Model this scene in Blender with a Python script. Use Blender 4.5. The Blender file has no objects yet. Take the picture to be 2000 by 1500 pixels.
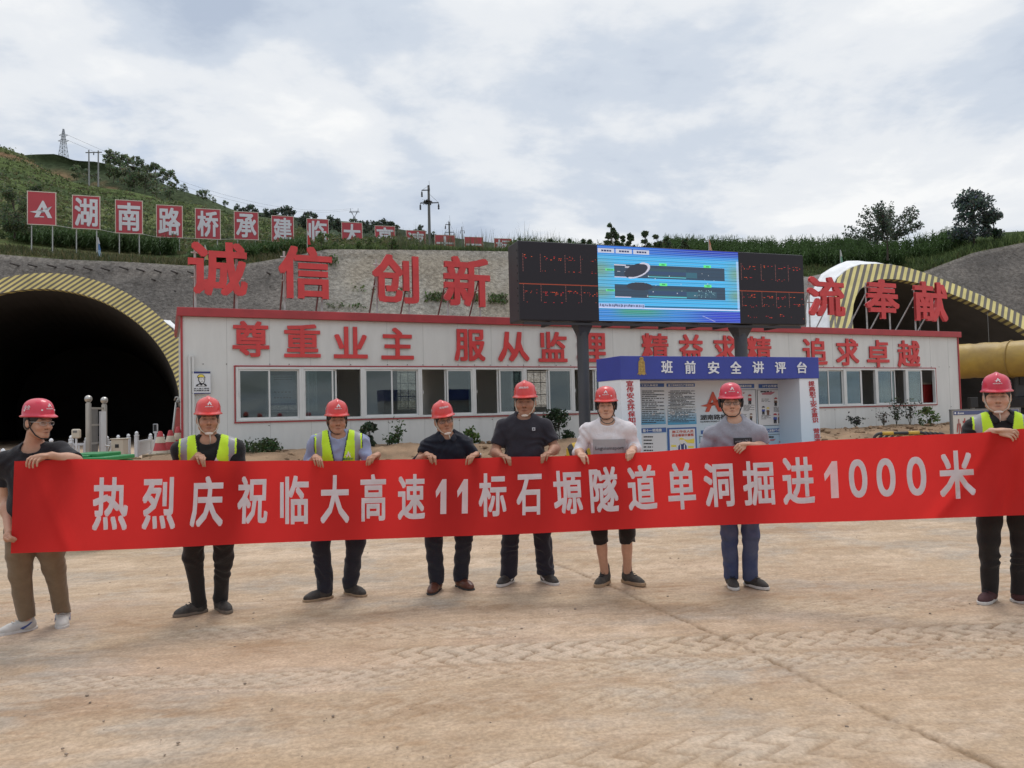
import bpy, bmesh, math, random
import numpy as np
from mathutils import Vector, Matrix

random.seed(7)
RNG = np.random.default_rng(11)
scene = bpy.context.scene
COL = scene.collection

# ------------------------------------------------------------------ camera
F_PX = 1500.0            # focal length in pixels of the 2000 px wide photograph
CAM_Z = 1.6
PITCH = math.atan(56 / 1500)
ROLL = math.atan(0.024)
CAM = np.array([0.0, 0.0, CAM_Z])
_r0 = np.array([1.0, 0, 0]); _u0 = np.array([0, -math.sin(PITCH), math.cos(PITCH)])
C_F = np.array([0, math.cos(PITCH), math.sin(PITCH)])
C_R = _r0 * math.cos(ROLL) - _u0 * math.sin(ROLL)
C_U = _u0 * math.cos(ROLL) + _r0 * math.sin(ROLL)
cam_data = bpy.data.cameras.new("camera")
cam_data.sensor_width = 36.0
cam_data.sensor_fit = 'HORIZONTAL'
cam_data.lens = F_PX / 2000 * 36.0
cam_data.clip_end = 5000
cam = bpy.data.objects.new("camera", cam_data)
COL.objects.link(cam)
cam.matrix_world = Matrix(((C_R[0], C_U[0], -C_F[0], 0), (C_R[1], C_U[1], -C_F[1], 0),
                           (C_R[2], C_U[2], -C_F[2], CAM_Z), (0, 0, 0, 1)))
scene.camera = cam

# ------------------------------------------------------------------ sky, sun, exposure
SUN_EL = math.radians(70); SUN_AZ = math.radians(12)     # behind the group, a little to the right
world = bpy.data.worlds.new("World"); scene.world = world
world.use_nodes = True
wt = world.node_tree; wt.nodes.clear()
def wn(t, **k):
    n = wt.nodes.new(t)
    for a, b in k.items(): setattr(n, a, b)
    return n
def wm(op, a, b=None, c=None, clamp=False):
    n = wn('ShaderNodeMath', operation=op, use_clamp=clamp)
    for i, v in enumerate((a, b, c)):
        if v is None: continue
        if isinstance(v, (int, float)): n.inputs[i].default_value = v
        else: wt.links.new(v, n.inputs[i])
    return n.outputs[0]
sky = wn('ShaderNodeTexSky', sky_type='NISHITA', sun_disc=False, sun_elevation=SUN_EL, sun_rotation=SUN_AZ)
sky.air_density = 1.0; sky.dust_density = 1.5
bg_sky = wn('ShaderNodeBackground'); bg_sky.inputs['Strength'].default_value = 0.13
wt.links.new(sky.outputs[0], bg_sky.inputs[0])
tc = wn('ShaderNodeTexCoord'); sep = wn('ShaderNodeSeparateXYZ')
wt.links.new(tc.outputs['Generated'], sep.inputs[0])
zc = wm('MAXIMUM', sep.outputs[2], 0.0)
den = wm('ADD', zc, 0.22)
comb = wn('ShaderNodeCombineXYZ')
wt.links.new(wm('DIVIDE', sep.outputs[0], den), comb.inputs[0])
wt.links.new(wm('DIVIDE', sep.outputs[1], den), comb.inputs[1])
def wnoise(scale, detail, rough, off=(0, 0, 0), dist=0.0, stretch=(1, 1, 1)):
    mp = wn('ShaderNodeMapping'); mp.inputs['Location'].default_value = off
    mp.inputs['Scale'].default_value = stretch
    wt.links.new(comb.outputs[0], mp.inputs[0])
    n = wn('ShaderNodeTexNoise'); n.inputs['Scale'].default_value = scale
    n.inputs['Detail'].default_value = detail; n.inputs['Roughness'].default_value = rough
    n.inputs['Distortion'].default_value = dist
    wt.links.new(mp.outputs[0], n.inputs['Vector'])
    return n.outputs[0]
def wramp(v, stops, interp='EASE'):
    r = wn('ShaderNodeValToRGB'); r.color_ramp.interpolation = interp
    el = r.color_ramp.elements
    while len(el) < len(stops): el.new(0.5)
    for e, (p, c) in zip(el, stops): e.position = p; e.color = (*c, 1)
    wt.links.new(v, r.inputs[0]); return r.outputs[0]
n_big = wnoise(0.9, 7, 0.55, (3.1, 1.7, 0), 0.25)
n_mid = wnoise(2.1, 6, 0.55, (7.3, 4.2, 2), 0.35)
n_fin = wnoise(5.5, 5, 0.6, (1.3, 9.2, 5), 0.2, (1, 1.2, 1))
mixn = wm('ADD', wm('ADD', wm('MULTIPLY', n_big, 0.5), wm('MULTIPLY', n_mid, 0.36)), wm('MULTIPLY', n_fin, 0.14))
cloud_col = wramp(mixn, [(0.37, (0.47, 0.545, 0.67)), (0.45, (0.63, 0.695, 0.79)), (0.52, (0.82, 0.85, 0.89)), (0.59, (0.95, 0.96, 0.965))])
cover = wramp(wm('ADD', wm('MULTIPLY', wnoise(0.62, 5, 0.55, (10.6, 2.4, 1), 0.5), 0.75), wm('MULTIPLY', n_mid, 0.25)),
              [(0.41, (0.25, 0.25, 0.25)), (0.50, (1, 1, 1))])
# the overcast is brightest overhead
zen = wn('ShaderNodeMapRange', interpolation_type='SMOOTHSTEP'); wt.links.new(zc, zen.inputs[0])
zen.inputs[1].default_value = 0.45; zen.inputs[2].default_value = 0.95
zen.inputs[3].default_value = 1.0; zen.inputs[4].default_value = 1.9
bg_cl = wn('ShaderNodeBackground'); wt.links.new(cloud_col, bg_cl.inputs[0]); wt.links.new(zen.outputs[0], bg_cl.inputs[1])
mixs = wn('ShaderNodeMixShader'); wt.links.new(cover, mixs.inputs[0])
wt.links.new(bg_sky.outputs[0], mixs.inputs[1]); wt.links.new(bg_cl.outputs[0], mixs.inputs[2])
wo = wn('ShaderNodeOutputWorld'); wt.links.new(mixs.outputs[0], wo.inputs[0])
sun_d = bpy.data.lights.new("sun", 'SUN'); sun_d.energy = 1.25; sun_d.angle = math.radians(20); sun_d.color = (1.0, 0.95, 0.88)
sun = bpy.data.objects.new("sun", sun_d); COL.objects.link(sun)
_sd = Vector((math.sin(SUN_AZ) * math.cos(SUN_EL), math.cos(SUN_AZ) * math.cos(SUN_EL), math.sin(SUN_EL)))
sun.rotation_euler = (-_sd).to_track_quat('-Z', 'Y').to_euler()
scene.view_settings.view_transform = 'Standard'; scene.view_settings.look = 'None'
scene.view_settings.exposure = 0.0; scene.view_settings.gamma = 1.0
scene.render.engine = 'CYCLES'
scene.cycles.use_denoising = True
scene.cycles.max_bounces = 8; scene.cycles.transparent_max_bounces = 12

# ------------------------------------------------------------------ helpers: where a pixel of the survey photo lies
def rays(px, py):
    px = np.asarray(px, float); py = np.asarray(py, float)
    a = (px - 1000) / F_PX; b = (750 - py) / F_PX
    return a[..., None] * C_R + b[..., None] * C_U + C_F
def at(px, py, Y):
    d = rays(px, py)
    return CAM + d * (np.asarray(Y, float) / d[..., 1])[..., None]
def on_plane(px, py, p0, n):
    d = rays(px, py); p0 = np.asarray(p0, float); n = np.asarray(n, float)
    t = ((p0 - CAM) @ n) / (d @ n)
    return CAM + d * t[..., None]
def on_ground(px, py, z=0.0):
    return on_plane(px, py, (0, 0, z), (0, 0, 1))
def unit(v):
    v = np.asarray(v, float); return v / np.linalg.norm(v)
def S(r, g, b):
    f = lambda c: (c / 255 / 12.92) if c <= 10.3 else ((c / 255 + 0.055) / 1.055) ** 2.4
    return (f(r), f(g), f(b))

# ------------------------------------------------------------------ numpy value noise
_HT = np.random.default_rng(5).random(65536).astype(np.float32)
def _hash(ix, iy, iz):
    h = (ix.astype(np.int64) * 73856093) ^ (iy.astype(np.int64) * 19349663) ^ (iz.astype(np.int64) * 83492791)
    return _HT[h & 65535]
def vnoise(x, y, z=0.0):
    x, y, z = np.broadcast_arrays(np.asarray(x, float), np.asarray(y, float), np.asarray(z, float))
    ix, iy, iz = np.floor(x), np.floor(y), np.floor(z)
    fx, fy, fz = x - ix, y - iy, z - iz
    fx, fy, fz = (f * f * (3 - 2 * f) for f in (fx, fy, fz))
    out = 0
    for dx in (0, 1):
        for dy in (0, 1):
            for dz in (0, 1):
                w = (fx if dx else 1 - fx) * (fy if dy else 1 - fy) * (fz if dz else 1 - fz)
                out = out + w * _hash(ix + dx, iy + dy, iz + dz)
    return out * 2 - 1
def fbm(x, y, z=0.0, o=4, g=0.5):
    s = 0; a = 1.0; n = 0
    for i in range(o):
        k = 2.03 ** i
        s = s + a * vnoise(np.asarray(x) * k + 17.3 * i, np.asarray(y) * k - 9.1 * i, np.asarray(z) * k + 3.7 * i); n += a; a *= g
    return s / n
def sstep(a, b, x):
    t = np.clip((np.asarray(x, float) - a) / (b - a), 0, 1); return t * t * (3 - 2 * t)

# ------------------------------------------------------------------ materials
MATS = {}
def mat(name, col=(0.5, 0.5, 0.5), rough=0.6, metal=0.0, var=0.0, vscale=6.0, bump=0.0, bscale=40.0, spec=0.5,
        attr=None, col2=None, emit=0.0, transl=0.0, coat=0.0, sheen=0.0, coords='Object', stretch=None, detail=5):
    """procedural principled material: base colour (or a colour attribute), noise variation, bump"""
    if name in MATS: return MATS[name]
    m = bpy.data.materials.new(name); m.use_nodes = True; MATS[name] = m
    t = m.node_tree; b = t.nodes['Principled BSDF']; L = t.links.new
    b.inputs['Roughness'].default_value = rough; b.inputs['Metallic'].default_value = metal
    b.inputs['Specular IOR Level'].default_value = spec
    b.inputs['Coat Weight'].default_value = coat
    b.inputs['Sheen Weight'].default_value = sheen
    b.inputs['Base Color'].default_value = (*col, 1)
    src = None
    tcn = t.nodes.new('ShaderNodeTexCoord'); vec = tcn.outputs[coords]
    if stretch:
        mp = t.nodes.new('ShaderNodeMapping'); mp.inputs['Scale'].default_value = stretch
        L(vec, mp.inputs[0]); vec = mp.outputs[0]
    if attr:
        a = t.nodes.new('ShaderNodeAttribute'); a.attribute_name = attr; src = a.outputs['Color']
    if var > 0:
        n = t.nodes.new('ShaderNodeTexNoise'); n.inputs['Scale'].default_value = vscale; n.inputs['Detail'].default_value = detail
        n.inputs['Roughness'].default_value = 0.6
        L(vec, n.inputs['Vector'])
        mr = t.nodes.new('ShaderNodeMapRange'); mr.inputs[1].default_value = 0.3; mr.inputs[2].default_value = 0.7
        L(n.outputs[0], mr.inputs[0])
        if col2 is not None:
            mx = t.nodes.new('ShaderNodeMix'); mx.data_type = 'RGBA'
            L(mr.outputs[0], mx.inputs[0])
            mx.inputs[6].default_value = (*col, 1); mx.inputs[7].default_value = (*col2, 1)
            if src is not None: L(src, mx.inputs[6])
            src = mx.outputs[2]
        else:
            mr.inputs[3].default_value = 1 - var; mr.inputs[4].default_value = 1 + var
            mx = t.nodes.new('ShaderNodeMix'); mx.data_type = 'RGBA'; mx.blend_type = 'MULTIPLY'; mx.inputs[0].default_value = 1
            mx.inputs[6].default_value = (*col, 1)
            if src is not None: L(src, mx.inputs[6])
            L(mr.outputs[0], mx.inputs[7]); src = mx.outputs[2]
    if src is not None: L(src, b.inputs['Base Color'])
    if bump > 0:
        n2 = t.nodes.new('ShaderNodeTexNoise'); n2.inputs['Scale'].default_value = bscale; n2.inputs['Detail'].default_value = 6
        n2.inputs['Roughness'].default_value = 0.6
        L(vec, n2.inputs['Vector'])
        bp = t.nodes.new('ShaderNodeBump'); bp.inputs['Strength'].default_value = min(bump, 1.0)
        bp.inputs['Distance'].default_value = 0.02 if bump <= 1 else 0.02 * bump
        L(n2.outputs[0], bp.inputs['Height']); L(bp.outputs[0], b.inputs['Normal'])
    if emit > 0:
        b.inputs['Emission Strength'].default_value = emit
        b.inputs['Emission Color'].default_value = (*col, 1)
        if src is not None: L(src, b.inputs['Emission Color'])
    if transl > 0:
        out = t.nodes['Material Output']; tr = t.nodes.new('ShaderNodeBsdfTranslucent'); ms = t.nodes.new('ShaderNodeMixShader')
        tr.inputs[0].default_value = (*col, 1)
        if src is not None: L(src, tr.inputs[0])
        ms.inputs[0].default_value = transl
        L(b.outputs[0], ms.inputs[1]); L(tr.outputs[0], ms.inputs[2]); L(ms.outputs[0], out.inputs[0])
    return m

def glass_mat(name, tint, refl=0.1, rough=0.02):
    m = bpy.data.materials.new(name); m.use_nodes = True; t = m.node_tree; t.nodes.clear(); L = t.links.new
    o = t.nodes.new('ShaderNodeOutputMaterial'); tr = t.nodes.new('ShaderNodeBsdfTransparent'); gl = t.nodes.new('ShaderNodeBsdfGlossy')
    tr.inputs[0].default_value = (*tint, 1); gl.inputs[0].default_value = (0.9, 0.95, 0.95, 1); gl.inputs['Roughness'].default_value = rough
    lw = t.nodes.new('ShaderNodeFresnel'); lw.inputs[0].default_value = 1.5
    ad = t.nodes.new('ShaderNodeMath'); ad.operation = 'MULTIPLY_ADD'; ad.inputs[1].default_value = 0.4; ad.inputs[2].default_value = refl
    L(lw.outputs[0], ad.inputs[0]); ms = t.nodes.new('ShaderNodeMixShader')
    L(ad.outputs[0], ms.inputs[0]); L(tr.outputs[0], ms.inputs[1]); L(gl.outputs[0], ms.inputs[2]); L(ms.outputs[0], o.inputs[0])
    return m

# ------------------------------------------------------------------ objects and their properties
def tag(o, label=None, cat=None, group=None, kind=None):
    if label: o['label'] = label
    if cat: o['category'] = cat
    if group: o['group'] = group
    if kind: o['kind'] = kind
    return o
def thing(name, loc, label, cat, group=None):
    o = bpy.data.objects.new(name, None); COL.objects.link(o); o.location = Vector([float(v) for v in loc])
    o.empty_display_size = 0.2
    return tag(o, label, cat, group)
def adopt(o, parent):
    if parent is None: return o
    w = Matrix.Identity(4); p = parent
    while p is not None:
        w = p.matrix_basis @ (w) if p.parent is None else p.matrix_parent_inverse @ p.matrix_basis @ w
        p = p.parent
    o.parent = parent; o.matrix_parent_inverse = w.inverted()
    return o
def copy_tree(o, parent=None):
    c = o.copy(); COL.objects.link(c)
    if parent is not None: c.parent = parent
    for ch in list(o.children): copy_tree(ch, c)
    return c
def mesh_obj(name, verts, faces, mats, parent=None, smooth=False, fmat=None, cols=None, bevel=0.0):
    me = bpy.data.meshes.new(name)
    verts = np.asarray(verts, np.float32).reshape(-1, 3)
    if isinstance(faces, np.ndarray):
        nf, k = faces.shape
        me.vertices.add(len(verts)); me.vertices.foreach_set('co', verts.ravel())
        me.loops.add(nf * k); me.loops.foreach_set('vertex_index', faces.ravel().astype(np.int32))
        me.polygons.add(nf); me.polygons.foreach_set('loop_start', np.arange(0, nf * k, k, dtype=np.int32))
        me.update(calc_edges=True); me.validate()
    else:
        me.from_pydata(verts.tolist(), [], faces)
    if not isinstance(mats, (list, tuple)): mats = [mats]
    for m in mats: me.materials.append(m)
    if fmat is not None: me.polygons.foreach_set('material_index', np.asarray(fmat, np.int32))
    if smooth: me.polygons.foreach_set('use_smooth', np.ones(len(me.polygons), bool))
    if cols is not None:
        at_ = me.color_attributes.new('tone', 'FLOAT_COLOR', 'POINT')
        c = np.ones((len(me.vertices), 4), np.float32); c[:, :3] = np.asarray(cols, np.float32).reshape(-1, 3)
        at_.data.foreach_set('color', c.ravel())
    me.update()
    o = bpy.data.objects.new(name, me); COL.objects.link(o)
    if bevel > 0:
        b = o.modifiers.new('bevel', 'BEVEL'); b.width = bevel; b.segments = 2; b.limit_method = 'ANGLE'
    return adopt(o, parent)

class MB:
    """collects shapes and links them as ONE mesh object"""
    def __init__(s): s.v = []; s.f = []; s.m = []
    def add(s, v, f, mi=0):
        n = len(s.v); s.v.extend([tuple(float(c) for c in p) for p in v])
        for q in f: s.f.append(tuple(i + n for i in q)); s.m.append(mi)
        return s
    def box(s, c, size, ax=None, mi=0):
        ax = np.eye(3) if ax is None else np.asarray(ax, float); c = np.asarray(c, float)
        h = np.asarray(size, float) / 2; v = []
        for z in (-1, 1):
            for x, y in ((-1, -1), (1, -1), (1, 1), (-1, 1)):
                v.append(c + ax[0] * x * h[0] + ax[1] * y * h[1] + ax[2] * z * h[2])
        return s.add(v, [(3, 2, 1, 0), (4, 5, 6, 7), (0, 1, 5, 4), (1, 2, 6, 5), (2, 3, 7, 6), (3, 0, 4, 7)], mi)
    def tube(s, pts, r, n=8, mi=0, cap=True):
        pts = [np.asarray(p, float) for p in pts]; rs = r if isinstance(r, (list, tuple, np.ndarray)) else [r] * len(pts)
        rings = []; prev = None
        for i, p in enumerate(pts):
            d = unit(pts[min(i + 1, len(pts) - 1)] - pts[max(i - 1, 0)])
            if prev is None:
                a = np.cross(d, (0, 0, 1.0))
                if np.linalg.norm(a) < 1e-3: a = np.cross(d, (1.0, 0, 0))
            else: a = prev - d * (prev @ d)
            a = unit(a); b = np.cross(d, a); prev = a
            rings.append([p + rs[i] * (a * math.cos(2 * math.pi * k / n) + b * math.sin(2 * math.pi * k / n)) for k in range(n)])
        v = [q for rg in rings for q in rg]
        f = [(i * n + k, i * n + (k + 1) % n, (i + 1) * n + (k + 1) % n, (i + 1) * n + k) for i in range(len(pts) - 1) for k in range(n)]
        if cap: f += [tuple(range(n - 1, -1, -1)), tuple((len(pts) - 1) * n + k for k in range(n))]
        return s.add(v, f, mi)
    def lathe(s, prof, c, n=16, axis=None, mi=0, sx=1.0, sy=1.0):
        c = np.asarray(c, float); ax = np.eye(3) if axis is None else np.asarray(axis, float)
        v = []
        for r, z in prof:
            for k in range(n):
                t = 2 * math.pi * k / n
                v.append(c + ax[0] * r * sx * math.cos(t) + ax[1] * r * sy * math.sin(t) + ax[2] * z)
        f = [(i * n + k, i * n + (k + 1) % n, (i + 1) * n + (k + 1) % n, (i + 1) * n + k) for i in range(len(prof) - 1) for k in range(n)]
        f += [tuple(range(n - 1, -1, -1)), tuple((len(prof) - 1) * n + k for k in range(n))]
        return s.add(v, f, mi)
    def poly(s, pts2, o, ux, uy, uz, mi=0):
        """flat outline (u,v) extruded by the vector uz"""
        o, ux, uy, uz = (np.asarray(q, float) for q in (o, ux, uy, uz)); n = len(pts2)
        a = [o + ux * u + uy * w for u, w in pts2]; b = [p + uz for p in a]
        f = [tuple(range(n)), tuple(range(2 * n - 1, n - 1, -1))] + [(i, i + n, (i + 1) % n + n, (i + 1) % n) for i in range(n)]
        return s.add(a + b, f, mi)
    def sheet(s, P, mi=0):
        h, w = P.shape[:2]
        return s.add(P.reshape(-1, 3), [(r * w + c, r * w + c + 1, (r + 1) * w + c + 1, (r + 1) * w + c) for r in range(h - 1) for c in range(w - 1)], mi)
    def build(s, name, mats, parent=None, smooth=False, bevel=0.0, recalc=True, auto=None):
        o = mesh_obj(name, s.v, s.f, mats, parent, smooth, s.m if isinstance(mats, (list, tuple)) and len(mats) > 1 else None, None, bevel)
        if recalc:
            bm = bmesh.new(); bm.from_mesh(o.data); bmesh.ops.recalc_face_normals(bm, faces=bm.faces); bm.to_mesh(o.data); bm.free()
        if auto is not None:
            o.data.polygons.foreach_set('use_smooth', np.ones(len(o.data.polygons), bool))
            o.data.set_sharp_from_angle(angle=math.radians(auto))
        return o

# ------------------------------------------------------------------ lettering: glyph outlines of the built-in font as solid meshes
_GL = {}
def glyph(txt, bold=0.0, solid=True):
    """outline mesh of a piece of lettering in a unit box; weight is added by laying shifted copies over each other"""
    key = (txt, bold, solid)
    if key in _GL: return _GL[key]
    c = bpy.data.curves.new('lettering', 'FONT'); c.body = txt; c.resolution_u = 6 if txt[:1].isdigit() else 2
    c.fill_mode = 'BOTH' if solid else 'FRONT'
    if solid: c.extrude = 0.5
    o = bpy.data.objects.new('lettering', c); COL.objects.link(o)
    dg = bpy.context.evaluated_depsgraph_get(); dg.update()
    me = bpy.data.meshes.new_from_object(o.evaluated_get(dg))
    v = np.array([x.co[:] for x in me.vertices]); f = [tuple(p.vertices) for p in me.polygons]
    bpy.data.objects.remove(o); bpy.data.curves.remove(c); bpy.data.meshes.remove(me)
    if not solid: v[:, 2] = 0.5
    if bold > 0:
        V, Fs = [], []
        for k in range(9):
            q = v + np.array([bold * (k % 3 - 1), bold * 0.9 * (k // 3 - 1), 0]); q[:, 2] *= 1 - 0.012 * k
            Fs += [tuple(i + len(v) * k for i in p) for p in f]; V.append(q)
        v = np.concatenate(V); f = Fs
    lo, hi = v.min(0), v.max(0); v[:, 0] = (v[:, 0] - lo[0]) / (hi[0] - lo[0]); v[:, 1] = (v[:, 1] - lo[1]) / (hi[1] - lo[1])
    _GL[key] = (v, f); return v, f
def letter(mb, txt, o, ux, uy, uz, bold=0.025, mi=0, solid=True):
    """letters filling the parallelogram o, ux (width), uy (height), thickness uz"""
    v, f = glyph(txt, bold, solid)
    o, ux, uy, uz = (np.asarray(q, float) for q in (o, ux, uy, uz))
    return mb.add(o + v[:, :1] * ux + v[:, 1:2] * uy + (v[:, 2:3] + 0.5) * uz, f, mi)
LOGO = [  # the star-A emblem seen on the boards: outline pieces in a unit box
    [(0.56, 1.0), (0.62, 0.98), (0.99, 0.02), (0.80, 0.02), (0.66, 0.36), (0.60, 0.50), (0.545, 0.64), (0.47, 0.46), (0.40, 0.42), (0.36, 0.52)],
    [(0.0, 0.32), (0.30, 0.40), (0.38, 0.56), (0.45, 0.44), (0.66, 0.36), (0.80, 0.36), (0.98, 0.70), (0.78, 0.48), (0.62, 0.50), (0.50, 0.28), (0.38, 0.02), (0.20, 0.02), (0.30, 0.26)]]
def logo(mb, o, ux, uy, uz, mi=0):
    mb.poly(LOGO[0], o, ux, uy, uz, mi)
    mb.poly(LOGO[1], np.asarray(o, float) + 0.02 * np.asarray(uz), ux, uy, uz, mi)
    return mb
# ------------------------------------------------------------------ layout of the place
_pl = at(356, 700, 18.0); _pr = at(1872, 700, 29.2)
B_U = unit([_pr[0] - _pl[0], _pr[1] - _pl[1], 0]); B_N = np.array([B_U[1], -B_U[0], 0.0])     # along the office front, and out of it
B_P = np.array([_pl[0], _pl[1], 0.0]); UP = np.array([0, 0, 1.0])
T_AX = np.array([-B_N[0] * -1.0, 0, 0])
T_AX = -B_N                                                          # the tunnels run into the hill
BASE = 0.80                                                          # level of the pad the office stands on
def ground_z(x, y):
    s = (np.asarray(x, float) - B_P[0]) * -B_N[0] + (np.asarray(y, float) - B_P[1]) * -B_N[1]
    left = sstep(-7.6, -10.0, np.asarray(x, float) + 0 * s) * sstep(-2, 1.0, s)
    return (BASE - 0.26 * left) * sstep(-6.5, -0.6, s)

# ------------------------------------------------------------------ the dusty yard
def axis_steps(a, b, step0, lo, hi, step1):
    pts = [lo]
    while pts[-1] < hi: pts.append(pts[-1] + step0)
    g = step0; p = pts[-1]
    while p < b: g = min(g * 1.25, step1); p += g; pts.append(p)
    g = step0; p = lo; left = []
    while p > a: g = min(g * 1.25, step1); p -= g; left.append(p)
    return np.array(left[::-1] + pts)
_gx = axis_steps(-24, 26, 0.026, -4.6, 5.6, 0.30); gx = np.concatenate([axis_steps(-70, 0, 0.4, _gx[0] - 0.4, 0, 5.0)[:-1][axis_steps(-70, 0, 0.4, _gx[0] - 0.4, 0, 5.0)[:-1] < _gx[0] - 0.1], _gx, [28, 31, 35, 40, 50, 65, 90]])
gy = np.concatenate([np.arange(2.2, 7.6, 0.022), axis_steps(7.6, 34, 0.05, 7.6, 12, 0.22)[1:], [36, 39, 43, 48, 55, 65, 75]])
gy = np.concatenate([[-60, -30, -12, -4, 0, 1.2], gy])
X, Y = np.meshgrid(gx, gy)
Z = ground_z(X, Y)
near = sstep(30, 12, Y)
Z = Z + 0.012 * fbm(X * 0.7, Y * 0.7, 0, 3) * near + 0.05 * fbm(X * 0.2, Y * 0.2, 3, 3) * sstep(9, 16, Y)
# colours: pale dust over grey concrete, brown mud smears dragged along x
streak = fbm(X * 0.95 + 0.3 * Y, Y * 2.3 - X * 0.25, 1.0, 5, 0.65)
blot = fbm(X * 1.1, Y * 1.5, 4.0, 5, 0.6)
fine = fbm(X * 8, Y * 12, 2.0, 4, 0.7)
grain = fbm(X * 30, Y * 42, 7.0, 2, 0.6)
dust = np.array([0.455, 0.362, 0.262]); grey = np.array([0.385, 0.345, 0.29]); brown = np.array([0.335, 0.232, 0.145]); pale = np.array([0.56, 0.46, 0.355])
C = dust * np.ones(X.shape + (1,))
def lay(C, col, w): w = np.clip(w, 0, 1)[..., None]; return C * (1 - w) + col * w
C = lay(C, grey, sstep(-0.05, 0.35, blot + 0.35 * fine) * 0.9)
C = lay(C, grey * np.array([0.97, 1.0, 1.04]), sstep(0.1, 0.5, fbm(X * 0.8 + 9, Y * 1.9 + 4, 6, 5, 0.6) + 0.3 * fine) * 0.6)
C = lay(C, pale, sstep(0.05, 0.55, streak + 0.35 * fine) * 0.65)
C = lay(C, brown, sstep(0.05, 0.45, -streak + 0.55 * fine - 0.05) * 0.72)
ridged = 1 - np.abs(fbm(X * 1.3 + 3, Y * 5.5 - X * 0.5, 14, 4, 0.6)) * 3.2
C = lay(C, brown * 0.92, sstep(0.5, 0.98, ridged) * 0.26)
C = lay(C, pale, sstep(0.5, 0.95, 1 - np.abs(fbm(X * 1.7 + 8, Y * 7 - X * 0.9, 21, 4, 0.6)) * 3.0) * 0.35)
C = lay(C, np.array([0.47, 0.34, 0.25]), sstep(0.2, 0.6, fbm(X * 0.5 + 31, Y * 1.0 + 8, 2, 4)) * 0.3)
C = lay(C, brown, sstep(0.10, 0.42, fbm(X * 2.0, Y * 3.4 + X, 17, 5, 0.6)) * 0.6 * sstep(4.1, 3.2, Y))
C = C * (1 + 0.15 * grain + 0.15 * fine + 0.08 * streak)[..., None] * np.array([0.965, 0.895, 0.845])
# tyre tracks with chevron lugs, a tread row to either side of each wheel path
def track(x0, y0, slope, half, pitch, depth, x_lo, x_hi, flip, strength):
    global Z, C
    yc = y0 + slope * X + 0.05 * np.sin(X * 0.6 + y0)
    v = (Y - yc) / half
    u = X / pitch
    inside = sstep(1.05, 0.92, np.abs(v)) * sstep(x_lo, x_lo + 0.8, X) * sstep(x_hi, x_hi - 0.8, X)
    ph = u + flip * np.abs(np.abs(v) - 0.5) * 1.5 + 0.15 * fbm(X * 4, Y * 4, 9, 2)
    lug = sstep(0.335, 0.43, np.abs((ph % 1.0) - 0.5)) + 0
    wear = np.clip(0.85 + 0.7 * fbm(X * 1.3, Y * 2.0, y0, 3), 0.3, 1)
    g = inside * lug * wear * strength
    Z = Z - 1.2 * depth * g + depth * 0.5 * inside * wear * strength * (1 - lug)
    C = lay(C, np.array([0.235, 0.155, 0.092]), g * 0.9)
    C = lay(C, pale * 1.0, inside * (1 - lug) * wear * strength * 0.45)
    edge = np.exp(-((np.abs(v) - 1.0) / 0.10) ** 2) * wear * strength * sstep(x_lo, x_lo + 0.8, X) * sstep(x_hi, x_hi - 0.8, X)
    Z = Z + 0.006 * edge
    C = lay(C, brown * 0.9, edge * 0.5)
track(0, 5.22, 0.035, 0.21, 0.175, 0.016, -1.3, 5.2, -1, 1.0)
track(0, 4.86, 0.03, 0.13, 0.16, 0.013, -3.4, 5.2, 1, 0.8)
track(0, 5.72, -0.05, 0.16, 0.18, 0.012, -3.0, 0.4, 1, 0.7)
track(0, 4.35, 0.05, 0.17, 0.13, 0.010, -1.4, 1.6, 1, 0.55)
track(0, 3.45, 0.22, 0.2, 0.22, 0.012, -1.6, 2.2, -1, 0.5)
track(0, 6.1, 0.02, 0.16, 0.18, 0.009, 0.6, 4.8, -1, 0.35)
# smooth wheel ruts dragged across the foreground
for y0, sl, w, k in ((3.75, 0.12, 0.20, 0.5), (3.15, 0.16, 0.25, 0.55), (4.1, 0.09, 0.12, 0.35), (2.75, 0.18, 0.2, 0.4)):
    vv = np.exp(-(((Y - y0 - sl * X + 0.06 * np.sin(X * 1.1 + y0)) / w) ** 2))
    C = lay(C, brown * 1.25, vv * k * sstep(-0.2, 0.35, fbm(X * 1.2, Y * 5, 12, 4, 0.65)))
    Z = Z - 0.006 * vv
# the long joint crack running from behind the group to the lower right, and finer ones
def crack(pts, width, col, k, depth=0.008):
    global Z, C
    P = [on_ground(px, py)[:2] for px, py in pts]
    dmin = np.full(X.shape, 9.0)
    for (ax_, ay_), (bx_, by_) in zip(P[:-1], P[1:]):
        ex, ey = bx_ - ax_, by_ - ay_; L2 = ex * ex + ey * ey
        t = np.clip(((X - ax_) * ex + (Y - ay_) * ey) / L2, 0, 1)
        dmin = np.minimum(dmin, np.hypot(X - ax_ - t * ex, Y - ay_ - t * ey))
    dmin = dmin + 0.022 * fbm(X * 9, Y * 9, 3, 3) + 0.008
    wv = width * (0.65 + 0.8 * np.abs(fbm(X * 2.5, Y * 2.5, 8, 3)))
    g = np.exp(-(dmin / wv) ** 2)
    C = lay(C, np.array(col), g * k); Z = Z - depth * g
crack([(1070, 1095), (1110, 1110), (1225, 1158), (1300, 1195), (1400, 1238), (1500, 1288), (1600, 1338), (1720, 1395), (1840, 1448), (1960, 1500)], 0.026, (0.20, 0.13, 0.075), 0.92, 0.014)
crack([(1560, 1245), (1650, 1205), (1740, 1195), (1800, 1190), (1860, 1183), (1905, 1180)], 0.011, (0.22, 0.15, 0.09), 0.8, 0.006)
crack([(1500, 1245), (1640, 1240), (1760, 1225), (1900, 1212), (2030, 1198)], 0.009, (0.22, 0.15, 0.09), 0.65, 0.005)
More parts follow.
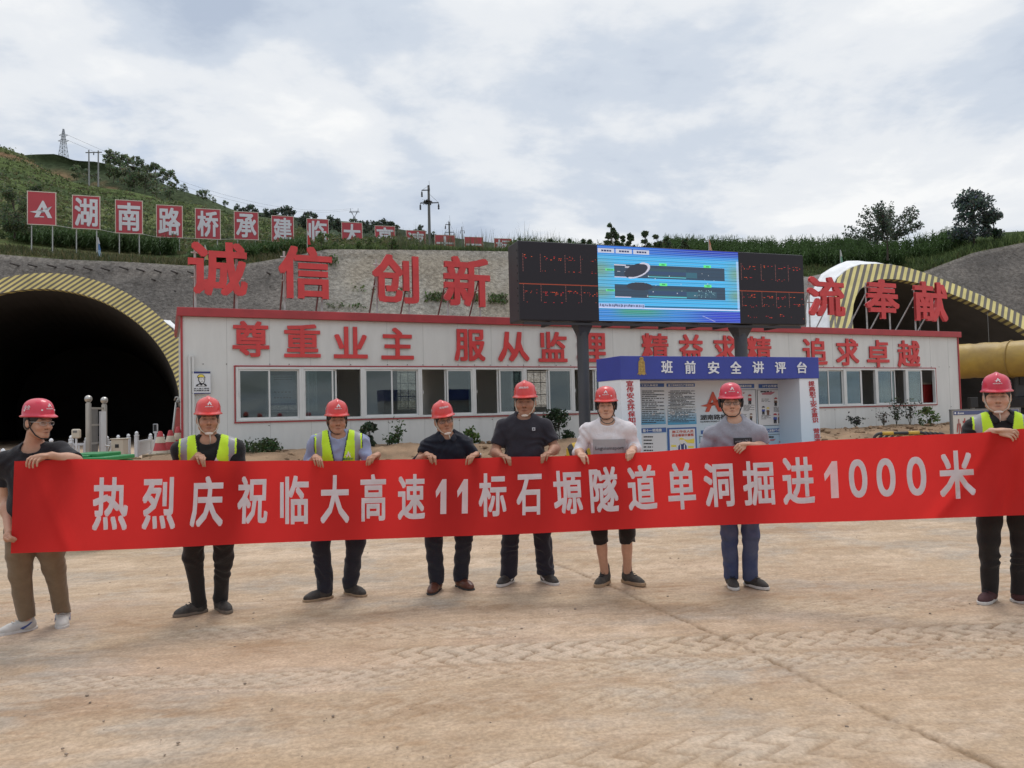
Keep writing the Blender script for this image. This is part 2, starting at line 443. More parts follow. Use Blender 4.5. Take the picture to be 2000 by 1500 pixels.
crack([(545, 1195), (550, 1215), (552, 1245)], 0.01, (0.5, 0.42, 0.33), 0.4, 0.002)
Z = Z + (0.0045 * fine + 0.0030 * grain + 0.008 * blot) * near
# the bank of earth in front of the office
bank = sstep(-5.6, -3.6, (X - B_P[0]) * -B_N[0] + (Y - B_P[1]) * -B_N[1]) * sstep(0.6, -0.2, (X - B_P[0]) * -B_N[0] + (Y - B_P[1]) * -B_N[1])
Z = Z + bank * (0.03 + 0.16 * fbm(X * 1.1, Y * 1.1, 5, 5, 0.6))
C = lay(C, np.array([0.26, 0.175, 0.11]) * (1 + 0.6 * fbm(X * 2.2, Y * 2.2, 8, 4, 0.6))[..., None], bank * 0.9)
nr, nc = X.shape
idx = np.arange(nr * nc).reshape(nr, nc)
GF = np.stack([idx[:-1, :-1], idx[:-1, 1:], idx[1:, 1:], idx[1:, :-1]], -1).reshape(-1, 4)
m_ground = mat('dusty_ground', rough=0.95, attr='tone', var=0.20, vscale=45, bump=0.55, bscale=70, spec=0.15)
g = mesh_obj('ground', np.stack([X, Y, Z], -1), GF, m_ground, None, True, None, C.reshape(-1, 3)); tag(g, kind='structure')
# far ground so that the yard reaches past everything
MB().sheet(np.array([[[x, y, -0.35] for x in (-900, -60, 80, 900)] for y in (-400, -40, 70, 900)], float)).build('far_ground', m_ground)
tag(bpy.data.objects['far_ground'], kind='structure')
MATS['dusty_ground'].node_tree.nodes['Attribute'].attribute_name = 'tone'
fgm = mat('far_earth', (0.3, 0.24, 0.17), 0.95, var=0.2, vscale=0.2); bpy.data.objects['far_ground'].data.materials[0] = fgm

# pebbles and clods lying about
pv, pf = [], []; pr = np.random.default_rng(3)
ico = bmesh.new(); bmesh.ops.create_icosphere(ico, subdivisions=1, radius=1.0)
iv = np.array([v.co[:] for v in ico.verts]); if_ = np.array([[v.index for v in f.verts] for f in ico.faces]); ico.free()
for i in range(1500):
    y = 2.6 + 8 * pr.random() ** 1.4; x = (pr.random() - 0.5) * 1.5 * y
    r = 0.0022 + 0.010 * pr.random() ** 9
    k = iv * (1 + 0.35 * pr.standard_normal((len(iv), 1)) * 0.5) * np.array([1, 1, 0.6]) * r
    pv.append(k + np.array([x, y, float(ground_z(x, y)) + r * 0.15])); pf.append(if_ + 12 * 0 + i * len(iv))
m_peb = mat('pebble_stone', (0.26, 0.20, 0.15), 0.9, var=0.4, vscale=3)
tag(mesh_obj('pebbles', np.concatenate(pv), np.concatenate(pf), m_peb, None, True), kind='stuff')

cv, cf = [], []
for i in range(900):
    s_ = -0.7 - 3.8 * pr.random() ** 1.5; u_ = pr.uniform(-2, 28); q = B_P + B_U * u_ - B_N * s_
    r = 0.02 + 0.085 * pr.random() ** 3; k = iv * (1 + 0.22 * pr.standard_normal((len(iv), 1))) * np.array([1.2, 1, 0.6]) * r
    cv.append(k + np.array([q[0], q[1], float(ground_z(q[0], q[1])) + 0.03])); cf.append(if_ + i * len(iv))
tag(mesh_obj('earth_clods', np.concatenate(cv), np.concatenate(cf), mat('clod_earth', (0.25, 0.165, 0.10), 0.95, var=0.4, vscale=2), None, True), kind='stuff')

# ------------------------------------------------------------------ sprayed-concrete slope with the tunnels, hillside above
colx = np.arange(-1100, 3101, 14.0)
def prof(x, pts): return np.interp(x, [p[0] for p in pts], [p[1] for p in pts])
TOP = [(-1100, 470), (0, 497), (120, 507), (250, 512), (380, 520), (480, 516), (560, 503), (640, 487), (780, 488), (1000, 491), (1200, 505), (1400, 525),
       (1600, 543), (1760, 548), (1830, 521), (1900, 494), (2000, 474), (2200, 440), (3100, 380)]
DB = [(-1100, 33), (0, 35.5), (500, 36.5), (1000, 38.5), (1600, 43), (2000, 44), (3100, 44)]
top_y = prof(colx, TOP); d_base = prof(colx, DB); d_top = d_base + 6.5
ptop = at(colx, top_y, d_top)
rowsT = np.linspace(0, 1, 46)
P = np.zeros((len(rowsT), len(colx), 3))
pb = at(colx, np.full_like(colx, 700.0), d_base); pb[:, 2] = 0.4
for i, t in enumerate(rowsT):
    tt = t + 0.035 * math.sin(t * 9.4)            # a bench half-way up
    P[i] = pb * (1 - tt) + ptop * tt
N0 = -T_AX
bx, by, bz = P[..., 0], P[..., 1], P[..., 2]
rel = 0.35 * fbm(bx * 0.25, bz * 0.35, by * 0.1, 4) + 0.13 * fbm(bx * 1.3, bz * 1.3, 2, 4, 0.6)
rel[-3:] *= 0.4
P = P + N0 * rel[..., None]
ptop = P[-1].copy()

# tunnel rings: the outline of each mouth in its own plane
class Ring: pass
def make_ring(inner_px, outer_px, p0, n):
    r = Ring(); r.inner = on_plane(*np.array(inner_px, float).T, p0, n); r.outer = on_plane(*np.array(outer_px, float).T, p0, n); r.n = n; r.p0 = np.asarray(p0); return r
L0 = at(100, 700, 33.0)
nL = np.array([0, -1.0, 0])
import itertools
def arc(cx, cy, rx, ry, a0, a1, n, p=2.0):
    out = []
    for a in np.linspace(math.radians(a0), math.radians(a1), n):
        c, s_ = math.cos(a), math.sin(a)
        out.append((cx + rx * math.copysign(abs(c) ** (2 / p), c), cy - ry * math.copysign(abs(s_) ** (2 / p), s_)))
    return out
inL = [(352 - 548, 892)] + arc(78, 800, 274, 236, 180, 0, 41) + [(350, 892)]
ouL = [(352 - 590, 892)] + arc(88, 796, 304, 263, 180, 0, 41) + [(388, 892)]
ringL = make_ring(inL, ouL, L0, nL)
def smooth_poly(pts, n):
    p = np.array(pts, float); d = np.concatenate([[0], np.cumsum(np.hypot(*np.diff(p, axis=0).T))]); u = np.linspace(0, d[-1], n)
    q = np.stack([np.interp(u, d, p[:, 0]), np.interp(u, d, p[:, 1])], 1)
    for _ in range(3): q[1:-1] = (q[:-2] + 2 * q[1:-1] + q[2:]) / 4
    return q
inR = smooth_poly([(1690, 880), (1678, 780), (1671, 700), (1666, 640), (1664, 600), (1669, 574), (1684, 555), (1705, 545), (1730, 543), (1766, 546), (1805, 555), (1844, 568), (1922, 600), (2000, 643), (2080, 695), (2150, 760), (2200, 840), (2210, 880)], 60)
ouR = smooth_poly([(1640, 880), (1632, 780), (1626, 700), (1622, 640), (1622, 590), (1632, 545), (1648, 524), (1672, 516), (1714, 513), (1761, 518), (1818, 536), (1870, 557), (1935, 584), (2000, 617), (2100, 668), (2190, 740), (2250, 830), (2262, 880)], 60)
R0 = at(1730, 543, 40.0)
_sl = unit(np.array([-0.25, 1.0, 0]))
nR = unit(np.cross(np.array([math.cos(math.radians(8)), math.sin(math.radians(8)), 0]), unit(np.array([0, 0.45, 1.0]))))
ringR = make_ring(inR, ouR, R0, nR)
def inside_poly(u, w, poly):
    c = np.zeros(u.shape, bool); n = len(poly)
    for i in range(n):
        x1, y1 = poly[i]; x2, y2 = poly[(i + 1) % n]
        hit = ((y1 > w) != (y2 > w)); 
        with np.errstate(divide='ignore', invalid='ignore'):
            c ^= hit & (u < (x2 - x1) * (w - y1) / (y2 - y1 + 1e-12) + x1)
    return c
mid = (P[:-1, :-1] + P[1:, 1:]) / 2
kill = np.zeros(mid.shape[:2], bool)
for r in (ringL, ringR):
    # flatten along the tunnel axis
    e1 = B_U; mo = (r.inner * 0.45 + r.outer * 0.55)
    poly = np.stack([mo @ e1, mo[:, 2]], 1)
    kill |= inside_poly(mid @ e1, mid[..., 2], poly)
nr, nc = P.shape[:2]; idx = np.arange(nr * nc).reshape(nr, nc)
SF = np.stack([idx[:-1, :-1], idx[:-1, 1:], idx[1:, 1:], idx[1:, :-1]], -1)[~kill].reshape(-1, 4)
zrel = (P[..., 2] / np.maximum(P[-1, :, 2], 1))
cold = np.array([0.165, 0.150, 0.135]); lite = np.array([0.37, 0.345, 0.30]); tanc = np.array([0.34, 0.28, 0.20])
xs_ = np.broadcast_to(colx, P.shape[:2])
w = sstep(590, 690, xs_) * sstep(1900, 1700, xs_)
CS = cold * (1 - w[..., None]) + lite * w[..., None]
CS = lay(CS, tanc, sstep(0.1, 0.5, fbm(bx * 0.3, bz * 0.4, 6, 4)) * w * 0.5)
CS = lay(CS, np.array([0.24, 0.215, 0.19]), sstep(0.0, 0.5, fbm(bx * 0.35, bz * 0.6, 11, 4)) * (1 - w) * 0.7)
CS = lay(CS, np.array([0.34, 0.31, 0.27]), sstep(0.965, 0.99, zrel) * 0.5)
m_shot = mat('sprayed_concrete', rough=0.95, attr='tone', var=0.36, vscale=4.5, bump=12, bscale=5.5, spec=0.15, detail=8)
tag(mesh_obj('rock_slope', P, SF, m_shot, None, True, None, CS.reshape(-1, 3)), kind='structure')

# anchor heads sticking out of the sprayed concrete
am = MB()
for px, py in [(25, 514), (60, 516), (97, 517), (133, 520), (168, 522), (202, 523), (238, 521), (271, 525), (305, 527), (338, 529), (370, 530), (300, 545), (345, 568), (60, 540),
               (524, 532), (530, 560), (548, 590), (516, 592)]:
    dd = float(prof(px, DB)); p = at(px, py, dd + 5.6)
    am.tube([p + np.array([0, 1.2, 0]), p + np.array([0, -0.22, -0.05])], 0.05, 6)
# (they are part of the slope's surface)
_o = am.build('anchor_rods', mat('rusty_rod', (0.06, 0.05, 0.045), 0.8)); tag(_o, kind='stuff')

# hillside: from the slope's top edge back to its crest
RID = [(-1100, 190), (-400, 240), (-150, 270), (0, 289), (50, 308), (90, 336), (150, 360), (200, 371), (260, 380), (330, 396), (400, 405), (440, 417), (520, 433), (600, 456), (680, 474), (800, 482),
       (1000, 486), (1200, 489), (1400, 492), (1500, 494), (1600, 494), (1700, 492), (1800, 490), (1860, 474), (1930, 460), (2000, 452), (2200, 415), (3100, 330)]
DR = [(-1100, 110), (0, 125), (300, 135), (520, 130), (640, 90), (760, 66), (1000, 58), (1500, 60), (1850, 58), (2000, 62), (3100, 75)]
STP = [(-1100, 440), (0, 468), (60, 476), (150, 486), (300, 500), (420, 500), (500, 496), (600, 484), (700, 485), (1000, 489), (1400, 508), (1600, 515), (1760, 512), (1830, 500), (1900, 478), (2000, 462), (3100, 350)]
rid_y = prof(colx, RID); d_r = prof(colx, DR); stp_y = prof(colx, STP)
d_s = d_top + np.minimum(9.0, (d_r - d_top) * 0.5)
NT = 70
H = np.zeros((NT + 3, len(colx), 3))
for i in range(NT):
    t = i / (NT - 1)
    if t < 0.2:
        k = t / 0.2; yy = top_y * (1 - k) + stp_y * k; dd = d_top * (1 - k) + d_s * k
    else:
        k = (t - 0.2) / 0.8; yy = stp_y * (1 - k) + rid_y * k; dd = d_s * (1 - k) + d_r * k
    H[i] = at(colx, yy, dd)
H[0] = ptop
for j, (dz, dy) in enumerate(((-3, 14), (-16, 45), (-50, 90))):
    H[NT + j] = H[NT - 1] + np.array([0, dy, dz])
hx, hy, hz = H[..., 0], H[..., 1], H[..., 2]
amp = np.clip((hy - 44) / 40, 0.05, 1)[..., None]
terr = ((hz / 2.4 + 0.25 * fbm(hx * 0.03, hy * 0.03, 0, 3)) % 1.0)
bump = 0.55 * fbm(hx * 0.09, hy * 0.09, 1, 4) + 0.45 * (sstep(0.0, 0.25, terr) - terr)
bump[0] = 0
H[..., 2] += (amp[..., 0] * bump); hz = H[..., 2]
g1 = np.array([0.078, 0.105, 0.036]); g2 = np.array([0.125, 0.145, 0.058]); g3 = np.array([0.048, 0.070, 0.030]); earth = np.array([0.17, 0.095, 0.058]); dry = np.array([0.13, 0.115, 0.055])
CH = g1 * np.ones(H.shape[:2] + (1,))
CH = lay(CH, g2, sstep(-0.1, 0.4, fbm(hx * 0.06, hz * 0.25, 3, 4)) * 0.9)
CH = lay(CH, g3, sstep(0.0, 0.4, fbm(hx * 0.09 + 5, hz * 0.35, 8, 4)) * 0.8)
CH = lay(CH, g3 * 0.8, sstep(0.82, 0.98, terr) * sstep(50, 70, hy) * 0.55)
CH = lay(CH, earth, sstep(0.22, 0.5, fbm(hx * 0.05 + 40, hz * 0.25 + 3, 5, 4)) * sstep(55, 70, hy) * 0.85)
CH = lay(CH, dry, sstep(0.02, 0.10, 1 - np.abs(np.linspace(0, 1, NT + 3)[:, None] - 0.08) / 0.16 + 0 * hx) * 0.55 * sstep(-0.4, 0.3, fbm(hx * 0.3, hy * 0.3, 2, 3)))
idx = np.arange(H.shape[0] * H.shape[1]).reshape(H.shape[:2])
HF = np.stack([idx[:-1, :-1], idx[:-1, 1:], idx[1:, 1:], idx[1:, :-1]], -1).reshape(-1, 4)
m_hill = mat('hill_turf', rough=1.0, attr='tone', var=0.45, vscale=0.9, bump=12.0, bscale=1.6, spec=0.05, detail=9)
tag(mesh_obj('hillside', H, HF, m_hill, None, True, None, CH.reshape(-1, 3)), kind='structure')
from mathutils.bvhtree import BVHTree
BVH = BVHTree.FromPolygons([tuple(v) for v in H.reshape(-1, 3)], [tuple(f) for f in HF])
def hill_z(x, y):
    h = BVH.ray_cast(Vector((float(x), float(y), 300)), Vector((0, 0, -1)))
    return h[0].z if h[0] is not None else None
def hill_hit(px, py):
    d = rays(px, py); h = BVH.ray_cast(Vector(CAM), Vector([float(c) for c in unit(d)]))
    return None if h[0] is None else np.array(h[0])

# second, darker ridge with earth cliffs, and the far wooded ridge
def ridge(name, pts, d0, d1, x0, x1, base_px, cols_fn, m, seed):
    cx = np.arange(x0, x1 + 1, 8.0); y1 = prof(cx, pts); n = 26; G = np.zeros((n + 2, len(cx), 3))
    for i in range(n):
        t = i / (n - 1); G[i] = at(cx, base_px * (1 - t) + y1 * t, d0 * (1 - t) + d1 * t)
    G[n] = G[n - 1] + np.array([0, 20, -8]); G[n + 1] = G[n] + np.array([0, 60, -40])
    x, y, z = G[..., 0], G[..., 1], G[..., 2]
    q = 2.2 * fbm(x * 0.03 + seed, z * 0.06, seed, 4); q[n - 1:] *= 0.25
    G[..., 1] -= q * 3
    idx = np.arange(G.shape[0] * G.shape[1]).reshape(G.shape[:2])
    Fs = np.stack([idx[:-1, :-1], idx[:-1, 1:], idx[1:, 1:], idx[1:, :-1]], -1).reshape(-1, 4)
    return tag(mesh_obj(name, G, Fs, m, None, True, None, cols_fn(cx, x, y, z).reshape(-1, 3)), kind='structure'), G
RB = [(-60, 330), (20, 312), (45, 301), (70, 299), (100, 298), (118, 302), (135, 309), (150, 311), (180, 313), (205, 318), (225, 324), (260, 335), (300, 350), (340, 368), (400, 386), (450, 408), (500, 422), (560, 434)]
def cb(cx, x, y, z):
    C_ = np.array([0.050, 0.066, 0.034]) * np.ones(x.shape + (1,))
    C_ = lay(C_, np.array([0.07, 0.09, 0.045]), sstep(-0.1, 0.4, fbm(x * 0.05, z * 0.1, 2, 4)))
    cxx = np.broadcast_to(cx, x.shape)
    cl = 1.2 * np.exp(-((cxx - 160) / 36) ** 2) + 0.9 * np.exp(-((cxx - 208) / 14) ** 2) + 0.7 * np.exp(-((cxx - 95) / 22) ** 2)
    tt = np.linspace(0, 1.08, x.shape[0])[:, None]
    return lay(C_, np.array([0.26, 0.155, 0.09]), np.clip(cl * sstep(-0.25, 0.3, fbm(x * 0.12, z * 0.25, 9, 4)), 0, 1) * sstep(0.90, 0.75, tt))
ridge('far_hill', RB, 150, 185, -60, 560, 462.0, cb, m_hill, 4.0)
RC = [(300, 420), (450, 412), (520, 416), (600, 428), (650, 430), (700, 434), (760, 444), (830, 456), (900, 466), (1000, 478), (1150, 490)]
def cc(cx, x, y, z):
    return np.array([0.040, 0.055, 0.034]) * np.ones(x.shape + (1,)) * (1 + 0.5 * fbm(x * 0.04, z * 0.1, 3, 4))[..., None]
ridge('distant_hill', RC, 260, 330, 300, 1150, 500.0, cc, m_hill, 9.0)

# ------------------------------------------------------------------ tunnels
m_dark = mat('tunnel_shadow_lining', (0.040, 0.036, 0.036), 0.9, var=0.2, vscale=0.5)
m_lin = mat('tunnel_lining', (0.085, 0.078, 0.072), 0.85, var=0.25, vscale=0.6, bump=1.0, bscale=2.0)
def striped(name, ux, uz, period, lean):
    m = bpy.data.materials.new(name); m.use_nodes = True; t = m.node_tree; b = t.nodes['Principled BSDF']; L = t.links.new
    tcn = t.nodes.new('ShaderNodeTexCoord'); vm = t.nodes.new('ShaderNodeVectorMath'); vm.operation = 'DOT_PRODUCT'
    v = np.array(ux) * 1.0 + np.array(uz) * lean; v = v / period
    vm.inputs[1].default_value = tuple(v); L(tcn.outputs['Object'], vm.inputs[0])
    def M(op, a, b_=None):
        n = t.nodes.new('ShaderNodeMath'); n.operation = op
        for i, q in enumerate((a, b_)):
            if q is None: continue
            if isinstance(q, (int, float)): n.inputs[i].default_value = q
            else: L(q, n.inputs[i])
        return n.outputs[0]
    fr = M('FRACT', vm.outputs['Value']); k = M('GREATER_THAN', fr, 0.52)
    nz = t.nodes.new('ShaderNodeTexNoise'); nz.inputs['Scale'].default_value = 1.5; nz.inputs['Detail'].default_value = 8; L(tcn.outputs['Object'], nz.inputs['Vector'])
    mx = t.nodes.new('ShaderNodeMix'); mx.data_type = 'RGBA'; L(k, mx.inputs[0]); mx.inputs[6].default_value = (0.72, 0.62, 0.25, 1); mx.inputs[7].default_value = (0.165, 0.15, 0.125, 1)
    mr = t.nodes.new('ShaderNodeMapRange'); mr.inputs[1].default_value = 0.3; mr.inputs[2].default_value = 0.7; mr.inputs[3].default_value = 0.8; mr.inputs[4].default_value = 1.12; L(nz.outputs[0], mr.inputs[0])
    m2 = t.nodes.new('ShaderNodeMix'); m2.data_type = 'RGBA'; m2.blend_type = 'MULTIPLY'; m2.inputs[0].default_value = 1; L(mx.outputs[2], m2.inputs[6]); L(mr.outputs[0], m2.inputs[7])
    L(m2.outputs[2], b.inputs['Base Color']); b.inputs['Roughness'].default_value = 0.7
    return m
def portal(r, name, label, m_str, m_in, depth, lip):
    loc = r.inner.mean(0) * np.array([1, 1, 0]) + np.array([0, 0, BASE])
    root = thing('tunnel_portal', loc, label, 'tunnel portal')
    n = len(r.inner); back = T_AX * lip
    A, Bq = r.inner, r.outer
    mb = MB(); V = list(A) + list(Bq) + list(Bq + T_AX * 0.12) + list(A + T_AX * 0.5)
    fs, ms = [], []
    for i in range(n - 1):
        fs.append((i, i + 1, n + i + 1, n + i)); fs.append((n + i, n + i + 1, 2 * n + i + 1, 2 * n + i)); fs.append((3 * n + i, 3 * n + i + 1, i + 1, i))
    mb.add(V, fs); ring = mb.build('striped_ring', m_str, root)
    mb = MB(); hs = [0.06, 1.2, 3.0, 5.0, 8.0]; O2 = A + (Bq - A) * 0.985
    V = [p + T_AX * s_ for s_ in hs for p in O2]
    mb.add(V, [(k * n + i, k * n + i + 1, (k + 1) * n + i + 1, (k + 1) * n + i) for k in range(len(hs) - 1) for i in range(n - 1)])
    mb.build('hood', MATS.get('sprayed_hood') or mat('sprayed_hood', (0.17, 0.155, 0.14), 0.95, var=0.25, vscale=1.6, bump=3.0, bscale=4), root, smooth=True)
    mb = MB(); q = A + T_AX * 0.45
    steps = [0.0, 1.5, 4, 8, 14, depth]
    V = [p + T_AX * s_ + (0 if k == 0 else 0.0) for k, s_ in enumerate(steps) for p in q]
    fs = [(k * n + i, k * n + i + 1, (k + 1) * n + i + 1, (k + 1) * n + i) for k in range(len(steps) - 1) for i in range(n - 1)]
    fs.append(tuple((len(steps) - 1) * n + i for i in range(n)))
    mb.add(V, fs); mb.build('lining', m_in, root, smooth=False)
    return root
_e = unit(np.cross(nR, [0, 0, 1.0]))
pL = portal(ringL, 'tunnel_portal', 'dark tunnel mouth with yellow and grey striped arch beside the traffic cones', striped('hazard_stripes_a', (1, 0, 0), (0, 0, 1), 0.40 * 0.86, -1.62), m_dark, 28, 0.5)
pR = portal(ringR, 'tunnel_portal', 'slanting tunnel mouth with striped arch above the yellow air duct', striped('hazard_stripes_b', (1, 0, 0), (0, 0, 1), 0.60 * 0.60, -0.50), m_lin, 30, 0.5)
# white waterproof sheeting wrapped behind each arch
m_tarp = mat('white_sheeting', (0.70, 0.71, 0.72), 0.55, var=0.10, vscale=2, bump=1.2, bscale=2.5)
def sheeting(r, i0, i1, wid, seed, root, push=0.05):
    o = r.outer[i0:i1]; c = r.inner.mean(0); rowsN = 7; G = []
    for k in range(rowsN):
        t = k / (rowsN - 1)
        d = (o - c); d = d / np.linalg.norm(d, axis=1)[:, None]
        tap = np.interp(np.arange(len(o)), [0, len(o) * 0.35, len(o) - 1], [1.15, 0.8, 0.12]) if wid > 0.5 else 1.0
        wv = (wid * tap * (1 + 0.25 * fbm(np.arange(len(o)) * 0.35, seed, 0, 3)))[:, None]
        bmp = 0.10 * fbm(np.arange(len(o)) * 0.8, t * 4 + seed, 1, 3)[:, None] + 0.05 * np.sin(np.arange(len(o)) * 1.9 + 5 * t)[:, None]
        G.append(o + d * (wv * t + bmp) + T_AX * (push + 0.5 * t + 0.0))
    mb = MB(); mb.sheet(np.array(G)); ob = mb.build('sheeting', m_tarp, root, smooth=True)
    s_ = ob.modifiers.new('thickness', 'SOLIDIFY'); s_.thickness = 0.02
sheeting(ringR, 10, 27, 0.80, 3.0, pR)
sheeting(ringR, 30, 41, 0.22, 5.0, pR)
sheeting(ringL, 32, 39, 0.28, 8.0, pL)

# yellow ventilation duct coming out of the right-hand mouth
du = thing('air_duct', at(1960, 760, 33), 'fat yellow fabric air duct lying across the slanting tunnel mouth', 'air duct')
a = at(2230, 690, 31.0); b = at(1740, 712, 39.0); ab = b - a; mb = MB()
nseg = 60; ringsN = 28; V = []
ea = unit(np.cross(ab, UP)); eb = unit(np.cross(ea, ab)) * -1
for i in range(nseg + 1):
    t = i / nseg; c = a + ab * t
    for k in range(ringsN):
        th = 2 * math.pi * k / ringsN
        rr = 0.82 * (1 - 0.035 * abs(math.sin(t * 9 * math.pi)) ** 12) * (1 + 0.02 * float(vnoise(t * 30, k * 0.8)) + 0.012 * float(vnoise(t * 90, k * 2)))
        V.append(c + rr * (ea * math.cos(th) + eb * math.sin(th)))
mb.add(V, [(i * ringsN + k, i * ringsN + (k + 1) % ringsN, (i + 1) * ringsN + (k + 1) % ringsN, (i + 1) * ringsN + k) for i in range(nseg) for k in range(ringsN)])
mb.build('duct_skin', mat('yellow_duct_fabric', (0.46, 0.30, 0.05), 0.5, var=0.35, vscale=0.8, col2=(0.24, 0.15, 0.04), bump=1.0, bscale=3, detail=8), du, smooth=True)
for t in (0.22, 0.46, 0.70): 
    mb = MB(); c = a + ab * t; mb.tube([c + 0.85 * (ea * math.cos(q) + eb * math.sin(q)) for q in np.linspace(0, 2 * math.pi, 29)], 0.02, 6, cap=False)
    mb.build('coupling_ring', mat('duct_seam', (0.28, 0.18, 0.05), 0.6), du, smooth=True)
for t in (0.2, 0.55, 0.85):
    mb = MB(); c = a + ab * t; mb.tube([c + np.array([0, 0, 0.8]), c + np.array([0, 0, 2.2])], 0.012, 5)
    mb.build('hanger_wire', mat('wire_steel', (0.2, 0.2, 0.2), 0.5, 0.8), du)
# ------------------------------------------------------------------ the prefab site office
m_wall = mat('white_panel', (0.62, 0.625, 0.605), 0.5, var=0.07, vscale=1.3, bump=0.15, bscale=1.5, stretch=(2.2, 2.2, 0.5), detail=8)
m_red = mat('red_painted_trim', (0.36, 0.035, 0.04), 0.45, var=0.15, vscale=2.0)
m_char = mat('red_board', (0.57, 0.045, 0.045), 0.45, var=0.12, vscale=3.0)
m_frame = mat('white_upvc', (0.62, 0.63, 0.62), 0.4, var=0.05, vscale=3)
m_dkjoint = mat('joint_seal', (0.47, 0.47, 0.46), 0.7)  # grey strips along the panel joints
m_int = mat('inner_panel', (0.78, 0.77, 0.74), 0.7)
m_floor = mat('inner_floor', (0.48, 0.45, 0.42), 0.8)
m_glass = glass_mat('window_glass', (0.56, 0.63, 0.64), 0.05)
def wall_sz(px, py, off=0.0):
    """wall coordinates (along the front, height) of a pixel on the front, off metres in front of it"""
    p = on_plane(px, py, B_P + B_N * off, B_N); return float((p - B_P) @ B_U), float(p[2])
def wp(s, z, off=0.0): return B_P + B_U * s + UP * z + B_N * off
s0 = 0.0; s1 = wall_sz(1872, 720)[0]
zt = wall_sz(700, 632)[1]; z_a = wall_sz(356, 617)[1]; z_b = wall_sz(1868, 660)[1]
ztr = 0.5 * (z_a + z_b)                                   # wall top under the red fascia
z_f = 0.5 * (wall_sz(356, 600)[1] + wall_sz(1868, 649)[1])
AX = np.array([B_U, B_N, UP])
DEPTH = 5.0
office = thing('site_office', wp(s1 / 2, BASE), 'long white prefab site office with red roof edge and red slogan characters', 'site office')
wx0 = wall_sz(461, 760)[0]; wx1 = wall_sz(1827, 760)[0]
wz1 = 0.5 * (wall_sz(470, 711)[1] + wall_sz(1815, 724)[1]); wz0 = 0.5 * (wall_sz(470, 806)[1] + wall_sz(1815, 801)[1])
_p = wall_sz(705, 760)[0] - wx0; NWIN = int(round((wx1 - wx0) / (_p / 2))); pitch = (wx1 - wx0) / NWIN; print('NWIN', NWIN)
TH = 0.08
mb = MB()
def slab(mb, sa, sb, za, zb, off=0.0, th=TH, mi=0): mb.box(wp((sa + sb) / 2, (za + zb) / 2, off - th / 2), (sb - sa, th, zb - za), AX, mi)
slab(mb, s0, wx0, BASE - 0.3, ztr); slab(mb, wx1, s1, BASE - 0.3, ztr)
slab(mb, wx0, wx1, BASE - 0.3, wz0); slab(mb, wx0, wx1, wz1, ztr)
front = mb.build('front_wall', m_wall, office)
mb = MB(); np_ = 0.985; k = 1
while s0 + k * np_ < s1 - 0.1:
    s_ = s0 + k * np_
    for za, zb in ((BASE, wz0 - 0.03), (wz1 + 0.03, ztr)) if wx0 < s_ < wx1 else ((BASE, ztr),):
        mb.box(wp(s_, (za + zb) / 2, 0.001), (0.009, 0.005, zb - za), AX)
    k += 1
mb.build('panel_joint', m_dkjoint, office)
mb = MB(); rr = random.Random(4)
for k in range(1, 56):
    s_ = s0 + k * 0.4925
    for z in (wz1 + 0.07, wz0 - 0.11):
        if rr.random() < 0.75: mb.box(wp(s_ + rr.uniform(-.05, .05), z, 0.004), (0.022, 0.012, 0.022), AX)
mb.build('rivet', mat('dull_bolt', (0.12, 0.11, 0.10), 0.6, 0.3), office)
# side and back walls, floor, ceiling
for s_ in (s0, s1):
    mb = MB(); mb.box(wp(s_ + (TH / 2 if s_ == s0 else -TH / 2), (BASE - 0.3 + ztr) / 2, -DEPTH / 2 - TH / 2), (TH, DEPTH - TH, ztr - BASE + 0.3), AX)
    mb.build('side_wall', m_wall, office)
nb = 6; mb = MB(); bz0, bz1 = BASE + 1.0, BASE + 2.25; bw = 1.5; cs = [wx0 + (wx1 - wx0) * (j + 0.5) / nb for j in range(nb)]
edges = [s0]
for c in cs: edges += [c - bw / 2, c + bw / 2]
edges.append(s1)
for j in range(0, len(edges), 2): mb.box(wp((edges[j] + edges[j + 1]) / 2, (BASE + ztr) / 2, -DEPTH), (edges[j + 1] - edges[j], 0.08, ztr - BASE), AX)
for c in cs:
    for za, zb in ((BASE, bz0), (bz1, ztr)): mb.box(wp(c, (za + zb) / 2, -DEPTH), (bw, 0.08, zb - za), AX)
mb.build('back_wall', m_int, office)
for c in cs:
    mb = MB()
    for q in np.linspace(-bw / 2 + 0.1, bw / 2 - 0.1, 6): mb.box(wp(c + q, (bz0 + bz1) / 2, -DEPTH + 0.06), (0.02, 0.02, bz1 - bz0), AX)
    for q in (0.04, 0.42, 0.85, 1.21): mb.box(wp(c, bz0 + q, -DEPTH + 0.078), (bw, 0.012, 0.025), AX)
    mb.build('window_bars', m_frame, office)
mb = MB(); mb.box(wp((s0 + s1) / 2, BASE - 0.02, -DEPTH / 2), (s1 - s0 - 0.2, DEPTH - 0.2, 0.05), AX); mb.build('inner_floor', m_floor, office)
for c in np.linspace(wx0, wx1, 5)[1:-1]:
    mb = MB(); mb.box(wp(c + 0.02, (BASE + ztr) / 2, -DEPTH / 2), (0.06, DEPTH - 0.3, ztr - BASE - 0.1), AX)
    mb.build('partition', m_int, office)
mb = MB(); mb.box(wp((s0 + s1) / 2, ztr + 0.04, -DEPTH / 2 + 0.02), (s1 - s0 + 0.1, DEPTH + 0.16, 0.06), AX); mb.build('roof', mat('grey_roof_sheet', (0.3, 0.3, 0.31), 0.5, 0.2), office)
mb = MB()
mb.box(wp((s0 + s1) / 2, (ztr + z_f) / 2, 0.06), (s1 - s0 + 0.22, 0.10, z_f - ztr), AX)
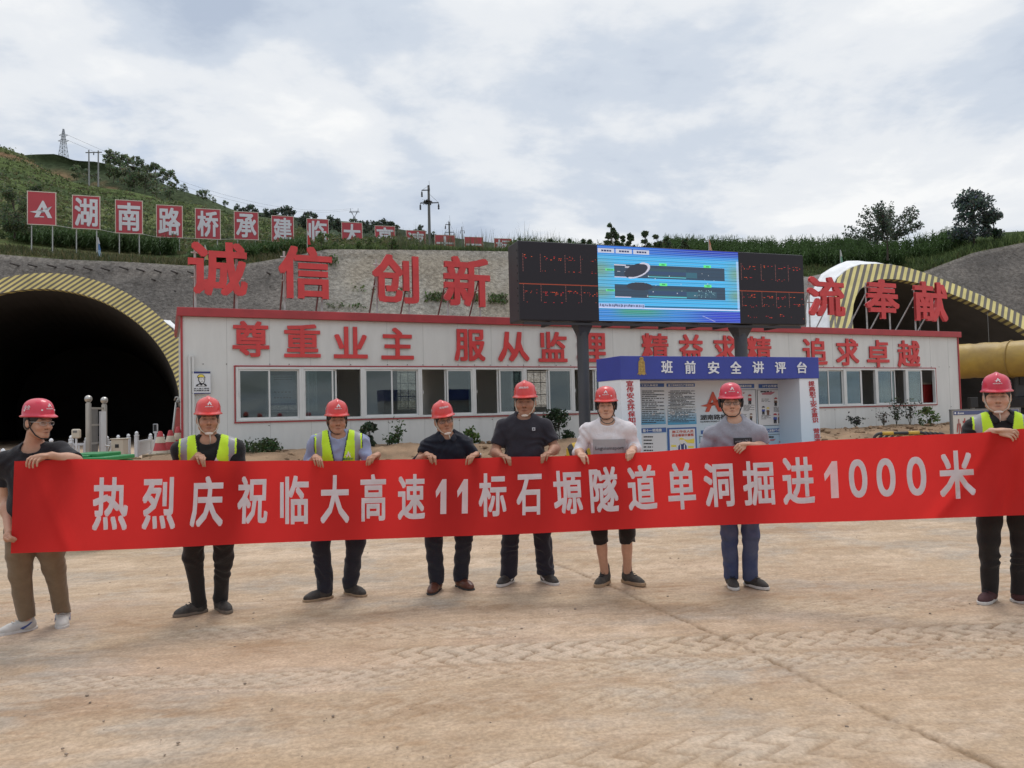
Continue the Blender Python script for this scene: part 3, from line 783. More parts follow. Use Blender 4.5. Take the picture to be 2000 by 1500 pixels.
for s_, q in ((s0, -1), (s1, 1)): mb.box(wp(s_ + q * 0.075, (ztr + z_f) / 2, -DEPTH / 2), (0.07, DEPTH, z_f - ztr), AX)
mb.build('fascia', m_red, office, bevel=0.012)
for s_ in (s0, s1):
    mb = MB(); mb.box(wp(s_ - 0.012 if s_ == s0 else s_ + 0.012, (BASE - 0.1 + ztr) / 2, 0.0), (0.05, 0.07, ztr - BASE + 0.1), AX)
    mb.build('corner_trim', m_red, office)
mb = MB(); t = 0.028
mb.box(wp((wx0 + wx1) / 2, wz1 + t / 2 + 0.01, 0.012), (wx1 - wx0 + 0.1, 0.03, t), AX); mb.box(wp((wx0 + wx1) / 2, wz0 - t / 2 - 0.01, 0.012), (wx1 - wx0 + 0.1, 0.03, t), AX)
mb.box(wp(wx0 - t, (wz0 + wz1) / 2, 0.012), (t, 0.03, wz1 - wz0 + 0.02), AX); mb.box(wp(wx1 + t, (wz0 + wz1) / 2, 0.012), (t, 0.03, wz1 - wz0 + 0.02), AX)
mb.build('window_surround', m_red, office)
# windows: an outer frame, two sliding sashes each with its pane; some are slid open
STATE = ['cc', 'ro', 'cc', 'lo', 'lo', 'lo', 'lo', 'cc', 'cc', 'cc', 'cc', 'cc', 'cc', 'cc', 'cc', 'cc'][:NWIN - 3] + ['ro', 'rh', 'ro']
for k in range(NWIN):
    a, b = wx0 + k * pitch, wx0 + (k + 1) * pitch; fw = 0.055; st = STATE[k]
    mb = MB(); zc = (wz0 + wz1) / 2
    for s_ in (a + fw / 2, b - fw / 2): mb.box(wp(s_, zc, -0.02), (fw, 0.11, wz1 - wz0), AX)
    for z in (wz0 + fw / 2, wz1 - fw / 2): mb.box(wp((a + b) / 2, z, -0.02), (b - a - 2 * fw, 0.11, fw), AX)
    fr = mb.build('window', m_frame, office, bevel=0.006)
    w = (b - a - 2 * fw); half = w / 2 + 0.02
    lo = a + fw + half / 2; ro = b - fw - half / 2
    pos = {'cc': [(lo, 0.0), (ro, -0.045)], 'ro': [(lo, 0.0), (lo + 0.09, -0.045)], 'lo': [(ro - 0.05, -0.045), (ro, 0.0)], 'rh': [(lo, 0.0), (lo + 0.22, -0.045)]}[st]
    for c, off in pos:
        mb = MB(); sw = 0.04; za, zb = wz0 + fw, wz1 - fw
        for s_ in (c - half / 2 + sw / 2, c + half / 2 - sw / 2): mb.box(wp(s_, zc, off), (sw, 0.035, zb - za), AX)
        for z in (za + sw / 2, zb - sw / 2): mb.box(wp(c, z, off), (half - 2 * sw, 0.035, sw), AX)
        sash = mb.build('sash', m_frame, fr)
        mb = MB(); mb.box(wp(c, zc, off), (half - 2 * sw, 0.006, zb - za - 2 * sw), AX); mb.build('pane', m_glass, fr)
    mb = MB(); mb.box(wp(lo - half / 2 + 0.02, zc, 0.024), (0.014, 0.02, 0.09), AX); mb.build('latch', m_frame, fr)

# the sixteen slogan characters fixed to the front
WALL = [('尊', 454, 526, 627, 697), ('重', 555, 626, 633, 698), ('业', 652, 718, 638, 700), ('主', 745, 808, 640, 702), ('服', 888, 948, 643, 705), ('从', 973, 1034, 648, 706),
        ('监', 1052, 1108, 648, 707), ('理', 1127, 1185, 650, 707), ('精', 1254, 1306, 651, 709), ('益', 1327, 1374, 653, 710), ('求', 1394, 1440, 655, 711), ('精', 1459, 1507, 657, 712),
        ('追', 1569, 1616, 660, 713), ('求', 1634, 1678, 661, 714), ('卓', 1694, 1737, 664, 717), ('越', 1754, 1797, 665, 717)]
for ch, xa, xb, ya, yb in WALL:
    sa = wall_sz(xa, (ya + yb) / 2, 0.05)[0]; sb = wall_sz(xb, (ya + yb) / 2, 0.05)[0]; xm = (xa + xb) / 2
    zb_, za_ = wall_sz(xm, ya, 0.05)[1], wall_sz(xm, yb, 0.05)[1]
    mb = MB(); letter(mb, ch, wp(sa, za_, 0.02), B_U * (sb - sa), UP * (zb_ - za_), B_N * 0.03, 0.022)
    o = mb.build('slogan_character', m_char, office); o['label'] = 'red character ' + ch + ' on the white wall'
# white rain pipe and the small notice at the corner
mb = MB(); s_, z_ = wall_sz(370, 695)
for dx in (0, 0.075): mb.tube([wp(s_ + dx, BASE, 0.07), wp(s_ + dx, z_ - 0.03 * (dx > 0), 0.07)], 0.028, 8)
mb.box(wp(s_ + 0.0375, z_ + 0.0, 0.06), (0.10, 0.05, 0.05), AX)
mb.build('cable_conduit', m_frame, office, auto=40)
sa, zc1 = wall_sz(375, 726); sb, zc0 = wall_sz(411, 769)
no = thing('safety_notice', wp((sa + sb) / 2, zc0, 0.02), 'small white notice showing a worker in a yellow helmet on the office corner', 'notice')
mb = MB(); mb.box(wp((sa + sb) / 2, (zc0 + zc1) / 2, 0.085), (sb - sa, 0.012, zc1 - zc0), AX); mb.build('notice_board', mat('notice_white', (0.66, 0.68, 0.71), 0.4), no)
m_navy = mat('print_navy', (0.03, 0.04, 0.16), 0.5); m_ink = mat('print_black', (0.025, 0.025, 0.03), 0.5); m_yel = mat('print_yellow', (0.75, 0.6, 0.08), 0.5); m_skinp = mat('print_skin', (0.7, 0.66, 0.6), 0.5)
m_white = mat('print_white', (0.75, 0.75, 0.75), 0.5)
Wn, Hn = sb - sa, zc1 - zc0; of = 0.0925
mb = MB(); mb.box(wp((sa + sb) / 2, zc1 - 0.045 * Hn, of), (Wn, 0.003, 0.09 * Hn), AX); mb.box(wp((sa + sb) / 2, zc0 + 0.02 * Hn, of), (Wn, 0.003, 0.04 * Hn), AX); mb.build('border_band', m_navy, no)
def npoly(pts, m, lay_=0.0, nm='worker_drawing', par=no, O=None):
    mb = MB(); mb.poly(pts, wp(sa, zc0, of + lay_), B_U * Wn, UP * Hn, B_N * 0.002); return mb.build(nm, m, par)
npoly([(0.18, 0.33), (0.24, 0.42), (0.38, 0.46), (0.42, 0.52), (0.60, 0.52), (0.64, 0.46), (0.74, 0.44), (0.80, 0.36), (0.78, 0.33)], m_ink, 0.001)
npoly([(0.30, 0.35), (0.38, 0.42), (0.48, 0.34), (0.60, 0.43), (0.68, 0.36), (0.66, 0.34)], m_white, 0.003)
npoly([(0.34, 0.76), (0.33, 0.58), (0.42, 0.47), (0.54, 0.44), (0.66, 0.50), (0.70, 0.62), (0.70, 0.74)], m_ink, 0.004)
npoly([(0.39, 0.73), (0.38, 0.60), (0.45, 0.51), (0.54, 0.47), (0.63, 0.52), (0.665, 0.62), (0.665, 0.73)], m_white, 0.006)
npoly([(0.28, 0.72), (0.28, 0.80), (0.36, 0.86), (0.48, 0.885), (0.60, 0.86), (0.67, 0.79), (0.72, 0.73)], m_ink, 0.008)
npoly([(0.31, 0.745), (0.32, 0.80), (0.38, 0.845), (0.48, 0.865), (0.58, 0.845), (0.64, 0.79), (0.67, 0.745)], m_yel, 0.010)
for ex in (0.44, 0.58): npoly([(ex, 0.655), (ex + 0.07, 0.65), (ex + 0.07, 0.67), (ex, 0.68)], m_ink, 0.012)
npoly([(0.47, 0.555), (0.60, 0.56), (0.60, 0.575), (0.47, 0.57)], m_ink, 0.012)
mb = MB()
for i, (tx, yy) in enumerate((('进入施工现场', 0.20), ('必须戴安全帽', 0.11))):
    letter(mb, tx, wp(sa + 0.08 * Wn, zc0 + yy * Hn, of), B_U * Wn * 0.84, UP * Hn * 0.065, B_N * 0.003, 0.015)
mb.build('notice_text', m_ink, no)

# things seen through the windows
def wbox(name, label, cat, px, py, off, size, m):
    s_, z_ = wall_sz(px, py, off); mb = MB(); mb.box(wp(s_, BASE + size[2] / 2, off), size, AX); o = mb.build(name, m, None, bevel=0.02); tag(o, label, cat); return o
_sx, _ = wall_sz(1812, 790, -0.8)
cab = thing('cabinet', wp(_sx, BASE, -0.8), 'red cabinet seen through the last open window of the office', 'cabinet')
mb = MB(); mb.box(wp(_sx, BASE + 0.75, -0.8), (0.95, 0.5, 1.5), AX); mb.build('cabinet_body', mat('red_cabinet', (0.5, 0.04, 0.035), 0.5), cab, bevel=0.02)
mb = MB(); mb.box(wp(_sx, BASE + 1.53, -0.8), (1.0, 0.55, 0.06), AX); mb.build('cabinet_top', mat('pale_worktop', (0.6, 0.52, 0.42), 0.5), cab)
_sx, _ = wall_sz(493, 790, -1.2)
bx_ = thing('carton', wp(_sx, BASE, -1.2), 'pale cartons stacked behind the first office window', 'carton')
mb = MB(); mb.box(wp(_sx, BASE + 0.65, -1.2), (0.6, 0.45, 1.3), AX); mb.build('carton_body', mat('pale_card', (0.42, 0.36, 0.28), 0.8), bx_, bevel=0.015)
_sx, _z = wall_sz(553, 758, -0.3)
po = thing('inner_poster', wp(_sx, _z, -0.3), 'grey framed poster with a dark heading behind the first office window', 'poster')
mb = MB(); mb.box(wp(_sx, _z + 0.0, -0.3), (0.62, 0.02, 0.86), AX); mb.build('poster_sheet', mat('poster_grey', (0.40, 0.44, 0.52), 0.5), po)
mb = MB(); mb.box(wp(_sx, _z + 0.37, -0.288), (0.6, 0.004, 0.09), AX); mb.box(wp(_sx, _z - 0.40, -0.288), (0.6, 0.004, 0.04), AX); mb.build('heading_band', m_navy, po)
mb = MB(); rr = random.Random(2)
for i, (yy, n_) in enumerate(((0.27, 14), (0.22, 14), (-0.1, 5), (-0.24, 6))):
    for k in range(n_): mb.box(wp(_sx - 0.22 + 0.44 * k / n_ + 0.02, _z + yy, -0.288), (0.022 if n_ > 9 else 0.05, 0.004, 0.026), AX)
mb.build('poster_text', m_ink, po)

# ------------------------------------------------------------------ big red characters standing on the roof
RO = -0.25
def roof_sz(px, py): return wall_sz(px, py, RO)
ROOF = [('诚', 367, 483, 473, 578), ('信', 544, 648, 482, 584), ('创', 727, 817, 498, 592), ('新', 866, 956, 502, 599), ('流', 1577, 1648, 541, 618), ('奉', 1690, 1754, 546, 623), ('献', 1785, 1848, 551, 628)]
m_post = mat('pale_steel_post', (0.42, 0.40, 0.38), 0.5, 0.3, var=0.3, vscale=6); m_strut = mat('rust_red_strut', (0.16, 0.055, 0.045), 0.7, var=0.3, vscale=5)
for i, (ch, xa, xb, ya, yb) in enumerate(ROOF):
    ym = (ya + yb) / 2; xm = (xa + xb) / 2
    sa, sb = roof_sz(xa, ym)[0], roof_sz(xb, ym)[0]; za, zb = roof_sz(xm, yb)[1], roof_sz(xm, ya)[1]
    root = thing('roof_character', wp((sa + sb) / 2, ztr + 0.07, RO), 'big red character ' + ch + ' standing on posts on the office roof', 'sign character', 'red characters on the office roof')
    mb = MB(); letter(mb, ch, wp(sa, za, RO - 0.04), B_U * (sb - sa), UP * (zb - za), B_N * 0.10, 0.026); mb.build('character', m_char, root)
    for f in (0.12, 0.82):
        s_ = sa + (sb - sa) * f
        mb = MB(); mb.tube([wp(s_, ztr + 0.05, RO - 0.14), wp(s_, zb - 0.12, RO - 0.14)], 0.028, 6); mb.build('post', m_post, root)
        mb = MB(); mb.tube([wp(s_ + 0.0, ztr + 0.06, RO - 1.25), wp(s_ + 0.0, za + 0.62 * (zb - za), RO - 0.16)], 0.024, 6); mb.build('strut', m_strut if i < 4 else m_post, root)
    for f in (0.35, 0.8):
        mb = MB(); mb.tube([wp(sa + 0.05 * (sb - sa), za + f * (zb - za), RO - 0.13), wp(sb - 0.05 * (sb - sa), za + f * (zb - za), RO - 0.13)], 0.02, 6)
        mb.build('cross_rail', m_post, root)
# ------------------------------------------------------------------ the LED screen on its two columns
def frame_plane(xa, ya, da, xb, yb, db):
    """origin and directions of an upright plane through two pixels at two depths"""
    A, Bq = at(xa, ya, da), at(xb, yb, db); u = unit((Bq - A) * np.array([1, 1, 0])); return np.array([A[0], A[1], 0]), u, np.array([u[1], -u[0], 0])
SP, SU, SN = frame_plane(1015, 623, 15.2, 1573, 637, 17.4)
def sp_sz(px, py, off=0.0):
    p = on_plane(px, py, SP + SN * off, SN); return float((p - SP) @ SU), float(p[2])
def spt(s, z, off=0.0): return SP + SU * s + UP * z + SN * off
SAX = np.array([SU, SN, UP])
sL = 0.0; sR = sp_sz(1571, 570)[0]
zT = 0.5 * (sp_sz(1014, 467)[1] + sp_sz(1568, 500)[1]); zB = 0.5 * (sp_sz(1015, 623)[1] + sp_sz(1572, 637)[1])
scr = thing('led_screen', spt((sL + sR) / 2, 0.3, -0.3), 'wide black outdoor screen showing a blue tunnel diagram, on two dark columns', 'led screen')
m_cab = mat('black_cabinet', (0.028, 0.026, 0.030), 0.45, var=0.2, vscale=1.5)
DD = 0.62
mb = MB(); mb.box(spt((sL + sR) / 2, (zT + zB) / 2, -DD / 2 - 0.012), (sR - sL, DD, zT - zB), SAX); mb.build('cabinet', m_cab, scr, bevel=0.015)
mb = MB()
for i in range(9): mb.box(spt(sL - 0.004, zB + (zT - zB) * (0.12 + 0.095 * i), -0.07), (0.012, 0.02, 0.03), SAX)
mb.build('cabinet_bolt', mat('bolt_black', (0.01, 0.01, 0.01), 0.5), scr)
m_col = mat('dark_steel_column', (0.055, 0.058, 0.068), 0.45, var=0.15, vscale=2)
for xa, xb in ((1128, 1149), (1437, 1458)):
    a_, b_ = sp_sz(xa, 660, -0.3)[0], sp_sz(xb, 660, -0.3)[0]; c_ = (a_ + b_) / 2; w_ = b_ - a_
    mb = MB(); mb.tube([spt(c_, float(ground_z(*spt(c_, 0, -0.32)[:2])) - 0.05, -0.32), spt(c_, zB - 0.02, -0.32)], w_ / 2, 20)
    mb.build('column', m_col, scr, auto=50)
    mb = MB(); mb.lathe([(w_ * 0.5, -0.30), (w_ * 0.52, -0.26), (w_ * 0.95, -0.04), (w_ * 0.95, 0.0)], spt(c_, zB - 0.012, -0.32), 4, axis=[unit(SU + SN), unit(SN - SU), UP]); mb.build('bracket', m_col, scr)
mb = MB()
for q in np.linspace(0.1, 0.9, 9): mb.box(spt(sL + (sR - sL) * q, zB - 0.045, -0.31), (0.05, 0.5, 0.06), SAX)
mb.box(spt((sL + sR) / 2, zB - 0.05, -0.06), (sR - sL - 0.2, 0.05, 0.05), SAX); mb.build('underframe', m_cab, scr)
# the lit face: three modules drawn dot by dot
xa = sp_sz(1168, 560)[0]; xb = sp_sz(1444, 570)[0]
def led_module(name, sa, sb, za, zb, nx, ny, paint, strength):
    img = paint(nx, ny); u = np.linspace(sa, sb, nx + 1); w = np.linspace(za, zb, ny + 1)
    U, W = np.meshgrid(u, w); P_ = SP + U[..., None] * SU + W[..., None] * UP + SN * 0.004
    # every cell keeps its own corners so that a dot is one flat colour
    q = np.stack([P_[:-1, :-1], P_[:-1, 1:], P_[1:, 1:], P_[1:, :-1]], 2).reshape(-1, 3)
    c = np.repeat(img.reshape(-1, 3), 4, 0); f = np.arange(len(q)).reshape(-1, 4)
    return mesh_obj(name, q, f, mat(name + '_light', (0, 0, 0), 0.35, attr='tone', emit=strength, spec=0.3), scr, False, None, c)
def paint_main(nx, ny):
    y = (np.arange(ny) + 0.5) / ny; x = (np.arange(nx) + 0.5) / nx; X_, Y_ = np.meshgrid(x, y)   # y = 0 at the bottom
    I = np.zeros((ny, nx, 3)); rr = np.random.default_rng(8)
    top = np.array(S(40, 62, 176)); cy = np.array(S(62, 172, 226)); gr = np.array(S(108, 152, 118)); bl = np.array(S(46, 110, 205))
    I[:] = cy
    I = lay(I, bl, sstep(0.84, 0.93, Y_)); I = lay(I, top, sstep(0.90, 0.97, Y_) * sstep(0.25, 0.7, X_))
    ed = sstep(0.16, 0.02, X_) + sstep(0.86, 0.98, X_)
    band = np.exp(-((Y_ - 0.68) / 0.13) ** 2) + np.exp(-((Y_ - 0.38) / 0.09) ** 2)
    I = lay(I, gr, np.clip(ed * band, 0, 1) * 0.9)
    # the lower landscape strip
    lowm = sstep(0.165, 0.15, Y_)
    low = lay(np.ones(I.shape) * np.array(S(52, 130, 205)), np.array(S(58, 150, 120)), sstep(0.05, 0.2, X_) * sstep(0.55, 0.3, X_) * sstep(0.0, 0.14, Y_))
    low = lay(low, np.array(S(44, 60, 190)), sstep(0.5, 0.85, X_))
    I = lay(I, low, lowm)
    rowv = rr.random(ny)
    I *= (0.80 + 0.30 * rowv)[:, None, None]
    stripe = (np.arange(ny) % 4 == 0); I[stripe] = I[stripe] * 0.45 + 0.30 * np.array(S(180, 215, 240))
    stripe = (np.arange(ny) % 8 == 2); I[stripe] *= 0.42
    dark = np.array(S(52, 56, 66))
    def rect(x0, x1, y0, y1, c, k=1.0):
        m = (X_ >= x0) & (X_ < x1) & (Y_ >= y0) & (Y_ < y1); I[m] = I[m] * (1 - k) + np.array(c) * k
    for yb, sgn in ((0.585, 1), (0.315, 0)):
        rect(0.11, 0.895, yb, yb + 0.175, dark, 0.93)
        rect(0.34, 0.61, yb + 0.02, yb + 0.14, S(58, 84, 92), 0.7); rect(0.34, 0.61, yb + 0.05, yb + 0.10, S(52, 70, 110), 0.6)
        rect(0.61, 0.69, yb + 0.02, yb + 0.10, S(58, 110, 125), 0.6)
        rect(0.34, 0.61, yb + 0.015, yb + 0.028, S(90, 190, 200), 0.8)
        rect(0.11, 0.22, yb, yb + 0.012, S(200, 190, 210), 0.9)
        for xx in (0.42, 0.74): rect(xx, xx + 0.055, yb + 0.175, yb + 0.21, S(96, 220, 130)); rect(xx + 0.016, xx + 0.04, yb + 0.183, yb + 0.201, S(40, 110, 70), 0.7)
        rect(0.05, 0.11, yb + 0.08, yb + 0.11, S(96, 210, 120), 0.8); rect(0.06, 0.105, yb + 0.09, yb + 0.10, S(30, 70, 50), 0.8)
    rect(0.11, 0.19, 0.745, 0.757, S(205, 205, 220)); rect(0.13, 0.15, 0.66, 0.668, S(190, 190, 200)); rect(0.18, 0.205, 0.66, 0.668, S(190, 190, 200)); rect(0.25, 0.28, 0.66, 0.668, S(190, 190, 200))
    rect(0.185, 0.215, 0.715, 0.74, S(185, 185, 195), 0.8)
    # the mouth of the drawn tunnel, an ellipse leaning to the right
    ex = (X_ - 0.265 - 0.42 * (Y_ - 0.685)) / 0.075; ey = (Y_ - 0.685) / 0.105; rad = np.hypot(ex, ey)
    I[(rad < 1)] = S(50, 54, 64); m = (rad > 0.86) & (rad < 1.06) & (ex > -0.25); I[m] = S(186, 186, 200)
    m = np.hypot((X_ - 0.28) / 0.09, (Y_ - 0.47) / 0.055) < 1; I[m] = S(54, 58, 68)
    for i in range(20): xx, yy = 0.30 + 0.62 * rr.random() * 0.85, 0.33 + 0.36 * rr.random(); rect(xx, xx + 0.006, yy, yy + 0.008, S(200, 205, 210), 0.8)
    for i in range(26): xx, yy = 0.69 + 0.13 * rr.random(), 0.345 + 0.10 * rr.random(); rect(xx, xx + 0.006, yy, yy + 0.008, S(160, 205, 210), 0.9)
    rect(0.68, 0.83, 0.34, 0.42, S(60, 95, 110), 0.5)
    # menu buttons along the top and the caption line low down
    for i in range(3):
        x0 = 0.005 + 0.12 * i; rect(x0, x0 + 0.11, 0.905, 0.965, S(182, 186, 200)); rect(x0 + 0.022, x0 + 0.092, 0.922, 0.948, S(50, 55, 90))
        for q in range(4): rect(x0 + 0.036 + q * 0.018, x0 + 0.040 + q * 0.018, 0.92, 0.95, S(182, 186, 200))
    rect(0.0, 1.0, 0.168, 0.182, S(205, 205, 225), 0.9); rect(0, 1, 0.19, 0.2, S(30, 30, 60), 0.8); rect(0.0, 0.31, 0.17, 0.235, S(170, 180, 215), 0.8)
    for q in range(26): rect(0.008 + q * 0.0115, 0.008 + q * 0.0115 + 0.007, 0.185 + 0.012 * rr.random(), 0.215 + 0.012 * rr.random(), S(35, 40, 70), 0.85)
    rect(0.985, 1.0, 0.17, 0.87, S(190, 205, 245), 0.45)
    for q in np.linspace(0, 1, 24):
        xx, yy = 0.72 + 0.09 * q, 0.085 - 0.075 * q; rect(xx, xx + 0.004, yy, yy + 0.007, S(205, 205, 225), 0.6)
    return np.clip(I, 0, 1)
led_module('display', xa + 0.004, xb - 0.004, zB + 0.02, zT - 0.02, 300, 168, paint_main, 0.62)
def paint_side(seed, cols, left):
    def fn(nx, ny):
        rr = np.random.default_rng(seed); I = np.ones((ny, nx, 3)) * np.array([0.0105, 0.0085, 0.011])
        red = [S(205, 70, 38), S(220, 92, 45), S(190, 38, 48), S(160, 45, 40)]
        def blob(x0, x1, yb, h, dens):
            for yy in range(int(yb * ny), int((yb + h) * ny), 3):
                x_ = int(x0 * nx)
                while x_ < x1 * nx:
                    L = rr.integers(1, 4)
                    if rr.random() < dens * 0.42: I[yy:yy + 1, x_:min(x_ + L, int(x1 * nx))] = red[rr.integers(0, 4)]
                    x_ += L + rr.integers(1, 3)
        rows = [(0.77, 0.05), (0.62, 0.025), (0.335, 0.055), (0.225, 0.02)] if left else [(0.78, 0.05), (0.62, 0.025), (0.36, 0.05), (0.25, 0.04), (0.09, 0.035)]
        for yb, h in rows:
            for x0, x1 in cols: blob(x0, x1, yb + 0.01 * rr.standard_normal(), h, 0.62 if h > 0.03 else 0.4)
        I[int(0.455 * ny)] = S(150, 66, 40); I[int(0.455 * ny) + 1, ::2] = S(120, 50, 36)
        for x_ in [c[0] - 0.02 for c in cols]:
            xi = int(np.clip(x_, 0.005, 0.99) * nx)
            for ya, yb in ((0.62, 0.86), (0.24, 0.45)): I[int(ya * ny):int(yb * ny):3, xi] = np.array(S(190, 120, 110)) * 0.7
        return I
    return fn
led_module('display', sL + 0.01, xa, zB + 0.02, zT - 0.02, 170, 150, paint_side(3, [(0.07, 0.22), (0.29, 0.56), (0.60, 0.77), (0.80, 0.99)], True), 0.62)
led_module('display', xb, sR - 0.01, zB + 0.02, zT - 0.02, 140, 150, paint_side(5, [(0.06, 0.28), (0.36, 0.52), (0.58, 0.72), (0.78, 0.98)], False), 0.62)

# ------------------------------------------------------------------ the blue-topped briefing stand
KP, KU, KN = frame_plane(1211, 700, 13.2, 1601, 700, 14.9)
def k_sz(px, py, off=0.0):
    p = on_plane(px, py, KP + KN * off, KN); return float((p - KP) @ KU), float(p[2])
def kp(s, z, off=0.0): return KP + KU * s + UP * z + KN * off
KAX = np.array([KU, KN, UP])
kR = k_sz(1601, 760)[0]; kT = 0.5 * (k_sz(1212, 696)[1] + k_sz(1601, 697)[1]); kB = 0.5 * (k_sz(1212, 740)[1] + k_sz(1601, 740)[1])
kg = float(ground_z(*KP[:2])) * 0.9 + 0.02
stand = thing('briefing_stand', kp(kR / 2, kg, -0.4), 'blue topped briefing stand with safety posters between two lettered pillars', 'briefing stand')
KD = 0.85
m_blue = mat('royal_blue_vinyl', (0.032, 0.050, 0.31), 0.4, var=0.08, vscale=2)
m_soff = mat('stand_side_grey', (0.48, 0.50, 0.52), 0.5)
mb = MB(); mb.box(kp(kR / 2, (kT + kB) / 2, -KD / 2), (kR, KD, kT - kB), KAX); mb.build('header', m_blue, stand, bevel=0.006)
def grad_mat(name, top, bot, z0, z1):
    m = bpy.data.materials.new(name); m.use_nodes = True; t = m.node_tree; b = t.nodes['Principled BSDF']; L = t.links.new
    tcn = t.nodes.new('ShaderNodeTexCoord'); sx = t.nodes.new('ShaderNodeSeparateXYZ'); L(tcn.outputs['Object'], sx.inputs[0])
    mr = t.nodes.new('ShaderNodeMapRange'); mr.inputs[1].default_value = z0; mr.inputs[2].default_value = z1; L(sx.outputs[2], mr.inputs[0])
    mx = t.nodes.new('ShaderNodeMix'); mx.data_type = 'RGBA'; L(mr.outputs[0], mx.inputs[0]); mx.inputs[6].default_value = (*bot, 1); mx.inputs[7].default_value = (*top, 1)
    L(mx.outputs[2], b.inputs['Base Color']); b.inputs['Roughness'].default_value = 0.4; return m
m_pil = grad_mat('pillar_print', (0.76, 0.77, 0.80), (0.40, 0.57, 0.72), kg + 0.5, kB)      # the print itself runs from white to light blue
m_brd = grad_mat('board_print', (0.74, 0.72, 0.70), (0.33, 0.52, 0.68), kg + 0.6, kB)
pw0 = k_sz(1253, 800)[0]; pw1 = kR - k_sz(1565, 800)[0]
for a_, b_ in ((0.01, pw0), (kR - pw1, kR - 0.01)):
    mb = MB(); mb.box(kp((a_ + b_) / 2, (kg + kB) / 2, -KD / 2 + 0.01), (b_ - a_, KD - 0.06, kB - kg), KAX); mb.build('pillar', m_pil, stand, bevel=0.005)
BO = -0.62
mb = MB(); mb.box(kp(kR / 2, (kg + kB) / 2 + 0.01, BO - 0.03), (kR - pw0 - pw1 + 0.02, 0.05, kB - kg - 0.02), KAX); mb.build('backboard', m_brd, stand)
# header lettering and the gilt bell
mb = MB()
for ch, xa_, xb_, ya_, yb_ in [('班', 1291, 1313, 704, 729), ('前', 1337, 1358, 705, 730), ('安', 1382, 1404, 706, 730), ('全', 1426, 1447, 706, 730), ('讲', 1469, 1491, 706, 729), ('评', 1513, 1534, 707, 729), ('台', 1556, 1575, 707, 729)]:
    q0, q1 = k_sz(xa_, 716)[0], k_sz(xb_, 716)[0]; xm = (xa_ + xb_) / 2; r0, r1 = k_sz(xm, yb_)[1], k_sz(xm, ya_)[1]
    letter(mb, ch, kp(q0, r0, 0.002), KU * (q1 - q0), UP * (r1 - r0), KN * 0.012, 0.022)
mb.build('header_lettering', mat('white_lettering', (0.72, 0.73, 0.76), 0.4), stand)
q0, q1 = k_sz(1242, 716)[0], k_sz(1264, 716)[0]; r0, r1 = k_sz(1253, 733)[1], k_sz(1253, 697)[1]
bell = [(0.06, 0.04), (0.16, 0.10), (0.20, 0.20), (0.22, 0.72), (0.30, 0.80), (0.36, 0.84), (0.30, 0.90), (0.36, 0.97), (0.5, 1.0), (0.64, 0.97), (0.70, 0.90), (0.64, 0.84), (0.70, 0.80), (0.78, 0.72), (0.80, 0.20), (0.84, 0.10), (0.94, 0.04), (0.8, 0.07), (0.68, 0.0), (0.5, 0.06), (0.32, 0.0), (0.2, 0.07)]
m_gold = mat('gilt_print', (0.52, 0.36, 0.09), 0.35, var=0.35, vscale=30, col2=(0.25, 0.15, 0.03)); m_gold2 = mat('gilt_shade_print', (0.28, 0.17, 0.03), 0.4)
mb = MB(); mb.poly(bell, kp(q0, r0, 0.002), KU * (q1 - q0), UP * (r1 - r0), KN * 0.006); be = mb.build('bell_emblem', m_gold, stand)
mb = MB()
for zz, hh in ((0.20, 0.025), (0.45, 0.02), (0.70, 0.025)): mb.box(kp((q0 + q1) / 2, r0 + zz * (r1 - r0), 0.009), ((q1 - q0) * 0.58, 0.003, hh * (r1 - r0)), KAX)
for zz in (0.31, 0.57):
    for xx in (0.36, 0.64): mb.box(kp(q0 + xx * (q1 - q0), r0 + zz * (r1 - r0), 0.009), ((q1 - q0) * 0.03, 0.003, 0.14 * (r1 - r0)), KAX)
mb.box(kp((q0 + q1) / 2, r0 + 0.9 * (r1 - r0), 0.009), ((q1 - q0) * 0.16, 0.003, 0.07 * (r1 - r0)), KAX)
mb.build('bell_relief', m_gold2, be)
# red columns of characters on the pillars
m_rtxt = mat('red_print', (0.45, 0.03, 0.04), 0.5)
mb = MB()
def col_chars(txt, x0, y0, x1, y1, w_px, h_px):
    n = len(txt)
    for i, ch in enumerate(txt):
        if ch == ' ': continue
        t = i / (n - 1); xc = x0 + (x1 - x0) * t; yc = y0 + (y1 - y0) * t
        q0, z0 = k_sz(xc - w_px / 2, yc + h_px / 2, -0.015); q1, z1 = k_sz(xc + w_px / 2, yc - h_px / 2, -0.015)
        zz = k_sz(xc, yc + h_px / 2, -0.015)[1]; z1 = k_sz(xc, yc - h_px / 2, -0.015)[1]
        letter(mb, ch, kp(q0, zz, -0.018), KU * (q1 - q0), UP * (z1 - zz), KN * 0.006, 0.018)
col_chars('宣传安全环保知识 弘扬', 1230, 749, 1237, 868, 13.5, 11)
col_chars('提高职工安全意识 营造遵章', 1585, 749, 1598, 872, 11.5, 9.6)
mb.build('pillar_lettering', m_rtxt, stand)
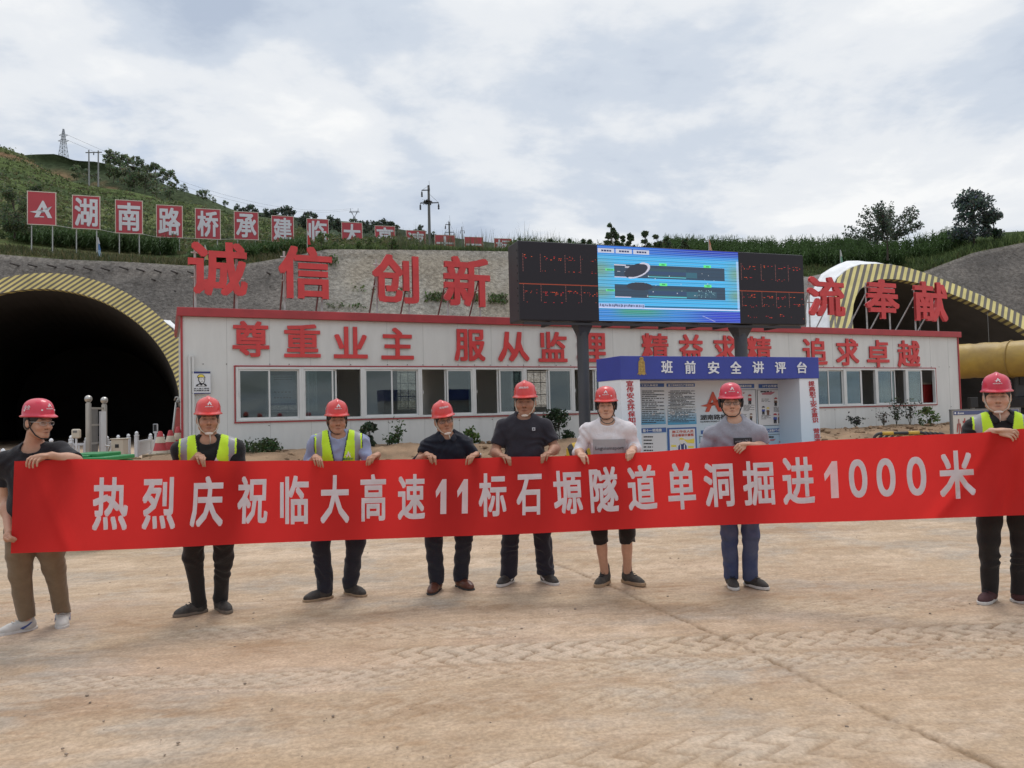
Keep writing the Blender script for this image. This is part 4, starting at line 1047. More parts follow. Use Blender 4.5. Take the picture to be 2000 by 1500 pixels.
# posters on the backboard
BOF = BO + 0.0
def b_sz(px, py): return k_sz(px, py, BOF)
def brect(mb, x0, y0, x1, y1, lift=0.0, th=0.002):
    q0 = b_sz(x0, (y0 + y1) / 2)[0]; q1 = b_sz(x1, (y0 + y1) / 2)[0]; xm = (x0 + x1) / 2; r0 = b_sz(xm, y1)[1]; r1 = b_sz(xm, y0)[1]
    mb.box(kp((q0 + q1) / 2, (r0 + r1) / 2, BOF + lift), (q1 - q0, th, r1 - r0), KAX); return q0, q1, r0, r1
def btext(mb, txt, x0, y0, x1, y1, lift=0.006, bold=0.02):
    q0 = b_sz(x0, (y0 + y1) / 2)[0]; q1 = b_sz(x1, (y0 + y1) / 2)[0]; xm = (x0 + x1) / 2; r0 = b_sz(xm, y1)[1]; r1 = b_sz(xm, y0)[1]
    letter(mb, txt, kp(q0, r0, BOF + lift - 0.001), KU * (q1 - q0), UP * (r1 - r0), KN * 0.002, bold)
def bpoly(mb, pts, lift):
    P_ = [on_plane(x, y, KP + KN * (BOF + lift), KN) for x, y in pts]; n = len(P_)
    mb.add(P_ + [p + KN * 0.0015 for p in P_], [tuple(range(n)), tuple(range(2 * n - 1, n - 1, -1))] + [(i, i + n, (i + 1) % n + n, (i + 1) % n) for i in range(n)])
m_hd = mat('heading_blue', (0.045, 0.115, 0.33), 0.4)
for r in ((1240, 749, 1297, 756), (1302, 749, 1357, 755.5), (1436, 750, 1473, 758), (1481.5, 750, 1529, 758), (1240, 836, 1301, 845), (1369, 840, 1412, 847), (1490, 837, 1533, 844), (1304, 835, 1361, 900)):
    mb = MB(); brect(mb, *r, lift=0.002); mb.build('poster_heading', m_hd, stand)
m_sky = grad_mat('poster_landscape', (0.60, 0.62, 0.62), (0.045, 0.30, 0.52), b_sz(1300, 829)[1], b_sz(1300, 795)[1])
for k_, r in enumerate(((1240, 795, 1300, 829), (1304, 793, 1360, 829))):
    mb = MB(); brect(mb, *r, lift=0.001)
    mb.build('poster_landscape', m_sky, stand)
mb = MB(); rr = random.Random(12)
for i in range(9): x_ = rr.uniform(1306, 1352); w_ = rr.uniform(3, 9); y_ = rr.uniform(803, 812); brect(mb, x_, y_, x_ + w_, y_ + rr.uniform(1, 3), lift=0.0035)
for i in range(6): x_ = rr.uniform(1262, 1292); w_ = rr.uniform(3, 7); y_ = rr.uniform(803, 811); brect(mb, x_, y_, x_ + w_, y_ + rr.uniform(1, 3), lift=0.0035)
mb.build('cloud_print', m_white, stand)
m_paper = mat('poster_paper', (0.66, 0.66, 0.67), 0.5)
for r in ((1308, 838, 1358, 900, 0.004), (1240, 847, 1302, 900, 0.002), (1436, 761.5, 1476, 831, 0.002), (1480, 761.5, 1533, 830, 0.002)):
    mb = MB(); brect(mb, *r[:4], lift=r[4]); mb.build('poster_paper', m_paper, stand)
mb = MB()
for x0, y0, x1, y1 in ((1436, 761, 1476.5, 831.5), (1479.5, 761, 1534, 831), (1489, 848, 1536, 900), (1367, 851, 1412, 900)):
    for r in ((x0, y0, x1, y0 + 0.7), (x0, y1 - 0.7, x1, y1), (x0, y0, x0 + 0.7, y1), (x1 - 0.7, y0, x1, y1)): brect(mb, *r, lift=0.0045)
rr = random.Random(6)
def lines(x0, x1, y0, y1, n, hh, ind=0.0):
    for i in range(n):
        y = y0 + (y1 - y0) * i / n; x = x0 + (ind if i % 2 == 0 else 0); xe = x1 - (0 if i % 2 == 0 else rr.uniform(0.05, 0.5) * (x1 - x0))
        while x < xe:
            w_ = rr.uniform(2.0, 7.0); brect(mb, x, y, min(x + w_, xe), y + hh, lift=0.005); x += w_ + rr.choice((0.5, 0.5, 0.9, 2.2))
lines(1253.6, 1297, 763, 828, 18, 1.55); lines(1305, 1357, 763, 826, 24, 1.2, 4.0)
for i in range(5): lines(1257, 1275, 852 + 6.6 * i, 855 + 6.6 * i, 1, 2.4)
lines(1452, 1473, 791, 804, 6, 0.8); lines(1446, 1458, 809, 815, 3, 0.8); lines(1487, 1504, 779, 786, 3, 0.8); lines(1487, 1505, 811, 820, 4, 0.8); lines(1511, 1529, 795, 805, 5, 0.8); lines(1485, 1507, 763.5, 768, 1, 3.0); lines(1501, 1511, 852, 856, 1, 3)
mb.build('poster_text', m_ink, stand)
mb = MB()
btext(mb, '工区九条规定', 1252, 750.3, 1285, 754.8, 0.006); btext(mb, '施工现场安全生产管理制度', 1304.5, 750, 1354.5, 754.5, 0.006); btext(mb, '教育基本内容', 1440, 751.5, 1467.5, 756.5, 0.006); btext(mb, '10个必须遵守', 1489, 751.5, 1521.5, 756.5, 0.006)
btext(mb, '能十一项措施', 1255, 837.5, 1292, 843.5, 0.006); btext(mb, '进入设备3个必须', 1493, 838, 1527, 843, 0.006)
mb.build('heading_lettering', m_white, stand)
mb = MB(); btext(mb, '施工作业人员', 1312, 840, 1354, 845.5, 0.008); btext(mb, '安全着装示意图', 1312, 847, 1354, 852.5, 0.008); mb.build('poster_title', mat('orange_red_print', (0.5, 0.06, 0.03), 0.5), stand)
# emblem and company name in the middle
m_lr = mat('emblem_red', (0.55, 0.075, 0.035), 0.45)
q0, q1 = b_sz(1368, 785)[0], b_sz(1410, 785)[0]; r0, r1 = b_sz(1390, 805)[1], b_sz(1390, 765)[1]
mb = MB(); logo(mb, kp(q0, r0, BOF + 0.003), KU * (q1 - q0), UP * (r1 - r0), KN * 0.004); mb.build('emblem', m_lr, stand)
mb = MB(); btext(mb, '湖南路桥', 1367.5, 809.5, 1420, 820, 0.004, 0.02); btext(mb, 'HUNAN ROAD & BRIDGE', 1368, 821.5, 1424, 824.5, 0.004, 0.01); mb.build('company_name', m_ink, stand)
# worker drawings
def fig(x, y, h, top, bod, leg, par):
    k = h / 10.0
    for pts, m, lf in (([(x - 1.4 * k, y + 9.9 * k), (x - 1.4 * k, y + 5.5 * k), (x + 1.4 * k, y + 5.5 * k), (x + 1.4 * k, y + 9.9 * k), (x + 0.2 * k, y + 9.9 * k), (x, y + 7 * k), (x - 0.2 * k, y + 9.9 * k)], leg, 0.006),
                       ([(x - 1.9 * k, y + 6.2 * k), (x - 1.5 * k, y + 3.6 * k), (x + 1.5 * k, y + 3.6 * k), (x + 1.9 * k, y + 6.2 * k)], bod, 0.0075),
                       ([(x - 1.3 * k, y + 1.6 * k), (x - 1.2 * k, y + 3.2 * k), (x, y + 4.0 * k), (x + 1.2 * k, y + 3.2 * k), (x + 1.3 * k, y + 1.6 * k)], m_skinp, 0.009),
                       ([(x - 1.8 * k, y + 1.9 * k), (x - 1.3 * k, y + 0.5 * k), (x, y), (x + 1.3 * k, y + 0.5 * k), (x + 1.8 * k, y + 1.9 * k)], top, 0.0105)):
        mb = MB(); bpoly(mb, pts, lf); mb.build('worker_drawing', m, par)
m_rh = mat('print_red', (0.42, 0.05, 0.06), 0.5); m_br = mat('print_brown', (0.16, 0.09, 0.06), 0.5); m_bl2 = mat('print_blue', (0.06, 0.10, 0.35), 0.5)
fig(1515, 776, 17, m_rh, m_br, m_ink, stand); fig(1524, 777, 17, m_ink, m_ink, m_ink, stand); fig(1491, 793, 17, m_ink, m_bl2, m_ink, stand); fig(1500, 795, 16, m_yel, m_br, m_br, stand)
fig(1514, 807, 20, m_rh, m_bl2, m_ink, stand); fig(1523, 807, 20, m_rh, m_br, m_ink, stand); fig(1464.5, 770, 20, m_rh, m_rh, m_ink, stand); fig(1467, 807, 15, m_br, m_br, m_ink, stand); fig(1525, 861, 18, m_rh, m_bl2, m_ink, stand)
mb = MB(); bpoly(mb, [(1324, 889), (1325, 871), (1330, 866), (1337, 866), (1341, 871), (1342, 889)], 0.0065); mb.build('worker_drawing', m_navy, stand)
mb = MB(); bpoly(mb, [(1328.5, 866), (1327, 860), (1328, 857), (1336, 857), (1336.5, 861), (1333.5, 867), (1332, 868)], 0.008); mb.build('worker_drawing', m_skinp, stand)
mb = MB(); bpoly(mb, [(1326, 859), (1328, 856), (1331.5, 854.8), (1335, 856.5), (1337, 858.5)], 0.0095)
bpoly(mb, [(1334, 857.5), (1344, 859), (1356, 856.5), (1356, 866), (1343, 865)], 0.0065); bpoly(mb, [(1311, 869), (1321, 869), (1321, 873), (1311, 873)], 0.0065); bpoly(mb, [(1344, 871), (1355, 871), (1355, 875), (1344, 875)], 0.0065); mb.build('worker_drawing', m_yel, stand)
mb = MB(); bpoly(mb, [(1328, 869), (1329.5, 867), (1331, 889), (1329, 889)], 0.009); bpoly(mb, [(1336, 867), (1337.5, 869), (1338, 889), (1336, 889)], 0.009); mb.build('worker_drawing', m_white, stand)
for r in ((1487, 765, 1514, 771), (1450, 765.5, 1456, 769), (1501, 857, 1516, 861)):
    mb = MB(); x0, y0, x1, y1 = r; bpoly(mb, [(x0, y0 + (y1 - y0) * .6), (x0 + (x1 - x0) * 0.4, y0 + .8), (x1, y0), (x1 - 3, y0 + (y1 - y0) * .5), (x0 + (x1 - x0) * .7, y1), (x0 + 2, y1)], 0.005); mb.build('title_swash', mat('print_pink', (0.45, 0.16, 0.19), 0.5), stand)
# ------------------------------------------------------------------ plants: many small leaves spread through a volume
def leaf_mat(name, rough=0.6):
    return mat(name, rough=rough, attr='tone', transl=0.35, spec=0.25)
m_leaf = leaf_mat('leaf_green')
def quads_mesh(name, c, size, rng, cols, m, parent=None, aspect=1.8, up_bias=0.0, kind=None):
    """one small pointed leaf per centre c"""
    cols = np.asarray(cols) * 1.45; n = len(c); d = rng.standard_normal((n, 3)); d[:, 2] += up_bias; d /= np.linalg.norm(d, axis=1)[:, None]
    e = np.cross(d, rng.standard_normal((n, 3))); e /= np.linalg.norm(e, axis=1)[:, None] + 1e-9
    size = np.broadcast_to(np.asarray(size, float), (n,))[:, None]
    L = d * size * aspect; W = e * size
    q = np.stack([c - L * 0.5, c + W * 0.5, c + L * 0.5, c - W * 0.5], 1).reshape(-1, 3)
    return mesh_obj(name, q, np.arange(4 * n).reshape(n, 4), m, parent, False, None, np.repeat(cols, 4, 0))
def tone(rng, n, base, var=0.35):
    base = np.asarray(base, float); k = 1 + var * (rng.random((n, 1)) * 2 - 1); h = 1 + 0.15 * rng.standard_normal((n, 3))
    return np.clip(base * k * h, 0.004, 1)
def tree(name, base, h, w, seed, label, group, col=(0.035, 0.058, 0.022), n=1600, leaf=None, shape='round', trunk_h=0.25, cat='tree', dens=None, lobes=9, mcol=(0.05, 0.04, 0.03)):
    rng = np.random.default_rng(seed); base = np.asarray(base, float)
    root = thing(name, base, label, cat, group)
    # limbs
    mb = MB(); lob = []
    mb.tube([base - np.array([0, 0, 0.3]), base + np.array([0.01 * h, 0, trunk_h * h]), base + np.array([0.02 * h * rng.standard_normal(), 0, 0.75 * h])], [0.022 * h, 0.016 * h, 0.006 * h], 6)
    for k in range(lobes):
        a = rng.random() * 6.283; 
        if shape == 'fan':
            el = rng.uniform(0.35, 1.35); r = (0.40 + 0.16 * rng.random()) * (1 + 0.15 * math.sin(el))
            p = np.array([math.cos(a) * math.cos(el) * w * 0.62, math.sin(a) * math.cos(el) * w * 0.62, h * (trunk_h + (1 - trunk_h) * (0.15 + 0.75 * math.sin(el)))])
        elif shape == 'tall':
            z = rng.random(); r = w * 0.5 * (1 - 0.75 * z) * rng.uniform(0.55, 1.0); p = np.array([math.cos(a) * r, math.sin(a) * r, h * (trunk_h + (0.93 - trunk_h) * z)])
        else:
            z = rng.random(); r = w * 0.5 * math.sqrt(max(0.05, 1 - (1.7 * z - 0.7) ** 2)) * rng.uniform(0.45, 0.9); p = np.array([math.cos(a) * r, math.sin(a) * r, h * (trunk_h + (0.9 - trunk_h) * z)])
        lob.append(p); st = base + np.array([0, 0, min(p[2] * 0.6, h * 0.6)])
        mb.tube([st, (st + base + p) / 2 + np.array([0, 0, 0.03 * h]), base + p], [0.010 * h, 0.006 * h, 0.003 * h], 5)
    mb.build('trunk', mat('bark_brown', (0.05, 0.04, 0.03), 0.9), root)
    lob = np.array(lob); m = n // lobes; cs = []
    rad = (0.20 if shape != 'fan' else 0.15) * max(w, 0.5 * h) * (1 if shape != 'tall' else 0.8)
    for p in lob:
        u = rng.standard_normal((m, 3)); u /= np.linalg.norm(u, axis=1)[:, None]
        r = rad * rng.uniform(0.7, 1.25) * rng.random((m, 1)) ** 0.42
        if shape == 'fan':
            ax_ = unit(p * np.array([1, 1, 0.6]) + 1e-6); t = rng.uniform(-0.95, 0.45, (m, 1)); cs.append(p + ax_ * t * w * 0.5 * np.array([1, 1, 0.8]) + u * r * 0.45)
        else: cs.append(p + u * r * np.array([1, 1, 0.85]))
    c = np.concatenate(cs) + base
    shade_ = tone(rng, len(c), col, 0.4)
    quads_mesh('crown', c, (leaf or 0.05 * h) * rng.uniform(0.6, 1.3, len(c)), rng, shade_, m_leaf, root)
    return root
def ground_at(px, py, fallback):
    p = hill_hit(px, py); return p if p is not None else at(px, py, fallback)

# two solitary trees on the brow to the right
tree('tree', at(1733, 500, 50.0), 3.2, 3.3, 21, 'dark tree with feathery upswept branches above the slanting tunnel', None, col=(0.058, 0.076, 0.056), n=5000, leaf=0.095, shape='fan', trunk_h=0.12, lobes=26)
tree('tree', at(1902, 473, 52.0), 3.55, 3.0, 22, 'tall dark leafy tree standing alone on the brow farthest right', None, col=(0.056, 0.076, 0.066), n=4600, leaf=0.12, shape='round', trunk_h=0.10, lobes=30)
tree('bush', at(1942, 463, 52.0), 1.9, 1.7, 23, 'low dark bush leaning against the tall lone tree', None, col=(0.026, 0.04, 0.026), n=1500, leaf=0.11, trunk_h=0.05, lobes=10, cat='bush')
# saplings rising behind the screen
SAP = [(1196, 480, 436), (1232, 478, 456), (1262, 478, 452), (1285, 480, 449), (1304, 482, 458), (1340, 486, 458), (1215, 480, 458), (1138, 478, 466), (1112, 478, 467), (1076, 476, 464), (1153, 480, 468)]
for i, (px, yb, yt) in enumerate(SAP):
    d_ = 40 + (i % 3) * 1.2; b_ = at(px, yb + 14, d_); h_ = at(px, yt, d_)[2] - b_[2]
    sap_lab = ['tallest', 'second', 'third', 'fourth', 'fifth'][i] + ' leafy sapling from the left above the blue display' if False else None
    tree('sapling', b_, h_, h_ * 0.55, 100 + i, 'young leafy sapling showing above the top edge of the black screen', 'saplings behind the screen', col=(0.055, 0.080, 0.042), n=420, leaf=0.13, shape='tall', trunk_h=0.08, lobes=13)
# trees along the crest of the dark hill, and on the far ridge
rt = random.Random(5); CREST = []
for px in (214, 222, 233, 246, 258, 268, 280, 292, 304, 318, 332, 345, 360, 388, 396, 404, 418, 440):
    CREST.append((px, float(prof(px, RB)), rt.uniform(20, 36) if px < 350 else rt.uniform(12, 22), 178))
for px, py, hh in ((222, 352, 30), (243, 356, 34), (262, 362, 32), (283, 371, 36), (306, 380, 34), (332, 388, 26), (150, 348, 28), (170, 352, 24), (255, 372, 20), (214, 344, 28), (190, 352, 20), (238, 340, 24), (275, 352, 28), (300, 360, 26)):
    CREST.append((px, py, hh, 168))
for i, (px, py, hh, d_) in enumerate(CREST):
    b_ = at(px, py + 3, d_); h_ = hh * d_ / F_PX
    tree('hill_tree', b_, h_ * 1.1, h_ * rt.uniform(0.7, 1.1), 200 + i, 'small dusty green tree on the dark upper hill behind the terraces', 'trees on the upper hill', col=[(0.105, 0.135, 0.075), (0.13, 0.155, 0.10), (0.09, 0.118, 0.066)][i % 3], n=520, leaf=h_ * 0.075, trunk_h=0.12, lobes=11)
FAR = [(466, 414, 16), (478, 416, 14), (492, 418, 18), (505, 420, 15), (516, 421, 18), (541, 422, 24), (556, 424, 24), (568, 426, 20), (604, 431, 20), (615, 434, 16), (634, 440, 14), (652, 442, 16), (664, 445, 18), (722, 446, 16), (738, 448, 18), (750, 450, 20), (764, 452, 20), (776, 456, 16), (822, 462, 22), (648, 438, 18), (480, 424, 14), (590, 440, 16), (690, 446, 18), (706, 448, 16), (846, 470, 16), (600, 445, 18), (760, 462, 14), (640, 452, 14)]
for i, (px, py, hh) in enumerate(FAR):
    d_ = 200.0; b_ = at(px, py + 8, d_); h_ = (hh + 8) * d_ / F_PX
    tree('ridge_tree', b_, h_, h_ * rt.uniform(0.85, 1.25), 300 + i, 'dark round crowned tree on the far ridge behind the red sign boards', 'trees on the far ridge', col=(0.058, 0.076, 0.056), n=360, leaf=h_ * 0.10, trunk_h=0.08, lobes=9)
tree('bush', at(28, 456, 46.0), 2.9, 2.2, 41, 'big dark bush left of the first red sign board', None, col=(0.062, 0.084, 0.044), n=3000, leaf=0.085, trunk_h=0.02, lobes=22, cat='bush')
tree('bush', at(70, 395, 70.0), 1.6, 1.6, 42, 'dark scrubby bush up the green terraces', None, col=(0.045, 0.062, 0.032), n=500, leaf=0.12, trunk_h=0.05, lobes=9, cat='bush')
for i, (px, py, hh, wd) in enumerate(((628, 487, 40, 0.8), (560, 484, 16, 0.9), (700, 482, 14, 0.9), (596, 486, 18, 0.8), (722, 480, 20, 0.7), (520, 488, 12, 1.0), (655, 486, 16, 0.8), (770, 482, 18, 1.0))):
    d_ = float(prof(px, DB)) + 6.9; b_ = at(px, py + 4, d_); h_ = hh * d_ / F_PX
    tree('shrub', b_, h_, h_ * wd, 400 + i, ['leafy shrub with spreading stems in front of the ninth red board', 'light green shrub on the brow of the sprayed slope', 'light green shrub on the brow of the sprayed slope'][min(i, 2)] if i < 1 else 'light green shrub on the brow of the sprayed slope', 'shrubs on the slope brow', col=(0.062, 0.095, 0.034), n=520, leaf=0.075, trunk_h=0.05, lobes=12, cat='shrub')

# ------------------------------------------------------------------ maize and rough grass (nobody could count these)
def maize(name, pts, hs, seed, col):
    rng = np.random.default_rng(seed); V, C_ = [], []
    for p, h in zip(pts, hs):
        nl = rng.integers(8, 12); a0 = rng.random() * 6.28
        def strip(q, w):
            q = np.array(q); 
            for k in range(len(q) - 1):
                t = unit(q[k + 1] - q[k]); s_ = np.cross(t, [0.3, 0.2, 1.0]); s_ = s_ / (np.linalg.norm(s_) + 1e-6)
                w0, w1 = w[k], w[k + 1]; V.append([q[k] - s_ * w0, q[k] + s_ * w0, q[k + 1] + s_ * w1, q[k + 1] - s_ * w1])
        n0 = len(V)
        strip([p, p + np.array([0.02, 0, h * 0.55]), p + np.array([0.03, 0.02, h])], [0.022, 0.02, 0.012])
        for k in range(nl):
            z = h * (0.15 + 0.75 * k / nl); a = a0 + math.pi * k + rng.normal(0, 0.35); L = 0.62 * rng.uniform(0.7, 1.15) * (1 - 0.35 * k / nl); dx = np.array([math.cos(a), math.sin(a), 0])
            s = p + np.array([0.02, 0, z]); strip([s, s + dx * L * 0.35 + UP * L * 0.42, s + dx * L * 0.8 + UP * L * 0.38, s + dx * L * 1.08 + UP * L * 0.02], [0.02, 0.042, 0.034, 0.006])
        for k in range(3):
            a = rng.random() * 6.28; s = p + np.array([0.03, 0.02, h]); strip([s, s + np.array([math.cos(a) * 0.1, math.sin(a) * 0.1, 0.26])], [0.012, 0.006])
        c = 1.5 * np.asarray(col) * rng.uniform(0.65, 1.35); C_ += [c] * (len(V) - n0)
    V = np.array(V).reshape(-1, 3); C_ = np.repeat(np.array(C_), 4, 0)
    return tag(mesh_obj(name, V, np.arange(len(V)).reshape(-1, 4), m_leaf, None, False, None, C_), kind='stuff')
mr_ = np.random.default_rng(31); pts, hs = [], []
def scatter(x0, x1, n, d0, d1, h0, h1):
    for _ in range(n):
        px = mr_.uniform(x0, x1); db = float(prof(px, DB)) + 6.5; dd = db + mr_.uniform(d0, d1); p = at(px, 600, dd); z = hill_z(p[0], p[1])
        if z is None: continue
        pts.append(np.array([p[0], p[1], z - 0.05])); hs.append(mr_.uniform(h0, h1))
scatter(1300, 1700, 800, 3.0, 9.5, 1.0, 1.35)
scatter(1640, 1890, 300, 2.5, 8.0, 0.9, 1.25)
scatter(20, 345, 420, 8.0, 12.0, 1.0, 1.4)
scatter(380, 600, 360, 2.0, 6.0, 0.55, 0.95)
scatter(1000, 1300, 120, 2.0, 6.0, 0.6, 0.9)
maize('maize_plants', pts, hs, 32, (0.042, 0.072, 0.026))
def grass(name, n, x0, x1, d0, d1, h0, h1, cols, seed, wid=0.012, lean=0.35, kind='stuff'):
    rng = np.random.default_rng(seed); V, Cc = [], []
    px = rng.uniform(x0, x1, n); off = d0 + (d1 - d0) * rng.random(n) ** 1.3
    dd = prof(px, DB) + 6.5 + off; P_ = at(px, np.full(n, 600.0), dd)
    clump = fbm(P_[:, 0] * 0.9, P_[:, 1] * 0.9, seed, 3)
    for i in range(n):
        z = hill_z(P_[i, 0], P_[i, 1])
        if z is None or clump[i] < -0.25 and rng.random() < 0.6: continue
        h = rng.uniform(h0, h1) * (1 + 1.1 * max(clump[i], -0.5)); a = rng.random() * 6.28; p = np.array([P_[i, 0], P_[i, 1], z - 0.03]); w = wid * rng.uniform(0.7, 1.4) * np.array([math.cos(a), math.sin(a), 0])
        tip = p + np.array([rng.normal(0, lean) * h, rng.normal(0, lean) * h, h]); m_ = p * 0.45 + tip * 0.55 + UP * 0.1 * h
        V.append([p - w, p + w, m_ + w * 0.8, m_ - w * 0.8]); V.append([m_ - w * 0.8, m_ + w * 0.8, tip + w * 0.1, tip - w * 0.1])
        c = 1.3 * np.asarray(cols[rng.integers(0, len(cols))]) * rng.uniform(0.7, 1.35); Cc += [c, c]
    V = np.array(V).reshape(-1, 3)
    return tag(mesh_obj(name, V, np.arange(len(V)).reshape(-1, 4), m_leaf, None, False, None, np.repeat(np.array(Cc), 4, 0)), kind=kind)
GG = [(0.070, 0.105, 0.036), (0.10, 0.135, 0.048), (0.048, 0.075, 0.028)]; GD = [(0.085, 0.080, 0.036), (0.060, 0.066, 0.028), (0.100, 0.088, 0.045), (0.045, 0.062, 0.024)]
grass('brow_grass', 9000, 600, 1080, -0.35, 3.0, 0.12, 0.30, GG, 61, 0.018)
grass('brow_grass', 9000, -60, 640, -0.4, 5.5, 0.12, 0.38, GD, 62, 0.022)
grass('brow_grass', 7000, 1560, 1900, -0.4, 3.5, 0.15, 0.42, GG + GD[:2], 63, 0.022)
grass('brow_grass', 5000, 1780, 2120, -0.5, 4.0, 0.25, 0.55, GG, 64, 0.022)
grass('tall_weeds', 900, 760, 1120, 0.0, 1.5, 0.6, 1.25, [(0.07, 0.085, 0.04), (0.10, 0.10, 0.06)], 65, 0.009, 0.12)
# a few tufts on the bench of the sprayed slope
_sb = BVHTree.FromPolygons([tuple(v) for v in P.reshape(-1, 3)], [tuple(f) for f in SF]); _tr = np.random.default_rng(77); cs_, cc_ = [], []
for x0, x1, y0, y1, n_ in ((830, 990, 572, 588, 900), (690, 800, 560, 570, 120), (640, 720, 592, 600, 60), (640, 660, 500, 520, 80)):
    for _ in range(n_):
        px = _tr.uniform(x0, x1); py = _tr.uniform(y0, y1) + (px - x0) * 0.03; h_ = _sb.ray_cast(Vector(CAM), Vector([float(c) for c in unit(rays(px, py))]))
        if h_[0] is not None and fbm(px / 22.0, 1.0, 3.0, 2) > -0.2: cs_.append(np.array(h_[0]) + np.array([0, -0.12, 0.02]) + _tr.standard_normal(3) * 0.05)
cs_ = np.array(cs_); tag(quads_mesh('slope_tufts', cs_, 0.09 * _tr.uniform(0.6, 1.4, len(cs_)), _tr, tone(_tr, len(cs_), (0.07, 0.10, 0.04)), m_leaf, None, 2.2, 0.8), kind='stuff')
# tufts over the terraces of the hill
tr = np.random.default_rng(71); tc_, tcol = [], []
hv = H[12:NT - 1].reshape(-1, 3)
for _ in range(24000):
    i = tr.integers(0, NT - 1); j = tr.integers(0, len(colx) - 1); a, b = tr.random(2)
    if not (-150 < colx[j] < 800) or i < 14: continue
    p = H[i, j] * (1 - a) * (1 - b) + H[i, j + 1] * a * (1 - b) + H[i + 1, j] * (1 - a) * b + H[i + 1, j + 1] * a * b
    k = 8
    r = tr.uniform(0.25, 0.8); tc_.append(p + tr.standard_normal((k, 3)) * np.array([r, r * 0.6, r * 0.22]) + np.array([0, 0, 0.12])); tcol.append(np.ones((k, 1)) * np.array([(0.070, 0.092, 0.034), (0.095, 0.110, 0.046), (0.045, 0.062, 0.027), (0.100, 0.094, 0.048)][tr.integers(0, 4)]) * tr.uniform(0.7, 1.2))
tc_ = np.concatenate(tc_); tcol = np.concatenate(tcol)
tag(quads_mesh('hill_grass', tc_, tr.uniform(0.12, 0.34, len(tc_)), tr, tcol, m_leaf, None, 1.6), kind='stuff')

# weeds and bushes along the foot of the office
def weed(px, py, h, w, seed, label, name='bush', col=(0.045, 0.075, 0.028), n=420, leaf=0.045, off=0.7, sparse=False, group=None):
    s_, z_ = wall_sz(px, py, off); b_ = wp(s_, float(ground_z(*wp(s_, 0, off)[:2])) + 0.03, off)
    if sparse:
        rng = np.random.default_rng(seed); root = thing(name, b_, label, 'weed', group); mb = MB(); cs = []
        for k in range(7):
            a = rng.random() * 6.28; tip = b_ + np.array([math.cos(a) * w * 0.5 * rng.random(), math.sin(a) * 0.1, h * rng.uniform(0.6, 1.0)]); md = (b_ + tip) / 2 + np.array([0.03 * rng.standard_normal(), 0, 0.05])
            mb.tube([b_, md, tip], [0.008, 0.006, 0.003], 4)
            for q in range(n // 7): t = rng.uniform(0.3, 1.0); cs.append((b_ + (tip - b_) * t) + rng.standard_normal(3) * np.array([0.07, 0.05, 0.03]) * (0.4 + t))
        mb.build('stem', mat('weed_stem', (0.06, 0.055, 0.035), 0.9), root); cs = np.array(cs)
        quads_mesh('foliage', cs, leaf * rng.uniform(0.6, 1.2, len(cs)), rng, tone(rng, len(cs), col), m_leaf, root); return root
    return tree(name, b_, h, w, seed, label, group, col=col, n=n, leaf=leaf, trunk_h=0.03, lobes=14, cat='bush')
weed(722, 868, 0.62, 0.55, 501, 'upright dark leafy bush at the office foot beside the yellow vested man', col=(0.035, 0.052, 0.030), n=700, leaf=0.06)
weed(508, 888, 0.20, 1.1, 502, 'low green ground plant on the earth bank under the first windows', n=900, leaf=0.05, col=(0.040, 0.062, 0.026))
weed(778, 880, 0.62, 0.5, 503, 'thin weed with small leaves on the earth bank', 'weed', n=120, leaf=0.05, sparse=True)
weed(765, 890, 0.35, 0.5, 504, 'short weed growing left of the thin tall weed on the bank', 'weed', n=140, leaf=0.05, sparse=True)
weed(922, 870, 0.42, 0.45, 505, 'bright green plant peeping between two men in black shirts', n=240, leaf=0.06, col=(0.075, 0.12, 0.035))
weed(1092, 862, 0.85, 0.95, 506, 'dense dark green shrub beside the man in the charcoal shirt', n=1800, leaf=0.05, col=(0.026, 0.044, 0.022))
weed(1727, 850, 0.62, 0.55, 507, 'thin reddish weed left of the tall weeds behind the barriers', 'weed', n=90, leaf=0.05, sparse=True, col=(0.06, 0.055, 0.045))
weed(1752, 845, 1.05, 0.9, 508, 'tall wispy weed against the white wall behind the barriers', 'weed', n=160, leaf=0.055, sparse=True, col=(0.05, 0.058, 0.04))
weed(1778, 845, 1.0, 0.7, 509, 'tall dark weed right beside the wispy weed at the wall', 'weed', n=150, leaf=0.055, sparse=True, col=(0.05, 0.055, 0.04))
weed(1812, 850, 0.62, 0.75, 510, 'low green bush with yellowish top behind the right end of the barriers', n=420, leaf=0.06, col=(0.07, 0.10, 0.03))
weed(1672, 858, 0.42, 0.8, 511, 'dark drooping weed left of the black and yellow barriers', 'weed', n=150, leaf=0.055, sparse=True, col=(0.03, 0.036, 0.03))

# ------------------------------------------------------------------ the row of red sign boards on the hill
m_sred = mat('sign_red', (0.42, 0.040, 0.055), 0.45, var=0.06, vscale=1.5); m_swh = mat('sign_white', (0.62, 0.63, 0.66), 0.45); m_sedge = mat('sign_edge_cream', (0.62, 0.55, 0.46), 0.5)
m_gal = mat('galvanised_post', (0.40, 0.40, 0.38), 0.45, 0.3)
SIGNS = [('LOGO', 53, 110, 372, 439), ('湖', 141, 196, 380, 447), ('南', 225, 279, 389, 456), ('路', 305, 357, 399, 464), ('桥', 381, 431, 406, 467), ('承', 457, 505, 412, 468), ('建', 530, 574, 420, 473), ('临', 599, 642, 426, 476), ('大', 667, 708, 433, 480), ('高', 732, 772, 440, 484),
         ('速', 793, 832, 449, 488), ('十', 849, 889, 458, 494), ('一', 907, 944, 462, 494), ('标', 965, 1000, 465, 496)]
SNAME = {'LOGO': 'white A emblem'}
